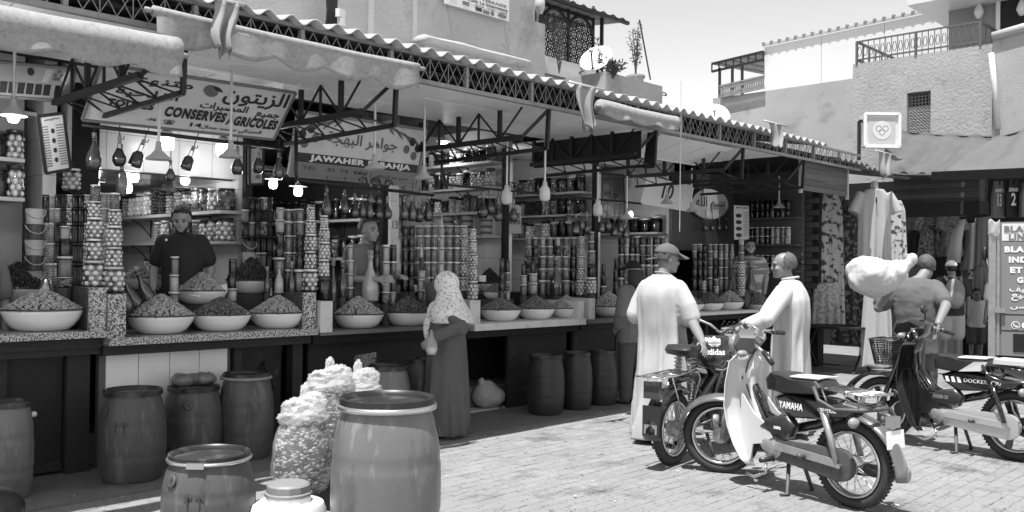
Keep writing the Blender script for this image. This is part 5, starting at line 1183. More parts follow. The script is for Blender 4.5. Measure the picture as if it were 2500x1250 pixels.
def head(mb,c,Q,s=1,beard=False):
    B=lambda p,r,k=3: mb.ball(V(c)+Q@(V(p)*s),[x*s for x in r],k,Q)
    B((-.012,0,.03),(.1,.078,.092)); B((.032,0,-.025),(.066,.064,.085)); B((.05,0,-.08),(.046,.044,.034)); B((.045,0,-.045),(.055,.06,.05))
    B((.1,0,-.022),(.018,.015,.02)); B((.094,0,.0),(.013,.010,.03)); B((.079,0,.028),(.02,.052,.013)); B((.09,0,-.062),(.012,.024,.011)); B((.083,0,-.092),(.018,.022,.016))
    for y in(-1,1): B((-.004,.079*y,-.008),(.02,.009,.032),2); B((.066,.046*y,-.025),(.025,.02,.022),2)
def face_parts(t,c,Q,s=1,brow=m_hair):
    b=MB()
    for y in(-1,1): b.ball(V(c)+Q@(V((.086,.031*y,.006))*s),V((.009,.014,.0065))*s,2,Q)
    b.build('eyes',m_eye,t,True)
    b=MB()
    for y in(-1,1): b.ball(V(c)+Q@(V((.094,.033*y,.03))*s),V((.008,.024,.005))*s,2,Q)
    b.build('eyebrows',brow,t,True)
def hairpiece(t,c,Q,pred,mat,s=1,k=1.03,name='hair',grow=.0):
    vs,fs=ico(5) if False else ico(4); c=V(c); b=MB(); b.v=[c+Q@(V((-.012+.1*p.x*k,.078*p.y*k,.03+.092*p.z*k))*s) for p in vs]
    b.f=[f for f in fs if all(pred(vs[i]) for i in f)]; b.m=[0]*len(b.f); o=b.build(name,mat,t,True); solid(o,.012*s,.6)
    if name=='hair': d=o.modifiers.new('tufts','DISPLACE'); d.texture=HT; d.strength=.02; d.mid_level=.4; d.texture_coords='LOCAL'
    return o
short=lambda p: p.z>(.42*p.x+.25 if p.x>0 else -.62) or (abs(p.y)>.86 and p.z>.05 and p.x<.2)
receding=lambda p: p.z>-.62 and p.x<.25-.1*p.z and not(p.z>.86 and p.x>-.25) and not(p.z>.6 and p.x>.0)
def beardpiece(t,c,Q,mat,s=1):
    b=MB(); c=V(c)
    for p,r in(((.062,0,-.098),(.042,.05,.026)),((.05,.04,-.075),(.04,.02,.035)),((.05,-.04,-.075),(.04,.02,.035)),((.094,0,-.05),(.01,.03,.006)),((.02,.062,-.05),(.02,.012,.04)),((.02,-.062,-.05),(.02,.012,.04))): b.ball(c+Q@(V(p)*s),[x*s for x in r],2,Q)
    o=b.build('beard',mat,t,True); remesh(o,.008*s,2)
def garment(mb,prof,n=64,fold=0,kf=9,ph=0,fx=None):
    """prof rows: z, half depth (x), half width (y), centre x, centre y; folds deepen downwards"""
    def cr(p0,p1,p2,p3,t): return .5*(2*p1+(p2-p0)*t+(2*p0-5*p1+4*p2-p3)*t*t+(3*p1-p0-3*p2+p3)*t**3)
    P=[]; m=len(prof)
    for i in range(m-1):
        q=[prof[max(0,i-1)],prof[i],prof[i+1],prof[min(m-1,i+2)]]; k=max(2,int((prof[i][0]-prof[i+1][0])/.03))
        for j in range(k): 
            t=j/k; P.append((prof[i][0]+(prof[i+1][0]-prof[i][0])*t,)+tuple(cr(q[0][c],q[1][c],q[2][c],q[3][c],t) for c in range(1,5)))
    P.append(prof[-1]); rings=[]; z0=prof[-1][0]; z1=prof[0][0]; rdg=lambda x:1-2*abs(x)**.75
    for z,rx,ry,cx,cy in P:
        d=max(0,(z1-z)/(z1-z0)); f=fold*d**1.1; r=[]
        for j in range(n):
            a=2*PI*j/n; nz=mnoise.noise(V((2.2*math.cos(a)+ph,2.2*math.sin(a),z*1.1)))
            ff=1+f*(.8*rdg(math.sin(kf*.5*a+ph+z*.5+nz*1.2))+.5*math.sin((kf*2-5)*a+ph*2-z*.7+nz*3)+.5*nz)+.25*fold*mnoise.noise(V((3*math.cos(a),3*math.sin(a)+ph,z*4)))*min(1,d*6)
            sq=.82; ca,sa=math.cos(a),math.sin(a)
            r.append(V((cx+rx*ff*math.copysign(abs(ca)**sq,ca),cy+ry*ff*math.copysign(abs(sa)**sq,sa),z)))
        rings.append(r)
    mb.loft(list(reversed(rings)))
def cloth(t,name,mb,mat,vox=.013,it=4,disp=.0,label=None):
    o=mb.build(name,mat,t,True,label=label); remesh(o,vox,it)
    if disp:
        d=o.modifiers.new('folds','DISPLACE'); d.texture=CL; d.strength=disp; d.mid_level=.5; d.texture_coords='LOCAL'
    return o
def sleeve(mb,pts,rs): limb(mb,pts,rs,14)
m_robe=M('white_cotton_robe',.48,.85,b=.15,bs=90,n=.04,ns=3); m_robe2=M('white_linen_robe',.5,.85,b=.15,bs=90,n=.04,ns=3)
def skinbody(t,hc,Q,arms,shz,shw,mat,s=1,torso=None,legs=(),vox=.0075,neck_x=0):
    b=MB(); head(b,hc,Q,s); hc=V(hc)
    nb=V((neck_x,0,shz)); limb(b,[hc+Q@V((-.012*s,0,-.05*s)),nb*.5+(hc+Q@V((-.02*s,0,-.1*s)))*.5,nb],[.055*s,.056*s,.066*s])
    limb(b,[(neck_x,shw*.7,shz-.055),(neck_x,-shw*.7,shz-.055)],[.045*s,.045*s])
    limb(b,[(neck_x,0,shz-.02),torso or (0,0,shz-.35)],[.085*s,.09*s])
    for a in arms:
        pts,rs,hand=a; limb(b,pts,rs)
        if hand: fingers(b,pts[-1],*hand)
    for pts,rs in legs: limb(b,pts,rs)
    o=b.build('body',mat,t,True); remesh(o,vox,3,.45); return o
def P2L(t,p):  # world point -> the person's own coordinates
    return Matrix.Rotation(-t.rotation_euler.z,3,'Z')@(V(p)-V(t.location))
def feet(t,mat,xs=.0,w=.11,yaw=0,L=.25):
    for y in(-1,1):
        b=MB(); b.ball((xs+.05+.03*y,w*y,.035),(L/2,.048,.04),2); b.ball((xs+.11+.03*y,w*y,.03),(.07,.05,.03),2); o=b.build('shoe',mat,t,True); remesh(o,.01,2)
# ---- 1 man in a cap and white robe
t=thing('person','man in a grey cap and short sleeved white robe, seen from behind','person',(6.66,4.58,0),R(-8))
hc=V((.075,0,1.62)); Q=rot(R(-28),R(8))
rw_=P2L(t,PD(1716,838,7.35)); re=V((.08,-.27,1.10)); rs_=V((.02,-.205,1.37))
lw_=V((.04,.22,.86)); le=V((-.06,.25,1.12)); ls_=V((.0,.205,1.37))
skinbody(t,hc,Q,[([rs_,re,(re+rw_)/2+V((0,-.01,-.01)),rw_],[.046,.046,.042,.03],((rw_-re)+V((0,.02,-.1)),(0,1,-.2),.5,-1)),([ls_,le,lw_],[.046,.046,.032],((0,0,-1),(1,0,0),.5,1))],1.45,.21,m_skin,1.0,legs=[([(0,.09,.5),(0.02,.1,.06)],[.06,.045]),([(0,-.09,.5),(0.02,-.1,.06)],[.06,.045])])
face_parts(t,hc,Q); hairpiece(t,hc,Q,lambda p:p.z<.35 and p.z>-.6 and p.x<.05,m_hairg)
b=MB(); garment(b,[(1.485,.075,.085,.0,0),(1.455,.10,.135,-.0,0),(1.40,.13,.2,-.01,0),(1.3,.145,.215,-.02,0),(1.1,.155,.215,-.0,0),(.9,.165,.22,.02,0),(.6,.18,.235,.0,0),(.3,.2,.25,-.02,0),(.05,.215,.26,-.03,0)],fold=.26,kf=7)
sleeve(b,[rs_+V((0,.03,0)),rs_.lerp(re,.55),rs_.lerp(re,.95)],[.078,.088,.09]); sleeve(b,[ls_-V((0,.03,0)),ls_.lerp(le,.55),ls_.lerp(le,1.0)],[.076,.082,.088])
cloth(t,'robe',b,m_robe,.011,2)
b=MB(); b.tube([V((.02+.078*math.cos(a),.075*math.sin(a),1.488+.02*math.cos(a+PI))) for a in [2*PI*k/20 for k in range(20)]],.008,6,closed=True); b.build('collar_band',M('grey_collar',.25,.8),t,True)
m_cap=M('grey_cap',.1,.8,b=.3,bs=200)
hairpiece(t,hc,Q,lambda p:p.z>.12,m_cap,1,1.1,'cap_crown')
b=MB(); b.grid(10,6,lambda a,c:hc+Q@V((.06+.115*c*math.sqrt(max(0,1-(2*a-1)**2*.75))+.02,(a-.5)*.17*(1-.12*c),.072-.035*c-.06*(a-.5)**2*4*.35))); o=b.build('cap_brim',m_cap,t,True); solid(o,.008)
b=MB(); b.grid(8,5,lambda a,c:hc+Q@V((-.1-.09*c,(a-.5)*.1,.0-.03*c))); o=b.build('cap_flap',m_cap,t,True); solid(o,.008)
b=MB(); b.ball(hc+Q@V((-.012,0,.136)),.012,1); b.build('cap_button',m_cap,t,True); feet(t,m_dark,-.05)
# ---- 2 bareheaded man in white robe
t=thing('person','balding man in a long white robe reaching out an open hand','person',(7.86,3.97,0),R(104))
hc=V((.07,0,1.575)); Q=rot(R(26),R(4))
lh=P2L(t,PD(1800,806,7.75)); lsh=V((.02,.21,1.33)); le=P2L(t,PD(1868,780,7.72)); rsh=V((.0,-.215,1.33)); re=V((.02,-.3,1.05)); rh=V((.1,-.25,.85))
tip=P2L(t,PD(1768,800,7.7))
skinbody(t,hc,Q,[([lsh,le,lh],[.055,.047,.03],(tip-lh,(0,0,-1),.25,1)),([rsh,re,rh],[.055,.045,.03],((.3,0,-1),(0,1,0),.5,-1))],1.4,.2,m_skin)
face_parts(t,hc,Q,brow=m_hairg); hairpiece(t,hc,Q,receding,m_hairg,1,1.055)
b=MB(); garment(b,[(1.445,.07,.078,.0,0),(1.42,.095,.12,-.0,0),(1.35,.125,.19,-.01,0),(1.26,.145,.235,-.02,0),(1.1,.15,.235,-.02,0),(.9,.155,.235,.0,0),(.6,.17,.24,.0,0),(.3,.185,.25,.0,0),(.06,.2,.26,.0,0)],fold=.22,kf=8,ph=2)
sleeve(b,[lsh-V((0,.04,0)),lsh.lerp(le,.5),le,le.lerp(lh,.72)],[.09,.085,.078,.066]); sleeve(b,[rsh+V((0,.04,0)),re,rh],[.09,.08,.06]); cloth(t,'robe',b,m_robe2,.011,2)
b=MB(); b.tube([V((.005+.075*math.cos(a),.078*math.sin(a),1.46+.014*math.cos(a+PI))) for a in [2*PI*k/20 for k in range(20)]],.01,6,closed=True); b.build('collar_band',m_robe2,t,True); feet(t,m_dark)
# ---- 3 woman in patterned headscarf
t=thing('person','woman in a patterned pale headscarf and long grey dress reaching for a jar','person',(5.5,6.09,0),R(122))
hc=V((.03,0,1.355)); Q=rot(R(-8),R(6)); m_dress=M('plain_grey_dress',.1,.85,b=.3,bs=180,n=.06,ns=4)
rsh=V((.03,-.16,1.13)); rh=P2L(t,PY(1043,690,6.78)); re=rsh.lerp(rh,.5)+V((0,-.03,-.07)); lsh=V((-.0,.15,1.09)); lh=P2L(t,PD(1058,824,7.84)); le=P2L(t,PD(1124,800,7.93))
skinbody(t,hc,Q,[([rsh,re,rh],[.05,.04,.026],(rh-re,(0,0,-1),.35,1,.92)),([lsh,le,lh],[.05,.042,.027],(lh-le+V((0,0,-.12)),(0,-1,0),.8,1,.9))],1.18,.17,m_skin,.92)
face_parts(t,hc,Q,.92)
b=MB(); garment(b,[(1.23,.07,.075,0,0),(1.2,.10,.13,0,0),(1.13,.13,.195,0,0),(1.0,.15,.21,0,0),(.85,.16,.215,0,0),(.65,.175,.225,0,0),(.4,.19,.235,0,0),(.15,.205,.245,0,0),(.035,.21,.25,0,0)],fold=.09,kf=8,ph=1)
sleeve(b,[rsh,re,re.lerp(rh,.8)],[.085,.07,.05]); sleeve(b,[lsh,le,le.lerp(lh,.86)],[.08,.078,.052]); cloth(t,'dress',b,m_dress,.011,3,.015)
m_scarf=M('patterned_headscarf',.8,.8,n=.12,ns=5,v2=.42,thr=.57,bs=42,b=.3)
b=MB(); b.ball(hc+V((-.018,0,.025)),(.118,.1,.118),3); garment(b,[(1.38,.1,.088,.01,0),(1.3,.105,.1,-.01,0),(1.23,.125,.15,-.015,0),(1.16,.16,.225,-.015,0),(1.09,.18,.25,-.03,0),(1.03,.18,.245,-.05,.0)],fold=.03,kf=5)
b.ball(V((.12,.06,1.08)),(.06,.09,.14),2); b.ball(V((.16,.1,.98)),(.035,.05,.12),2); cloth(t,'headscarf',b,m_scarf,.009,4,.012); feet(t,m_dark,-.03,.1)
p=PD(1053,858,7.82); bag=thing('carrier_bag','small clear carrier bag hanging from the woman’s lowered hand'.replace('’',"'"),'bag',p+V((0,0,.1))); b=MB(); b.lathe([(0,-.13),(.04,-.125),(.055,-.08),(.05,-.02),(.02,.04),(.01,.08),(0,.09)],14,cap=False); b.build('bag_film',glassy('bag_film',.95,alpha=.4),bag,True); b=MB(); b.ball((0,0,-.09),(.045,.04,.035),2); b.build('goods',m_white,bag,True)
# ---- 4 person in black cap
t=thing('person','long haired person in a black cap, grey shirt and jeans, back turned','person',(8.36,6.12,0),R(82))
hc=V((.03,0,1.49)); Q=rot(R(10),R(5)); m_shirt=M('grey_shirt',.16,.85,n=.1,ns=5,b=.3,bs=160); m_jeans=M('blue_grey_jeans',.085,.85,n=.3,ns=6,b=.3,bs=180)
A=[]
for y in(-1,1): A.append(([(0,.17*y,1.27),(-.04,.25*y,1.03),(.06,.2*y,.86)],[.05,.042,.028],((.8,-.3*y,-.4),(0,-y,0),.6,-y)))
skinbody(t,hc,Q,A,1.33,.17,m_skind,.95); hairpiece(t,hc,Q,lambda p:p.z>.1,m_dark,.95,1.12,'cap_crown')
b=MB(); b.grid(8,5,lambda a,c:hc+Q@V((.07+.09*c,(a-.5)*.15,.06-.02*c))); o=b.build('cap_brim',m_dark,t,True); solid(o,.008)
b=MB()
for k in range(26):
    a=PI*.55+PI*.9*k/25; x,y=-.02+.1*math.cos(a),.085*math.sin(a); limb(b,[V((x,y,1.5))+V((.03,0,0)),(x*1.1+.02,y*1.15,1.38),(x*1.05-.02+random.uniform(-.02,.02),y*1.3+random.uniform(-.02,.02),1.27+random.uniform(-.06,.05))],[.022,.02,.008],6)
o=b.build('hair',m_hair,t,True); remesh(o,.009,2)
b=MB(); garment(b,[(1.37,.065,.07,.01,0),(1.34,.09,.13,0,0),(1.27,.12,.19,0,0),(1.1,.135,.185,0,0),(.95,.135,.18,0,0),(.8,.145,.2,0,0),(.7,.15,.205,0,0)],fold=.03,kf=7)
for y in(-1,1): sleeve(b,[(0,.16*y,1.27),(-.04,.25*y,1.03),(.04,.21*y,.89)],[.075,.066,.05])
cloth(t,'shirt',b,m_shirt,.011,3,.022)
b=MB(); limb(b,[(0,.07,.85),(0,-.07,.85)],[.12,.12])
for y in(-1,1): limb(b,[(0,.085*y,.8),(.02,.095*y,.45),(-.01+.04*y,.1*y,.07)],[.105,.085,.07],16)
cloth(t,'jeans',b,m_jeans,.012,3,.015)
for y in(-1,1):
    b=MB(); b.box((.05+.04*y,.1*y,.015),(.25,.09,.03)); f_=b.build('sandal',m_dark,t); b=MB(); b.tube([(.1+.04*y,.055*y+.1*y-.055*y-.045,.03),(.06+.04*y,.1*y,.075),(.1+.04*y,.1*y+.045,.03)],.009,6); b.tube([(.02+.04*y,.1*y-.045,.03),(.05+.04*y,.1*y,.08),(.02+.04*y,.1*y+.045,.03)],.009,6); b.build('strap',m_wp,f_)
# ---- sellers
def bust(label,u,vtop,Y,yaw,hq,shirt,skin=m_skind,arms=None,beard=False,hairp=short,hair=m_hair,s=1,hm=.115,fx=.05,shw=.2,body_z=.62,name='shirt',slv=.62,disp=.02,mt=None):
    p=PY(u,vtop,Y); t=thing('person',label,'person',(p.x,p.y,p.z-1.74*s),yaw)
    hc=V((fx,0,1.74*s-hm*s-.012)); Q=rot(*hq); sz=1.46*s
    skinbody(t,hc,Q,[(a[0],[.052*s,.045*s,.03*s],a[1]) for a in arms],sz,shw,skin,s); face_parts(t,hc,Q,s)
    if hairp: hairpiece(t,hc,Q,hairp,hair,s)
    if beard: beardpiece(t,hc,Q,hair,s)
    b=MB(); garment(b,[(sz+.025,.065*s,.07*s,0,0),(sz+.0,.1*s,.14*s,0,0),(sz-.06,.13*s,shw*1.1,0,0),(sz-.2,.15*s,shw*1.08,0,0),(sz-.4,.15*s,shw*.98,0,0),(sz-body_z,.155*s,shw*1.0,0,0)],fold=.025,kf=7)
    for a in arms:
        q=[V(x) for x in a[0]]; sleeve(b,[q[0]*V((1,.9,1)) if False else V((q[0].x,q[0].y*.88,q[0].z)),q[0].lerp(q[1],slv)],[.088*s,.08*s])
    cloth(t,name,b,shirt,.011,3,disp); 
    b=MB()
    for y in(-1,1): limb(b,[(0,.09*y,sz-body_z+.12),(0,.1*y,.05)],[.11,.08])
    cloth(t,'trousers',b,m_dark,.02,1); return t,hc,Q
m_bk=M('black_polo_shirt',.016,.8,b=.3,bs=160); m_gt=M('grey_tee_shirt',.19,.85,b=.3,bs=160,n=.1,ns=5)
t,hc,Q=bust('bearded seller in a black polo shirt looking down behind the tiled counter',447,503,7.42,R(-128),(R(4),R(24)),m_bk,s=.9,shw=.165,arms=[([(0,.165,1.25),(-.04,.23,1.02),(.1,.2,.84)],((.6,-.2,-.7),(0,-1,0),.5,1)),([(0,-.165,1.25),(-.02,-.23,1.02),(.14,-.2,.86)],((.6,.2,-.7),(0,1,0),.5,-1))],beard=True)
b=MB(); b.ball((.15,-.1,1.27),(.004,.012,.012),1); b.build('shirt_emblem',m_wh,t)
bp=PY(962,660,7.0); t,hc,Q=bust('seller with cropped hair in a grey shirt holding out a clear bag',893,531,7.2,R(-86),(R(4),R(6)),m_gt,hairp=lambda p:p.z>(.5*p.x+.3 if p.x>0 else -.5) and p.z<.99,hair=M('cropped_hair',.07,.7),arms=[([(0,.19,1.4),(.06,.25,1.16),(.32,.14,1.17)],((1,-.25,.05),(0,0,-1),.9,1)),([(0,-.19,1.4),(.08,-.26,1.14),(.34,-.12,1.14)],((1,.3,.1),(0,1,-.3),.9,-1))],hm=.115,slv=.8)
pb=thing('clear_bag','clear plastic bag held out by the seller in a grey shirt','bag',PY(966,625,7.05)); b=MB(); b.loft([[V((rx*math.cos(2*PI*k/16)*(1+.1*math.sin(5*k)),.6*rx*math.sin(2*PI*k/16),z)) for k in range(16)] for z,rx in((-.16,.06),(-.1,.065),(-.03,.045),(.03,.05),(.1,.055),(.17,.05))],cap=False); o=b.build('bag_film',glassy('bag_film',.95,alpha=.4),pb,True); solid(o,.002)
bust('half hidden bearded seller in a striped shirt peering past the far jars',1831,585,7.15,R(-150),(R(10),R(0)),M('striped_shirt',.2,.8,v2=.5,thr=.5,bs=18,stretch=(.1,.1,1)),arms=[([(0,.19,1.4),(0,.25,1.15),(.05,.22,.9)],None),([(0,-.19,1.4),(0,-.25,1.15),(.05,-.22,.9)],None)],beard=True)
bust('arm and shoulder of a seller cut off by the left edge',-75,520,7.15,R(-70),(0,0),m_gt,skin=m_skind,arms=[([(0,.2,1.4),(.0,.27,1.14),(.1,.22,.9)],((.5,0,-1),(0,-1,0),.5,1)),([(0,-.2,1.4),(0,-.27,1.14),(.05,-.24,.9)],((0,0,-1),(0,1,0),.5,-1))],slv=.85)
# ---- man with a white sack
t=thing('person','man in a dark grey tee shirt carrying a white sack on his shoulder','person',(9.3,3.36,0),R(36))
hc=V((.19,-.15,1.575)); Q=rot(R(-16),R(34)); m_ts=M('charcoal_tee_shirt',.1,.85,b=.3,bs=160,n=.12,ns=5)
ls_=V((.03,.22,1.37)); le=V((-.06,.37,1.17)); lh=P2L(t,PD(2203,655,8.75)); rs_=V((.03,-.22,1.37)); rh=P2L(t,PD(2290,790,8.55)); re=rs_.lerp(rh,.5)+V((-.03,-.06,.0))
skinbody(t,hc,Q,[([ls_,le,lh],[.06,.05,.034],((lh-le),(1,0,0),.9,1)),([rs_,re,rh],[.06,.05,.032],((.1,.05,-1),(0,1,0),.6,-1))],1.42,.2,m_skin,neck_x=.05)
hairpiece(t,hc,Q,lambda p:p.z>(.5*p.x+.3 if p.x>0 else -.82),M('cropped_hair',.07,.7),k=1.03)
b=MB(); garment(b,[(1.475,.07,.075,.06,-.02),(1.45,.1,.16,.04,0),(1.39,.13,.24,.02,0),(1.25,.15,.245,-.01,0),(1.05,.15,.225,-.02,0),(.85,.155,.22,.0,0),(.72,.16,.225,.0,0)],fold=.03,kf=6)
sleeve(b,[ls_-V((0,.04,0)),ls_.lerp(le,.75)],[.095,.09]); sleeve(b,[rs_+V((0,.04,0)),rs_.lerp(re,.75)],[.095,.088]); cloth(t,'tee_shirt',b,m_ts,.011,3,.03)
b=MB(); limb(b,[(0,.08,.8),(0,-.08,.8)],[.13,.13])
for y in(-1,1): limb(b,[(0,.09*y,.75),(.02,.11*y,.42),(-.02,.12*y,.06)],[.12,.1,.085],16)
cloth(t,'trousers',b,m_jeans,.012,3,.03); feet(t,m_dark)
sc=thing('white_sack','bulging white cloth sack slung over the shoulder of the charcoal shirt','sack',PD(2150,668,8.6)); s=8.6/FPX; b=MB()
X=_R0; Z=V((0,0,1)); Yv=_F
def SK(du,dv,dd=0): return X*(du*s)-Z*(dv*s)+Yv*dd
b.ball(SK(-26,6),(.2,.2,.18),3); b.ball(SK(-10,14),(.19,.2,.17),3); b.ball(SK(20,2,.03),(.16,.17,.13),3); limb(b,[SK(20,0),SK(55,-16,.05),SK(76,-24,.08)],[.12,.075,.04]); b.ball(SK(84,-34,.08),(.04,.05,.06),2)
b.ball(SK(-44,-6),(.12,.16,.13),3); so=cloth(sc,'sack_cloth',b,m_robe,.012,3,.04); d=so.modifiers.new('creases','DISPLACE'); d.texture=CR2; d.strength=.014; d.mid_level=.5; d.texture_coords='LOCAL'
b=MB(); b.tube([SK(72,-22,.08)+V((.045*math.cos(a),.045*math.sin(a)*.5,.045*math.sin(a))) for a in [2*PI*k/10 for k in range(10)]],.008,5,closed=True); b.build('tie_cord',m_pole,sc)
# ---- far people
def walker(label,u,vfoot,vtop,yaw,shirt,shorts,headpitch=0,hairp=short,hair=m_hair,skin=m_skin,cap=None,long=False,arms=((.02,.26,.85),(.02,-.26,.85)),female=False):
    p=PZ(u,vfoot); D=depth(p); Hh=1.54-(vtop-(625-FPX*0+38+.0113*(u-1250)))*D/FPX if False else PD(u,vtop,D).z
    s=Hh/1.74; t=thing('person',label,'person',p,yaw); hc=V((.04,0,1.74-.127))*s if s>.85 else V((.03,0,Hh-.127*.92)); hs=s if s>.85 else .9
    Q=rot(0,headpitch); A=[]
    for y,(ax,ay,az) in zip((1,-1),arms): A.append(([V((0,.19*y,1.4))*s,V((-.03,.25*y,1.13))*s,V((ax,ay,az))*s],[.05*s,.043*s,.03*s],((.2,0,-1),(0,-y,0),.5,y,s)))
    L=[([V((0,.09*y,.85))*s,V((.02,.1*y,.45))*s,V((-.01,.1*y,.05))*s],[.085*s,.058*s,.042*s]) for y in(-1,1)]
    skinbody(t,hc,Q,A,1.45*s,.19*s,skin,hs,legs=L,vox=.012); face_parts(t,hc,Q,hs)
    if hairp: hairpiece(t,hc,Q,hairp,hair,hs)
    if cap: hairpiece(t,hc,Q,lambda p:p.z>.1,cap,hs,1.12,'cap_crown')
    b=MB(); garment(b,[(z*s,rx*s,ry*s,0,0) for z,rx,ry in((1.48,.07,.075),(1.45,.1,.15),(1.39,.13,.21),(1.2,.145,.2),(1.0,.145,.19),(.82,.15,.2))],fold=.02)
    for y in(-1,1): sleeve(b,[V((0,.17*y,1.39))*s,V((-.02,.23*y,1.2))*s],[.09*s,.08*s])
    cloth(t,'shirt',b,shirt,.015,3,.02)
    b=MB(); limb(b,[V((0,.07,.85))*s,V((0,-.07,.85))*s],[.13*s,.13*s])
    for y in(-1,1): limb(b,[V((0,.09*y,.82))*s,V((.01,.1*y,.5 if not long else .08))*s],[.125*s,.115*s if not long else .08*s],14)
    cloth(t,'shorts' if not long else 'trousers',b,shorts,.015,2,.015); feet(t,m_pole,0,.1*s,L=.24*s); return t,hc,Q,s,D
m_dt=M('dark_tee_shirt',.03,.85); m_sh=M('pale_shorts',.42,.85,n=.08,ns=5)
t,hc,Q,s,D=walker('man with a backpack, white cap and pale shorts walking away',2322,890,637,R(30),m_dt,m_sh,cap=m_wp,hairp=lambda p:p.z<.1 and p.z>-.7 and p.x<.1)
bp_=thing('backpack','grey backpack with straps on the man in a white cap','backpack',V(t.location)+Matrix.Rotation(R(30),3,'Z')@V((-.22,0,1.18)),R(30)); m_pack=M('grey_backpack',.22,.8,n=.2,ns=8)
b=MB(); b.ball((0,0,0),(.11,.16,.25),3); b.ball((-.05,0,-.08),(.1,.14,.17),3); cloth(bp_,'pack',b,m_pack,.012,2); b=MB(); b.ball((-.12,0,-.08),(.05,.11,.12),3); b.build('front_pocket',M('pale_pocket',.32,.8),bp_,True)
for y in(-1,1): b=MB(); b.tube([(.02,.1*y,.2),(.14,.12*y,.27),(.26,.12*y,.22)],.025,6); b.build('strap',m_pack,bp_,True)
b=MB(); b.tube([(0,-.03,.24),(-.02,0,.3),(0,.03,.24)],.008,5); b.build('loop',m_pack,bp_)
walker('young girl in a white vest and denim shorts facing the camera',2382,884,704,R(215),M('white_vest',.75,.85),m_jeans,hair=m_hair,hairp=short)
walker('person in a white tee shirt half hidden by the advertising cart',2436,892,652,R(60),M('white_tee_shirt',.78,.85),m_jeans,long=True)
# ================================================================== MOPEDS
m_tyre=M('dusty_tyre_rubber',.035,.8,n=.3,ns=20,b=.3,bs=120); m_chrome=M('worn_chrome',.55,.22,.95,n=.15,ns=20); m_alu=M('dull_aluminium',.42,.4,.6,n=.2,ns=15,dirt=.3,ds=14); m_bpaint=M('black_bike_paint',.012,.12,coat=1,n=.2,ns=20); m_grime=M('oily_dusty_metal',.09,.6,.3,n=.5,ns=22,dirt=.4,ds=18)
m_lshield=M('white_plastic_shield',.6,.3,n=.04,ns=4); m_seat=M('black_seat_vinyl',.025,.35,n=.2,ns=18); m_lens=M('pale_lens',.25,.12,coat=1); m_lensd=M('dark_tail_lens',.07,.12,coat=1); m_silver=M('silver_paint',.55,.3,.5); m_fend=M('grey_metallic_fender',.16,.25,.4,coat=.5,n=.15,ns=8); m_spoke=M('spoke_steel',.3,.35,.8)
def torus(mb,R_,r,n=48,m=10,c=(0,0,0),flat=1.0):
    c=V(c); vs=[c+V(((R_+r*flat*math.cos(b_))*math.cos(a),r*math.sin(b_),(R_+r*flat*math.cos(b_))*math.sin(a))) for a in [2*PI*i/n for i in range(n)] for b_ in [2*PI*j/m for j in range(m)]]
    mb.add(vs,[(i*m+j,i*m+(j+1)%m,((i+1)%n)*m+(j+1)%m,((i+1)%n)*m+j) for i in range(n) for j in range(m)])
b=MB(); torus(b,.249,.035,56,12,flat=.95)
for k in range(64):
    for y in(-1,1):
        a=2*PI*(k+.5*(y>0))/64; b.T=Matrix.Rotation(-a,4,'Y')@Matrix.Translation((.281,.013*y,0)); b.box((0,0,0),(.007,.018,.014))
b.T=None; TYRE=b.mesh('tyre',m_tyre,50)
b=MB(); torus(b,.2075,.012,56,8,(0,.022,0)); torus(b,.2075,.012,56,8,(0,-.022,0)); b.lathe([(.2,-.024),(.194,0),(.2,.024)],56,axis=V((0,1,0)),cap=False); RIM=b.mesh('rim',m_chrome,True)
b=MB(); b.lathe([(0,-.05),(.02,-.05),(.055,-.035),(.06,-.02),(.06,.03),(.035,.045),(.015,.06),(0,.06)],24,axis=V((0,1,0)),cap=False); HUB=b.mesh('hub',m_alu,40)
b=MB(); b.tube([(.05,.02,0),(.198*math.cos(.32),-.004,.198*math.sin(.32))],.0022,4); SPK=b.mesh('spoke',m_spoke)
b=MB(); 
for k in range(5):
    a=2*PI*k/5; b.T=Matrix.Rotation(-a,4,'Y'); b.loft([[V((x,s*w_,z)) for s,z in((1,-h_),(1,h_),(-1,h_),(-1,-h_))] for x,w_,h_ in((.04,.03,.04),(.12,.016,.02),(.2,.016,.026))])
b.T=None; MAG=b.mesh('mag_spokes',m_bpaint,40)
def wheel(t,loc,steer=0,mag=False,rad=1):
    w=part('wheel',t,loc,(0,0,steer)); w.scale=(rad,)*3; put('tyre',TYRE,w); 
    r=put('rim',RIM,w); put('hub',HUB,w)
    if mag: put('mag_spokes',MAG,w)
    else:
        for k in range(36):
            f=1 if k%2 else -1; put('spoke',SPK,w,mat=Matrix.Rotation(2*PI*k/36,4,'Y')@Matrix.Scale(f if k%4<2 else -f,4,V((0,1,0)))@Matrix.Scale(1 if k%2 else -1,4,V((0,0,1))))
    return w
def fender(t,c,r,a0,a1,w,mat,rotm=None,n=22,depth=.03,flare=None,name='fender'):
    b=MB(); rings=[]
    for i in range(n+1):
        a=a0+(a1-a0)*i/n; d=V((math.cos(a),0,math.sin(a))); rr=r+(flare(i/n) if flare else 0); rings.append([V(c)+d*(rr-depth*abs(y)**2.5)+V((0,y*w,0)) for y in(-1,-.8,-.5,0,.5,.8,1)])
    if rotm is not None: rings=[[rotm@p for p in r_] for r_ in rings]
    b.loft(rings,cap=False,closed_ring=False); o=b.build(name,mat,t,True); solid(o,.004); return o
def lever_bar(t,Q,pts,r,mat,name): b=MB(); b.tube([Q@V(p) for p in pts],r,8); return b.build(name,mat,t,True)
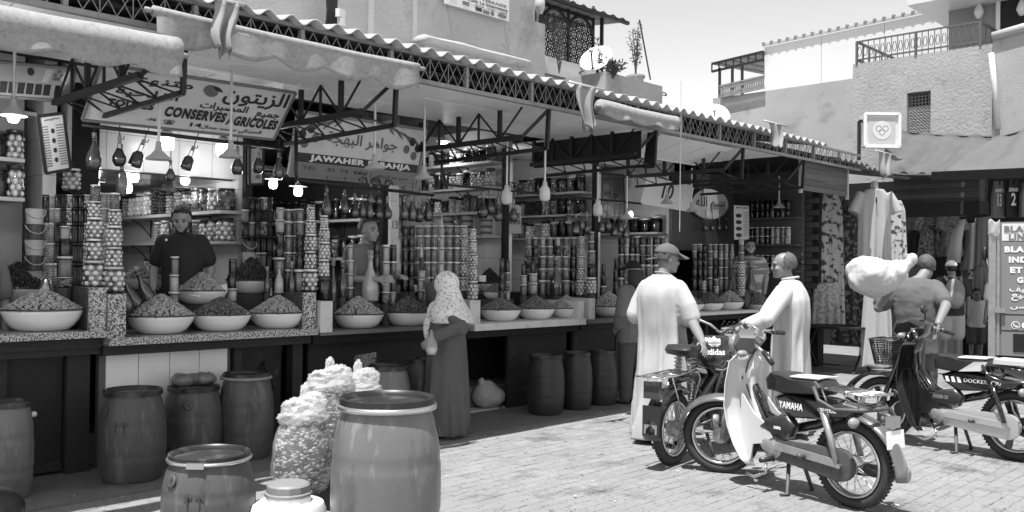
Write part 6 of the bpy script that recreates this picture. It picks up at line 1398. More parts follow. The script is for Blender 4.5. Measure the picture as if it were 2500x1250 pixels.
def rbox(b,pts,y0,y1,taper=.85):
    """closed outline in the bike's side plane, puffed across"""
    n=len(pts); c=sum((V((x,0,z)) for x,z in pts),V((0,0,0)))/n
    def ringp(s,y): return [c+(V((x,0,z))-c)*s+V((0,y,0)) for x,z in pts]
    ym=(y1-y0); b.loft([ringp(taper*.9,y0),ringp(taper*1.0+.06,y0+ym*.1),ringp(1,y0+ym*.28),ringp(1,y0+ym*.72),ringp(taper+.06,y0+ym*.9),ringp(taper*.9,y1)])
def steerM(fx,ang,z=0): # turn about the raked steering axis
    ax=V((-.42,0,1)).normalized(); o=V((fx-.12,0,.62)); return Matrix.Translation(o)@Matrix.Rotation(ang,4,ax)@Matrix.Translation(-o)
def common(t,steer,mag,fx=.575,rx=-.575,r=.288):
    S=steerM(fx,steer); fc=S@V((fx,0,r)); wheel(t,fc,steer,mag); wheel(t,(rx,0,r),0,mag); return S,fc
def underbone(t,S,kind):
    white=kind=='white'; paint=m_bpaint; fx,rx,r=.575,-.575,.288
    # fork legs and steering head
    for y in(-1,1):
        b=MB(); b.tube([S@V((fx-.20,.075*y,.80)),S@V((fx-.06,.075*y,.45)),S@V((fx-.02,.075*y,r))],[.024,.024,.018],8); b.build('fork_leg',m_frieze if white else m_bpaint,t,True)
    fender(t,(fx,0,r),.325 if white else .335,PI*.05 if white else PI*.12,PI*1.02,.068,m_fend if white else m_bpaint,S,flare=(None if white else (lambda q:.08*max(0,.35-q)*2)),name='front_fender')
    # leg shield: two wings around a central spine, hollow towards the rider
    sh=m_lshield if white else m_bpaint; b=MB(); rows=[(.93,.25,.17,.05),(.88,.28,.215,.07),(.72,.30,.235,.09),(.56,.31,.235,.11),(.42,.295,.225,.12),(.30,.265,.21,.12),(.20,.23,.185,.1),(.15,.2,.14,.07)]
    for side in(-1,1):
        g=[]
        for z,xc,hw,sw in rows:
            inner=.0 if z>.5 else .03+.07*(.5-z)/.35
            g.append([V((xc-.05+(.10*q**.7-.035*max(0,(q-.8)/.2))*min(1,(z+.1)/.6),side*(inner+(hw-inner)*q),z)) for q in(0,.2,.4,.6,.8,.93,1)])
        b.loft(g,cap=False,closed_ring=False)
    for side in(-1,1):
        pl=[(.27,.66),(.14,.52),(.02,.46),(-.02,.38),(.06,.33),(.15,.31),(.17,.2),(.22,.17),(.27,.3)]; n=len(pl)
        b.loft([[V((x,side*y*(1 if x<.2 else .9),z)) for x,z in pl] for y in(.118,.126)])
    o=b.build('leg_shield',sh,t,35); solid(o,.006)
    b=MB(); b.loft([[V((x+dx,y,z)) for dx,y in((.03,-.05),(-.035,-.04),(-.05,0),(-.035,.04),(.03,.05))] for x,z in((.245,.95),(.285,.8),(.27,.62),(.2,.47),(.08,.395),(-.05,.375))]); b.build('spine_cover',sh,t,True)
    b=MB(); b.lathe([(0,-.012),(.018,-.012),(.018,.006),(.011,.008),(0,.002)],12,(.295,.07,.76),V((-1,0,0))); b.build('ignition_lock',m_dark,t)
    # frame tube, engine, carburettor box
    b=MB(); b.tube([(.25,0,.7),(.12,0,.5),(-.1,0,.44),(-.3,0,.5),(-.55,0,.62)],.035,8); b.build('frame',m_bpaint,t,True)
    b=MB(); b.ball((.03,.06,.33),(.10,.075,.085),3); b.ball((-.04,.07,.30),(.1,.07,.09),3); o=b.build('engine_cover',m_alu,t,True); remesh(o,.012,2)
    b=MB(); b.box((.13,0,.33),(.14,.13,.12)); 
    for k in range(6): b.box((.08+.024*k,0,.33),(.008,.17,.15))
    b.build('cylinder_fins',m_grime,t)
    b=MB(); rbox(b,[(.12,.44),(.0,.40),(-.16,.40),(-.2,.48),(-.14,.55),(.02,.52)],.03,.13); b.build('air_box',m_seat,t,50)
    # swing arm with chain case
    cc=m_grime if white else m_silver; b=MB(); pts=[]; n=10
    for k in range(n+1): a=PI/2+PI*k/n; pts.append((rx+.02+.105*math.cos(a)-.0,r+.0+.105*math.sin(a)))
    low=[(-.05,.235),(.0,.25),(.0,.34),(-.06,.37)]; rbox(b,pts+low,.075,.125,.94); o=b.build('chain_case',cc,t,50)
    b=MB(); b.bar((-.06,.13,.33),(rx+.02,.13,r+.01),.02,.05); b.build('swing_arm',m_alu if white else m_silver,t)
    b=MB(); b.lathe([(0,0),(.016,0),(.016,.035),(0,.035)],10,(rx,.12,r),V((0,1,0))); b.build('axle_nut',m_chrome,t)
    for y in(-1,1):
        b=MB(); b.tube([(rx+.03,.13*y,r+.03),(rx+.13,.13*y,.62)],[.02,.026],8); 
        b.build('shock_absorber',m_alu if white else m_bpaint,t,True)
    fender(t,(rx,0,r),.33,PI*1.04,PI*.28,.062,m_fend if white else m_bpaint,None,flare=lambda q:.05*(1-q)**2 if white else 0,name='rear_fender')
    # side panel, seat, rack
    b=MB(); rbox(b,[(.0,.66),(-.02,.60),(-.14,.53),(-.42,.555),(-.62,.6),(-.66,.655),(-.4,.69),(-.1,.70)],-.115,.115,.9); b.build('side_panel',m_bpaint,t,45)
    b=MB(); rbox(b,[(.06,.70),(.075,.78),(.03,.83),(-.07,.83),(-.18,.80),(-.38,.81),(-.43,.76),(-.4,.71),(-.1,.685)],-.13,.13,.86); b.build('seat',m_seat,t,45)
    b=MB(); b.grid(10,8,lambda a,c:V((-.15-.235*a,-.105+.21*c,.812+.006*math.sin(PI*c)+.008*a))); o=b.build('pale_seat_top',M('pale_vinyl',.6,.5),t,True); solid(o,.012)
    b=MB()
    for y in(-.115,-.06,0,.06,.115): b.tube([(-.40,y,.765),(-.78,y,.75)],.007,6)
    for x in(-.42,-.6,-.78): b.tube([(x,-.12,.76),(x,.12,.76)],.008,6)
    for y in(-1,1): b.tube([(-.42,.115*y,.76),(-.45,.1*y,.67)],.007,6); b.tube([(-.7,.115*y,.755),(-.68,.09*y,.66)],.007,6)
    b.build('luggage_rack',m_chrome if white else m_bpaint,t,True)
    b=MB()
    for y in(-1,1): b.tube([(-.37,.135*y,.77),(-.42,.15*y,.69),(-.55,.155*y,.645),(-.72,.13*y,.66),(-.78,.06*y,.67)],.014,8)
    b.tube([(-.78,.06,.67),(-.78,-.06,.67)],.014,8); b.build('grab_rail',m_grime if white else m_bpaint,t,True)
    b=MB(); b.box((-.86,0,.6),(.045,.09,.07)); b.build('tail_light',m_lensd if not white else m_lens,t)
    b=MB(); b.slab([(-.885,.09,.44),(-.885,-.09,.44),(-.875,-.09,.55),(-.875,.09,.55)],.004); b.build('number_plate',M('plain_plate',.75,.4),t)
    for y in(-1,1):
        b=MB(); b.ball((-.70,.17*y,.585),(.03,.045,.035),2); b.build('rear_indicator',m_lens,t,True)
    # handlebar head
    b=MB(); rb=[(.37,.93),(.42,1.02),(.36,1.1),(.22,1.09),(.18,1.03),(.26,.94)]; rbox(b,rb if white else [(.40,.92),(.46,1.0),(.42,1.1),(.26,1.13),(.14,1.08),(.16,1.0),(.26,.9)],-.1 if white else -.13,.1 if white else .13,.78); b.v=[S@p for p in b.v]; b.build('headlamp_shell',M('grey_plastic_shell',.1,.45) if white else m_bpaint,t,40)
    b=MB(); b.lathe([(.0,.03),(.05,.028),(.07,.0),(.075,-.02)],18,S@V((.415,0,1.0)),(S.to_3x3()@V((1,0,.1)))); b.build('headlamp_glass',m_lens,t,True)
    b=MB(); b.slab([S@V(p) for p in((.185,.07,1.045),(.185,-.07,1.045),(.245,-.065,1.1),(.245,.065,1.1))],.006); b.build('speedometer',m_lens,t)
    for y in(-1,1):
        b=MB(); b.tube([S@V(p) for p in((.26,.06*y,1.02),(.22,.2*y,1.04),(.15,.26*y,1.0))],.013,8); b.build('handlebar',m_chrome,t,True)
        b=MB(); b.tube([S@V(p) for p in((.165,.25*y,1.01),(.10,.36*y,.965))],.019,10); b.build('grip',m_seat,t,True)
        b=MB(); b.tube([S@V(p) for p in((.21,.21*y,1.035),(.2,.3*y,1.01),(.16,.39*y,.985))],.006,6); b.build('brake_lever',m_chrome,t,True)
        b=MB(); b.ball(S@V((.33,.16*y,.975)),(.035,.05,.028),2); b.build('indicator',m_lens,t,True)
        b=MB(); b.tube([(-.02 if y>0 else -.02,.1*y,.235),(-.02,.24*y,.235)],.018,8); b.build('footrest',m_seat,t,True)
        b=MB(); b.tube([(-.3,.13*y,.30),(-.3,.2*y,.31)],.017,8); b.build('rear_footrest',m_grime,t,True)
        b=MB(); b.tube([(-.12,.07*y,.22),(-.16,.13*y,.02),(-.13,.17*y,.012)],.014,8); b.build('stand_leg',m_grime,t,True)
    b=MB(); b.tube([(.02,.14,.2),(-.0,.16,.14),(.1,.17,.09),(.16,.18,.11)],.011,8); b.build('kick_lever',m_chrome,t,True)
    b=MB(); b.tube([(.12,-.08,.26),(-.1,-.13,.2),(-.4,-.15,.22),(-.8,-.15,.25)],[.02,.025,.042,.045],10); b.build('silencer',m_grime,t,True); b=MB(); b.tube([(-.79,-.15,.249),(-.86,-.15,.253)],[.046,.05],12); b.build('silencer_tip',m_chrome,t,True)
    b=MB(); b.tube([S@V((.2,.05,1.04)),S@V((.3,.12,.9)),(.3,.05,.75),(.2,.03,.5)],.006,5); b.tube([S@V((.2,-.05,1.04)),S@V((.33,-.1,.95)),(.32,-.04,.7)],.006,5); b.build('control_cables',m_seat,t,True)
    b=MB()
    for k in range(9): b.box((-.04,.205+.0,.235),(.002,.002,.002))
def moped(label,ur,vr,uf,vf,kind,steer):
    a=PZ(ur,vr);c=PZ(uf,vf); mid=(a+c)/2; d=(c-a); yaw=math.atan2(d.y,d.x); t=thing('moped',label,'moped',mid,yaw); return t
# -- A: white leg shield
t=moped('black moped with a white leg shield and a chrome luggage rack','',0,0,0,'',0) if False else thing('moped','black moped with a big white leg shield, steering turned left','moped',((PZ(2083,1242)+PZ(1757,1156))/2),math.atan2(*(lambda d:(d.y,d.x))(PZ(1757,1156)-PZ(2083,1242))))
S,fc=common(t,R(36),False); underbone(t,S,'white')
text(t,'YAMAHA',-.15,.62,.24,.05,m_wh,bold=.04,base=basis((0,.119,0),(-1,0,0),(0,0,1))@Matrix.Translation((0.0,0,0)) if False else basis((0,.117,0),(-1,0,0),(0,0,1)),z=.0,depth=.002) if False else None
def sidetext(t,s,x,z,w,h,y,mat=m_wh,bold=.03): # reads front to back on the left side
    B=Matrix(((-1,0,0,x),(0,0,1,y),(0,1,0,z),(0,0,0,1))); text(t,s,0,0,w,h,mat,z=0,depth=.002,bold=bold,base=B)
sidetext(t,'YAMAHA',-.17,.618,.2,.045,.116,bold=.03); sidetext(t,'CREATION',-.46,.625,.14,.022,.116); sidetext(t,'SIGNAL',-.07,.455,.06,.02,.131,m_wh)
b=MB(); b.box((.32,.13,.735),(.004,.03,.006)); b.build('scuff_mark',m_dark,t)
# -- C: dark moped with basket
t=thing('moped','dark moped with a wire basket, silver chain case and alloy wheels','moped',((PZ(2478,1126)+PZ(2158,1072))/2),math.atan2(*(lambda d:(d.y,d.x))(PZ(2158,1072)-PZ(2478,1126))))
S,fc=common(t,R(4),True); underbone(t,S,'dark'); b=MB(); b.mi=0
sidetext(t,'DOCKER  C90',-.36,.63,.3,.03,.116,bold=.0); sidetext(t,'DOCKER C50',-.02,.47,.13,.03,.131,m_frieze)
for k in range(3): b=MB(); b.slab([(-.06-.05*k,.1175,.605),(-.09-.05*k,.1175,.605),(-.075-.05*k,.1175,.65),(-.05-.05*k,.1175,.65)],.003); b.build('stripe_decal',m_wh,t)
b=MB(); b.slab([(-.17,.135,.70),(-.36,.137,.72),(-.41,.135,.8),(-.3,.137,.79)],.006); b.build('pale_side_patch',M('pale_vinyl',.6,.5),t)
b=MB(); rbox(b,[(-.43,.785),(-.44,.83),(-.8,.83),(-.81,.785)],-.12,.12,.92); b.build('rear_cushion',M('pale_vinyl',.6,.5),t,40)
b=MB()
for k in range(2): b.tube([V((.12+.0*k,.0,.0))+V((-.02-.02*k,.03*math.cos(q)+.09,.44+.05*math.sin(q))) for q in [PI*j/8 for j in range(9)]],.005,5)
b.build('wire_loop',m_chrome,t,True)
b=MB(); g0,g1=V((.24,0,.62)),V((-.02,0,.43))
for k in range(5): y=-.1+.05*k; b.tube([V((.22,y,.66)),V((.12,y,.52)),V((-.02,y,.46))],.005,5)
for p_ in((.22,.66),(.165,.58),(.12,.52),(.05,.49)): b.tube([V((p_[0],-.11,p_[1])),V((p_[0],.11,p_[1]))],.005,5)
b.build('wire_carrier',m_iron,t,True)
b=MB(); b.ball(S@V((.24,-.1,1.2)),(.02,.07,.045),2); b.tube([S@V((.24,-.12,1.06)),S@V((.24,-.11,1.16))],.007,6); b.build('mirror',m_seat,t,True)
bk=thing('wire_basket','black wire mesh basket on the front of the dark moped','basket',mat=t.matrix_basis@S@Matrix.Translation((.52,0,.70)))
b=MB(); W0,W1,L0,L1,H=.13,.17,.1,.14,.22
def bp_(a,z): 
    f=z/H; w=W0+(W1-W0)*f; l=L0+(L1-L0)*f; ca,sa=math.cos(a),math.sin(a); return V((l*math.copysign(abs(ca)**.5,ca),w*math.copysign(abs(sa)**.5,sa),z))
for j in range(11): b.tube([bp_(2*PI*k/36,H*j/10) for k in range(36)],.0028 if j<10 else .007,4,closed=True)
for k in range(44): b.tube([bp_(2*PI*k/44,0),bp_(2*PI*(k+.7)/44,H)],.0024,4); b.tube([bp_(2*PI*k/44,0),bp_(2*PI*(k-.7)/44,H)],.0024,4)
for k in range(9): x=-.09+.0225*k; b.tube([(x,-.12,0),(x,.12,0)],.0025,4)
b.build('wire_mesh',m_iron,bk)
b=MB(); b.bar((-.1,0,.02),(-.3,0,-.0),.03,.02); b.build('mounting_arm',m_iron,bk)
# -- B: moped with separate seat and tank bag
B_r=PZ(1640,1136); t=thing('moped','black moped behind, with a separate saddle, tank bag and rear rack','moped',B_r+V((.585*math.cos(R(6)),.585*math.sin(R(6)),0)),R(6))
S,fc=common(t,R(-8),False)
fx,rx,r=.575,-.575,.288
for y in(-1,1):
    b=MB(); b.tube([S@V((fx-.2,.08*y,.85)),S@V((fx-.02,.08*y,r))],[.024,.02],8); b.build('fork_leg',m_alu,t,True)
    b=MB(); b.tube([(rx+.0,.115*y,r+.02),(rx+.06,.115*y,r+.17)],.022,10); b.build('shock_body',m_alu,t,True)
    b=MB(); hx=[]
    for k in range(90): a=2*PI*k/11; q=k/89; hx.append(V((rx+.06+.055*q+.0,.115*y,r+.16+.17*q))+V((.026*math.cos(a),.026*math.sin(a),0)))
    b.tube(hx,.005,5); b.build('shock_spring',m_bpaint,t,True)
    b=MB(); b.tube([(rx+.05,.115*y,r+.15),(rx+.13,.1*y,.66)],.012,6); b.build('shock_rod',m_chrome,t,True)
    b=MB(); b.tube([(rx,.1*y,r),(-.1,.09*y,.3)],.018,8); b.build('swing_arm',m_bpaint,t,True)
fender(t,(fx,0,r),.32,PI*.05,PI*1.0,.06,m_bpaint,S,name='front_fender'); fender(t,(rx,0,r),.335,PI*1.04,PI*.25,.075,m_bpaint,None,flare=lambda q:.03*(1-q),name='rear_fender')
b=MB(); b.box((-.90,0,.62),(.05,.13,.13)); b.build('tail_light',m_lensd,t); b=MB(); b.slab([(-.93,.07,.27),(-.93,-.07,.27),(-.91,-.08,.5),(-.91,.08,.5)],.012); f_=b.build('mud_flap',m_seat,t)
b=MB(); b.slab([(-.934,.055,.29),(-.934,-.055,.29),(-.93,-.055,.36),(-.93,.055,.36)],.003); b.build('reflector',m_lens,t)
b=MB(); b.tube([(.28,0,.8),(.1,0,.62),(-.1,0,.5),(-.2,0,.42)],.045,8); b.tube([(-.1,0,.5),(-.3,0,.66),(-.6,0,.66)],.03,8); b.tube([(.25,0,.72),(.12,0,.4),(-.1,0,.3)],.03,8); b.build('frame',m_bpaint,t,True)
b=MB(); rbox(b,[(.3,.80),(.28,.92),(.12,.95),(-.06,.86),(-.09,.72),(.05,.66),(.22,.7)],-.13,.13,.8); b.build('fuel_tank',m_bpaint,t,50)
b=MB(); b.tube([(-.09,-.132,.72),(.05,-.134,.705),(.22,-.134,.73),(.29,-.11,.8)],.006,5); b.build('tank_trim',m_wh,t,True)
b=MB(); b.bar((.0,-.06,.30),(.1,-.06,.30),.16,.2); 
for k in range(6): b.box((.14,0,.27+.03*k),(.16,.15,.01))
b.build('engine',m_grime,t)
b=MB(); b.lathe([(0,-.02),(.06,-.02),(.07,.0),(.06,.03),(0,.03)],18,(-.02,-.1,.28),V((0,-1,0))); b.build('engine_cover',m_alu,t,True)
st=MB(); rbox(st,[(-.2,.84),(-.19,.9),(-.33,.93),(-.5,.94),(-.55,.9),(-.52,.86),(-.35,.83)],-.11,.11,.88); st.build('saddle',m_seat,t,50)
b=MB(); b.tube([(-.33,0,.84),(-.28,0,.62)],.018,8); b.build('saddle_post',m_chrome,t,True)
b=MB()
for q in range(2): b.tube([V((-.38+.03*math.cos(2*PI*k/9),.06*(1 if q else -1)+.03*math.sin(2*PI*k/9),.72+.12*k/36)) for k in range(37)],.005,5)
b.build('saddle_spring',m_chrome,t,True)
b=MB()
for y in(-.11,-.05,.0,.05,.11): b.tube([(-.42,y,.725),(-.95,y,.715)],.006,6)
for x in(-.42,-.68,-.95): b.tube([(x,-.115,.72),(x,.115,.72)],.007,6)
for y in(-1,1): b.tube([(-.42,.11*y,.72),(-.36,.11*y,.72),(-.33,.11*y,.66),(rx+.1,.11*y,.45)],.007,6); b.tube([(-.8,.11*y,.72),(rx,.11*y,r+.03)],.006,6)
b.build('luggage_rack',m_chrome,t,True)
for y in(-1,1):
    b=MB(); b.tube([S@V(p) for p in((.3,0,.98),(.28,.1*y,1.05),(.22,.24*y,1.1),(.16,.31*y,1.08))],.012,8); b.build('handlebar',m_chrome,t,True)
    b=MB(); b.tube([S@V(p) for p in((.18,.29*y,1.09),(.10,.4*y,1.05))],.018,8); b.build('grip',m_seat,t,True)
    b=MB(); b.tube([S@V(p) for p in((.22,.26*y,1.105),(.24,.3*y,1.1),(.17,.42*y,1.07))],.006,6); b.ball(S@V((.22,.25*y,1.105)),.022,1); b.build('brake_lever',m_chrome,t,True)
    b=MB(); b.tube([(0,.08*y,.26),(0,.22*y,.26)],.016,8); b.build('footrest',m_seat,t,True); b=MB(); b.tube([(-.12,.07*y,.2),(-.15,.15*y,.015)],.014,8); b.build('stand_leg',m_grime,t,True)
b=MB()
for k in range(4): b.tube([S@V((.22,-.22+.05*k,1.1)),S@V((.38,-.12+.06*k,1.12-.03*k)),S@V((.36,-.03+.02*k,.92)),(.2,0,.7)],.006,5)
b.build('control_cables',m_seat,t,True)
b=MB(); b.lathe([(0,-.1),(.04,-.09),(.07,-.03),(.08,.02),(0,.035)],18,S@V((.4,0,.97)),S.to_3x3()@V((1,0,0))); b.build('headlamp',m_chrome,t,True)
# tank bag
tb=thing('tank_bag','shiny black bag with a white trefoil lying over the tank of the rear moped','bag',mat=t.matrix_basis@Matrix.Translation((.03,-.02,.86)))
b=MB(); b.ball((0,0,.0),(.21,.165,.115),3); b.ball((.08,0,.02),(.13,.155,.09),3); b.ball((-.1,-.02,-.04),(.12,.155,.1),3); o=b.build('bag_body',M('shiny_black_vinyl',.02,.2,coat=.8,b=.5,bs=30),tb,True); remesh(o,.014,2)
Bm=basis(V((-.145,-.105,.045)),V((.64,-.77,0)),V((.25,.2,.9))); fl=MB(); fl.grid(10,8,lambda a,c:Bm@V(((a-.5)*.3,(c-.5)*.2,.012-.05*(2*a-1)**2-.03*(2*c-1)**2))); o=fl.build('bag_flap',M('shiny_black_vinyl',.02,.2),tb,True); solid(o,.006)
text(tb,'adidas',.0,-.05,.16,.05,m_wh,z=.024,depth=.002,bold=.02,base=Bm)
lf=MB()
for a_,l_,w_ in((0,.085,.034),(R(38),.08,.032),(R(-38),.08,.032)):
    o0=V((0,-.012,0)); d=V((math.sin(a_),math.cos(a_),0)); x=V((d.y,-d.x,0)); pts=[o0+d*l_*q+x*w_*math.sin(PI*q**.8)*s for s,qs in((1,[k/8 for k in range(9)]),(-1,[k/8 for k in range(7,0,-1)])) for q in qs]
    k0=len(lf.v); lf.v+=[Bm@(p+V((0,.012,.024))) for p in pts]; lf.f.append(list(range(k0,k0+len(pts)))); lf.m.append(0)
lf.build('white_trefoil',m_wh,tb)
for k in range(3): b=MB(); q=.004+.013*k; b.add([Bm@V(p) for p in((-.07,q,.0255),(.07,q,.0255),(.07,q+.005,.0255),(-.07,q+.005,.0255))],[(0,1,2,3)]); b.build('stripe_gap',M('shiny_black_vinyl',.02,.2),tb)
# ================================================================== BARRELS, BAGS, CART, CLOTHES
m_bar=M('blue_grey_barrel_plastic',.075,.45,n=.45,ns=5,dirt=.6,ds=7,rnd=.12,stretch=(1,1,.3),v2=.12,thr=.6,bs=13,b=.1); m_barl=M('lighter_barrel_plastic',.14,.33,n=.16,ns=9,dirt=.45,ds=8,stretch=(1,1,.3),v2=.2,thr=.66,bs=15,b=.08); m_blid=M('black_barrel_lid',.018,.4,n=.5,ns=12,v2=.06,thr=.6,bs=9); m_clamp=M('steel_clamp_ring',.55,.3,.9)
def barrel(label,u,vb,wpx,hpx,mat=None,clamp=True,lidrise=.05,z=None,Y=None,marks=0,tilt=0,dark=False):
    p=PZ(u,vb) if Y is None else PY(u,vb,Y); p.z=0; s=depth(p)/FPX; r=wpx*s/2; h=hpx*s
    t=thing('barrel',label,'barrel',p,random.uniform(0,6) if not marks else PSI,group='plastic barrels along the stalls'); b=MB()
    
    pr=[(0,0),(r*.78,0),(r*.83,.012)]
    for k in range(1,28):
        f=k/29; rr=r*(1-.2*abs(2*f-.94)**2.6); 
        if k in(9,19): rr-=.004
        pr.append((rr,h*f*.97))
    pr+=[(r*.8,h*.945),(r*.8,h*.955),(0,h*.955)]; b.lathe(pr,40,cap=False); b.build('barrel_body',mat or m_bar,t,True)
    b=MB(); b.lathe([(r*.80,h*.945),(r*.87,h*.945),(r*.87,h),(r*.83,h+.004),(r*.79,h-.004),(r*.77,h-.025),(r*.4,h-.018),(0,h-.018)],36,cap=False); b.build('lid',m_blid,t,40)
    if clamp:
        b=MB(); b.lathe([(r*.86,h*.93),(r*.9,h*.933),(r*.915,h*.947),(r*.9,h*.962),(r*.86,h*.965)],36,cap=False); b.build('clamp_ring',m_clamp if clamp==1 else m_frieze,t,True)
        b=MB(); b.box((-r*.89,0,h*.947),(.02,.09,.03)); b.build('clamp_lever',m_clamp if clamp==1 else m_frieze,t)
    if marks:
        for y in(-.03,.03):
            b=MB(); x=-r*.985; b.bar((x,y,h*.55),(x,y,h*.68),.006,.014); b.bar((x,y-.018,h*.65),(x,y,h*.685),.006,.01); b.bar((x,y+.018,h*.65),(x,y,h*.685),.006,.01); b.build('moulded_arrow',mat or m_bar,t)
        b=MB(); b.bar((-r*.99,-.06,h*.53),(-r*.99,.06,h*.53),.006,.008); b.build('moulded_bar',mat or m_bar,t)
    b=MB(); b.lathe([(.0,.0),(.03,.002),(.035,.008),(.028,.01),(0,.006)],14,(-r*.93*math.cos(.6),r*.93*math.sin(.6),h*.79),V((-math.cos(.6),math.sin(.6),.25))); b.build('moulded_badge',mat or m_bar,t,True)
    return t,p,r,h
barrel('barrel cut off by the left edge, beside the dark open door',20,1218,110,238,m_barl,0)
barrel('barrel standing in front of the white tiles, with a dark lid and a scraped seam',322,1172,156,222,None,0,marks=1)
t,p,r,h=barrel('barrel with a plastic bag on its lid before the white tiles',470,1130,140,188,None,0)
bg_=thing('plastic_bag','crumpled grey plastic bag lying on a barrel lid','bag',p+V((0,0,h+.0))); b=MB(); 
for k in range(9): b.ball((random.uniform(-.12,.1),random.uniform(-.06,.06),.035+.02*random.random()),(.08,.07,.05),2)
b.ball((.13,0,.05),(.05,.03,.05),2); o=b.build('bag_film',M('grey_bag_film',.16,.25,b=1,bs=20),bg_,True); remesh(o,.014,1); d=o.modifiers.new('c','DISPLACE'); d.texture=CL; d.strength=.05; d.texture_coords='LOCAL'
barrel('barrel with a steel clamped lid beside the iron door pull',600,1118,132,208,None,2)
barrel('low front barrel with a bright steel ring, cut off by the lower edge',508,1352,222,248,None,1,marks=1)
barrel('largest barrel in front, in full sunlight',940,1374,268,405,m_barl,1)
barrel('barrel half hidden behind the largest one, with a square badge',945,1082,112,190,m_barl,0)
barrel('dark lidded barrel just left of the woman in the headscarf',1026,1058,78,182,None,0)
barrel('left of the three dark barrels below the white counter',1332,1012,92,146,M('dark_barrel',.035,.5,n=.3,ns=6,dirt=.4,ds=5,stretch=(1,1,.3)),0)
barrel('middle of the three dark barrels below the white counter',1408,1000,76,140,MATS['dark_barrel'],0)
barrel('right of the three dark barrels, nearest the black cap',1470,989,76,134,MATS['dark_barrel'],0)
# jerrycan
p=PZ(702,1350); s=depth(p)/FPX; t=thing('jerrycan','white plastic can with a dark screw cap at the lower edge','jerrycan',p,PSI+.3); r=92*s
b=MB(); hz=P2=PD(702,1222,depth(p)).z; b.lathe([(0,0),(r*.95,0),(r,.02),(r,hz-.05),(r*.92,hz-.012),(r*.6,hz),(r*.58,hz+.03),(0,hz+.03)],32,cap=False); b.build('can_body',M('white_can_plastic',.78,.35,n=.05),t,50)
b=MB(); b.lathe([(0,hz+.03),(r*.62,hz+.03),(r*.62,hz+.045),(r*.57,hz+.05),(r*.57,hz+.085),(r*.5,hz+.095),(0,hz+.095)],12,cap=False); b.build('screw_cap',M('grey_cap_plastic',.22,.4),t,30)
b=MB(); b.tube([V((-r*.98,.1*math.cos(a),hz-.1+.045*math.sin(a))) for a in [2*PI*k/16 for k in range(16)]],.012,8,closed=True); b.build('handle_ring',M('white_can_plastic',.78,.35),t,True)
# clear bags of olives
CR=bpy.data.textures.new('crumple','VORONOI'); CR.noise_scale=.07; CR.noise_intensity=1.2
m_film=glassy('milky_bag_film',.97,alpha=.22); m_filmw=glassy('white_bag_film',.97,alpha=.42)
def olive_bag(label,u,vb,wpx,hpx,D,seed,topw=None,base=None):
    p=PD(u,vb,D) if base is None else base; s=D/FPX; W_=wpx*s/2; H=hpx*s; t=thing('olive_bag',label,'bag',p,group='knotted clear bags of olives'); rnd=random.Random(seed)
    prof=[(0,.55),(.04,.82),(.15,.96),(.35,1.0),(.55,.95),(.72,.82),(.85,.66)]
    def rad(f):
        for (a,ra),(b_,rb) in zip(prof,prof[1:]):
            if f<=b_: return ra+(rb-ra)*(f-a)/(b_-a)
        return prof[-1][1]
    b=MB(); b.mi=1; b.loft([[V((W_*.9*rad(f)*math.cos(2*PI*k/20),W_*.9*rad(f)*.8*math.sin(2*PI*k/20),H*f+.004)) for k in range(20)] for f,_ in prof]); b.mi=0
    for k in range(1300):
        f=rnd.random()*.86; a=rnd.uniform(0,2*PI); rr=W_*.92*rad(f); q=Matrix.Rotation(a,3,'Z')@Matrix.Rotation(rnd.uniform(-.4,.4),3,'X'); b.mi=0 if rnd.random()<.62 else 2
        b.ball((rr*math.cos(a),rr*.8*math.sin(a),H*f),(.0105,.02,.0105),1,q)
    o=b.build('olives',[M('bagged_light_olive',.34,.35,isl=.3),M('bag_shade',.12,.6),M('bagged_dark_olive',.02,.4)],t,True,kind='stuff')
    b=MB(); rings=[]
    for i in range(16):
        f=-.01+.93*i/15; rr=W_*(rad(min(.85,max(0,f)))*1.04 if f<.85 else rad(.85)*(1-(f-.85)*4)); rings.append([V((rr*math.cos(2*PI*k/32)*(1+.025*math.sin(7*k+i)+.02*math.sin(3*k*1.7)),rr*.82*math.sin(2*PI*k/32)*(1+.03*math.cos(5*k+i)),H*f)) for k in range(32)])
    b.loft(rings,cap=False); b.build('bag_film',m_film,t,True)
    b=MB(); vs,fs=ico(4); off=V((seed*3.1,seed*1.7,0)); rg=lambda p:1-2.6*abs(mnoise.noise(p))
    for c,rx,ry,rz,am in(((0,0,H*.86),W_*.74,W_*.6,H*.1,.3),((W_*.25,-.02,H*1.0),W_*.42,W_*.3,H*.1,.5),((-W_*.3,0,H*.97),W_*.34,W_*.3,H*.08,.5),((W_*.05,0,H*1.09),W_*.13,W_*.1,H*.11,.5)):
        out=[]
        for p in vs:
            q=1+am*(.55*rg(p*1.7+off)+.35*rg(p*4.1+off)+.2*rg(p*9+off)); out.append(V((p.x*rx*q,p.y*ry*q,p.z*rz*q))+V(c))
        b.add(out,fs); off+=V((5,2,1))
    b.build('knotted_top',m_filmw,t,True)
    return t
tb=PD(735,1193,5.25)
olive_bag('clear bag of striped olives propped on the white can',0,0,150,215,5.25,2,base=PD(738,1203,5.2))
olive_bag('knotted clear bag of olives just behind the propped one',0,0,150,185,5.75,5,base=PD(800,1100,5.75))
olive_bag('knotted clear bag leaning against the largest barrel',0,0,150,190,5.9,8,base=PD(868,1112,5.95))
cr=thing('crate','dark crate hidden behind the barrels that carries the knotted bags','crate',(0,0,0)); q=PD(838,1105,5.9); q.z=0; zt=PD(838,1108,5.9).z; b=MB(); b.box((q.x,q.y,zt/2),(.75,.5,zt-.01),PSI-PI/2); b.build('crate_body',m_dark,cr)
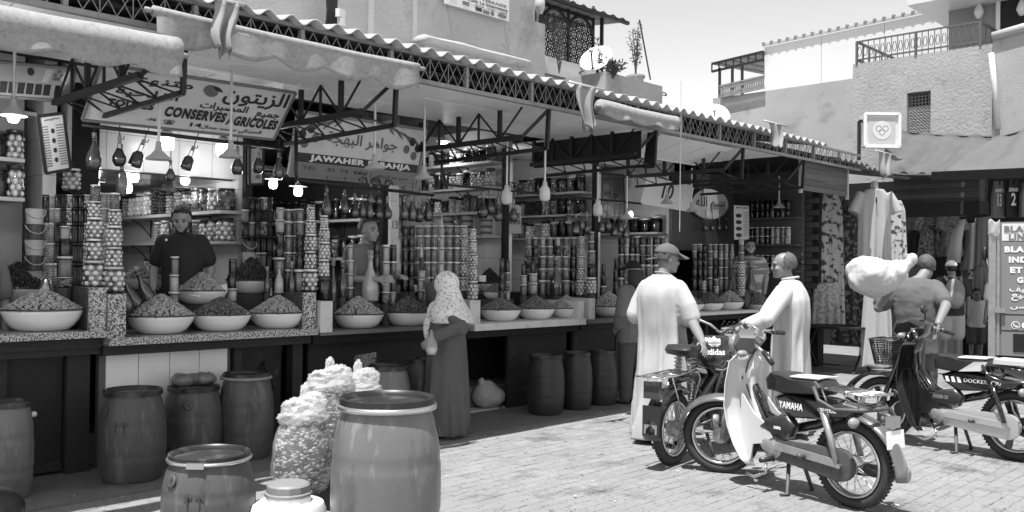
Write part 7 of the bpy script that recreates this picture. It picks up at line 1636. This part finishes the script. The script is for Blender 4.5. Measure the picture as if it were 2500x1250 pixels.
# tied sack in the open niche below the white counter
t=thing('tied_bag','pale knotted bin bag in the niche below the white counter','bag',PY(1195,985,6.95)*1); t.location.z=.03; s=depth(t.location)/FPX; b=MB(); b.ball((0,0,.1),(.22,.15,.12),3); b.ball((-.05,0,.18),(.14,.11,.1),3); b.ball((-.12,0,.27),(.04,.04,.06),2); o=b.build('bag_film',M('pale_bag_film',.42,.35,b=1,bs=14),t,True); remesh(o,.016,2); d=o.modifiers.new('c','DISPLACE'); d.texture=CL; d.strength=.06; d.texture_coords='LOCAL'
# dark bundle at the lower left corner
t=thing('dark_bag','dark rounded bag in the lower left corner','bag',PZ(-14,1296)); b=MB(); b.ball((0,0,.12),(.16,.14,.13),3); b.ball((-.1,.05,.1),(.12,.12,.1),3); o=b.build('bag_body',m_seat,t,True); remesh(o,.012,2)
# advertising cart
pc=PD(2416,870,10.6); Xc=V((.24,-.97,0)).normalized(); t=thing('advertising_cart','box cart with a laundry advert and telephone number at the right edge','cart',mat=basis(V((pc.x,pc.y,0)),Xc,(0,0,1)) ); s=10.6/FPX
m_cart=M('grey_cart_panel',.2,.45,n=.08,ns=4); m_cpost=M('scuffed_steel_post',.3,.5,.4,n=.4,ns=14)
zb,zt=PD(2416,866,10.6).z,PD(2416,542,10.6).z; Wc=1.3
def cb(name,x0,x1,z0,z1,zz,th,m): b=MB(); b.box(((x0+x1)/2,(z0+z1)/2,zz-th/2),(x1-x0,z1-z0,th)); return b.build(name,m,t)
cb('box_body',.03,Wc,zb,zt,-.02,.8,m_cart); cb('corner_post',-.015,.06,zb-.05,zt,.02,.06,m_cpost); cb('side_post',.07,.10,zb,zt-.02,.012,.03,m_cpost)
zh=PD(2430,588,10.6).z; cb('white_header',.12,Wc,zh,zt-.02,.006,.012,m_wp); zl=PD(2430,765,10.6).z; cb('advert_panel',.12,Wc,zl,zh-.01,.006,.012,m_cart); zk=PD(2430,800,10.6).z; cb('phone_panel',.12,Wc,zk-.02,zl-.02,.006,.012,m_cart); cb('lower_panel',.12,Wc,zb,zk-.04,.004,.01,m_cart); cb('dark_window',.24,Wc,zb+.05,zk-.06,.012,.01,m_dark)
def ct(txt,u,v,w,h,m,ar=False,bold=.05): 
    x=(u-2416)*s*1.0; z=PD(u,v,10.6).z; text(t,txt,x+w/2,z,w,h,m,z=.01,depth=.002,ar=ar,bold=bold)
ct('BLANC',2446,560,.36,.075,m_inkg); ct('LINGE',2456,575+4,.3,.075,m_inkg)
ct('BLANC',2447,609,.36,.07,m_wh); ct('INDU',2456,634,.27,.07,m_wh); ct('ET LIV',2459,659,.33,.07,m_wh); ct('GR',2474,683,.13,.07,m_wh)
ct('تنظيف',2458,706,.3,.08,m_wh,True,.01); ct('جميع',2462,725,.26,.08,m_wh,True,.01); ct('ملابس',2460,748,.3,.06,m_wh,True,.01)
ct('06',2484,792,.14,.075,m_wh,bold=.03); x0=(2471-2416)*s; z0=PD(2471,792,10.6).z
b=MB(); n=24; q=[V((x0+rr*math.cos(2*PI*k/n),z0+rr*math.sin(2*PI*k/n),.012)) for rr in(.046,.039) for k in range(n)]; b.add(q,[(k,(k+1)%n,n+(k+1)%n,n+k) for k in range(n)]); b.build('phone_ring',m_wh,t)
b=MB(); b.tube([(x0-.018,z0+.022,.012),(x0-.02,z0,.013),(x0+.0,z0-.02,.013),(x0+.022,z0-.02,.012)],[.009,.006,.006,.009],6); b.build('phone_icon',m_wh,t)
b=MB(); b.lathe([(0,-.04),(.2,-.04),(.26,-.03),(.26,.03),(.2,.04),(0,.04)],28,(.7,.26,-.4),V((1,0,0))); b.build('cart_wheel',m_tyre,t,40); b=MB(); b.bar((0,zb-.03,-.4),(Wc,zb-.03,-.4),.08,.5); b.build('chassis',m_dark,t)
b=MB(); b.tube([(.02,zb+.0,-.1),(.0,zb-.3,-.1),(.0,.02,-.1)],.02,6); b.build('prop_leg',m_cpost,t)
b=MB(); b.bar((.05,(zl+zk)/2+.12,.02),(.16,(zl+zk)/2+.12,.02),.05,.06); b.build('latch',m_cpost,t)
b=MB(); b.grid(8,5,lambda a,c:V((-.02+.12*a,zt+.015-.16*c+.02*math.sin(a*7),.035+.012*math.sin(a*9+c*4)))); o=b.build('plastic_cover',m_filmw,t,True); solid(o,.004)
b=MB(); b.ball((-.06,PD(2405,620,10.6).z,-.1),(.03,.09,.03),2); b.tube([(-.04,PD(2405,620,10.6).z-.05,-.1),(.02,zl+.2,-.1)],.01,6); b.build('mirror',m_seat,t,True)
# ---- clothes
m_flor=M('flowered_pale_cloth',.5,.85,n=.1,ns=5,v2=.06,thr=.57,bs=13,b=.3); m_flord=M('dark_flowered_cloth',.05,.85,v2=.26,thr=.56,bs=16,n=.2,ns=7); m_kaf=M('pale_kaftan_cloth',.42,.85,n=.06,ns=4,b=.3,bs=120); m_emb=M('embroidered_cloth',.2,.8,v2=.05,thr=.52,bs=30,n=.3,ns=6); m_mid=M('mid_grey_cloth',.14,.85,n=.2,ns=5)
def dress(label,u,v0,v1,wtop,wbot,X,mat,sl=0,seed=0,depth_=.1,neck=True,kind='dress',fold=.13):
    p=PX(u,v1,X); s=depth(p)/FPX; H=(v1-v0)*s; t=thing('hanging_dress',label,kind,p,PSI-PI/2,group='dresses and shirts hung for sale'); b=MB(); n=44; rings=[]
    for i in range(16):
        f=i/15; w=(wtop+(wbot-wtop)*f**1.2)*s/2; w*= .55+.45*min(1,f*9)
        rings.append([V((w*math.cos(2*PI*k/n),depth_*(1+fold*3*f*math.sin(9*2*PI*k/n+seed))*math.sin(2*PI*k/n)+.02*f*math.sin(6*2*PI*k/n+seed),H*(1-f)+.02*f*math.sin(5*2*PI*k/n+seed))) for k in range(n)])
    b.loft(rings)
    if sl:
        for y in(-1,1): b.tube([V((y*wtop*s*.42,0,H*.95)),V((y*(wtop*s*.5+.05),-.02,H*.8)),V((y*(wtop*s*.5+.10),-.03,H*(1-sl)))],[.07,.075,.085],10)
    o=b.build('cloth',mat,t,True); remesh(o,.014,2)
    b=MB(); b.tube([(0,0,H*.99),(0,0,H+.08),(.03,0,H+.12)],.006,5); b.build('hanger_hook',m_iron,t)
    return t,H,s
dress('pale flowered long dress hung by the brick wall',2022,470,800,66,84,14.0,m_flor,seed=1)
dress('pale gathered skirt below the flowered dress',2016,690,795,60,74,13.85,M('pale_print_cloth',.3,.85,v2=.5,thr=.5,bs=22),seed=2)
dress('dark flowered dress behind the pale kaftan, at its left',2075,500,840,60,96,14.9,m_flord,seed=3)
dress('dark narrow dress between the flowered dress and the pale kaftan',2068,480,700,40,60,15.2,m_mid,seed=4)
t,H,s=dress('pale kaftan on a mannequin, hung highest under the eave',2134,462,640,78,84,13.9,m_kaf,sl=.32,seed=5)
b=MB(); b.tube([(0,0,H*.97),(0,0,H+.1),(0,0,H+.12)],[.06,.05,.045],10); b.build('mannequin_neck',M('mannequin',.45,.4),t,True); b=MB(); b.tube([(-.02,-.12,H*.88),(-.02,-.13,H*.8)],.01,6); b.build('tassel',m_dark,t)
dress('pale long skirt hanging straight below the white sack',2142,645,895,60,98,13.6,m_kaf,seed=6)
dress('flowered dress partly behind the pale kaftan, at its right',2186,490,680,44,62,14.6,m_flor,seed=7); dress('dark flowered cloth behind the charcoal shirt',2180,690,880,50,60,14.8,m_flord,seed=8)
for u,m,lab,sd in((2271,m_emb,'pale embroidered caftan on a mannequin in the dark shop',9),(2322,M('dark_embroidered_cloth',.1,.8,v2=.22,thr=.58,bs=26),'darker embroidered caftan beside the pale one',10)):
    t,H,s=dress(lab,u,513,625,34,62,16.9,m,sl=.45,seed=sd); b=MB(); b.tube([(-.16,-.0,H*.68),(0,-.14,H*.67),(.16,0,H*.68)],.02,6); b.build('belt',m_mid,t)
for u,v0,v1,w_,m,lab,num in((2437,442,532,30,m_mid,'grey sports vest lettered HARD 13','13'),(2471,440,530,34,m_dark,'black sports vest lettered LEONARD 2','2'),(2506,446,530,30,m_mid,'grey sports vest cut off by the right edge','1'),(2366,638,700,38,m_mid,'grey football shirt numbered 2 above the girl','2')):
    p=PX(u,v1,14.6 if v0<500 else 17.4); s=depth(p)/FPX; H=(v1-v0)*s; w=w_*s; t=thing('sports_shirt',lab,'shirt',mat=basis(p+V((0,0,H/2)),_R0,(0,0,1))); b=MB()
    ol=[(-.5,-.5),(.5,-.5),(.48,.15),(.36,.3),(.3,.5),(.16,.5),(0,.36),(-.16,.5),(-.3,.5),(-.36,.3),(-.48,.15)]; b.loft([[V((x*w*k_,y*H*k_,z)) for x,y in ol] for z,k_ in((-.04,.96),(-.02,1),(.02,1),(.035,.97))]); b.build('cloth',m,t)
    text(t,num,0,-.02*H,.34*w,.34*H,m_wh,z=.037,bold=.02)
    nmx={'13':'HARD','2':'LEONARD' if v0<500 else 'HAKIMI'}.get(num)
    if nmx: text(t,nmx,0,.24*H,.66*w,.1*H,m_wh,z=.037,bold=.02)
    b=MB(); b.tube([(0,H*.42,0),(0,H*.58,0),(.03,H*.6,0)],.006,5); b.build('hanger_hook',m_iron,t)
for u,v0,v1,w_,m,lab in((2345,455,520,22,m_flord,'small patterned shirt on the slanting pole'),(2352,560,640,26,m_dark,'black shirt on the hanging rail'),(2372,545,660,34,m_mid,'row of dark trousers on the hanging rail'),(2400,520,650,40,m_mid,'grey dresses at the end of the hanging rail'),(2362,600,660,28,m_emb,'pale patterned shirt hung low by the girl'),(2394,640,720,34,m_mid,'grey shirt with Arabic print near the cart'),(2225,560,650,40,m_dark,'dark dress beside the brick pier')):
    dress(lab,u,v0,v1,w_,w_*1.2,17.2,m,seed=u,kind='garment')
t=thing('slanting_pole','pale cloth wrapped pole slanting down beside the man in a white cap','pole',PX(2338,700,16.5)); a=PX(2352,520,16.5)-V(t.location); c=PX(2328,640,16.5)-V(t.location); b=MB(); b.tube([a,a.lerp(c,.5)+V((0,.03,0)),c],[.05,.09,.11],10); o=b.build('wrap',m_kaf,t,True); b=MB(); b.tube([PX(2338,445,16.5)-V(t.location),a,c,V((0,0,-1.2))],.025,6); b.build('pole_bar',m_pole,t)
t=thing('hanging_rail','dark clothes rail inside the shop','rail',PX(2390,527,16.4)); b=MB(); b.bar(PX(2345,533,16.4)-V(t.location),PX(2440,523,16.4)-V(t.location),.04); b.build('rail_bar',m_iron,t)
# folding table with cloth below the dresses
p=PZ(2038,905); t=thing('folding_table','dark folding table under the hanging dresses','table',p,0); zt=PD(2038,797,depth(p)).z; L=1.0
b=MB(); b.box((0,0,zt),(.9,1.0,.03)); b.build('tabletop',m_dark,t)
for y in(-1,1):
    for x in(-1,1): b=MB(); b.bar((x*.3,y*.42,0),(-x*.3,y*.42,zt),.03); b.build('leg',m_iron,t)
b=MB(); b.bar((-.3,-.42,.12),(-.3,.42,.12),.025); b.build('stretcher',m_iron,t)
# litter on the ground
li=MB()
for k in range(150):
    x,y=random.uniform(1.5,9.5),random.uniform(2.2,6.6); r_=random.uniform(.004,.011)
    li.ball((x,y,.014+r_*.4),(r_*random.uniform(1,2.2),r_,r_*.5),1,Matrix.Rotation(random.uniform(0,3),3,'Z'))
o=li.build('litter',M('pale_litter',.5,.8,isl=.6),smooth=True,kind='stuff'); tag(o,'scattered crumbs and scraps on the pavement','litter')

p=PY(1659,572,5.62); q=PY(1655,196,5.62); t=thing('pull_string','thin cord with a small ring hanging from the eave above the grey cap','cord',p); b=MB(); b.tube([(0,0,.03),(.003,0,(q.z-p.z)*.5),(0,0,q.z-p.z)],.006,5); b.build('cord',m_pole,t); b=MB(); b.tube([V((.022*math.cos(a),0,.022*math.sin(a)-.01)) for a in [2*PI*k/12 for k in range(12)]],.004,5,closed=True); b.build('ring',m_iron,t)
finish_texts()
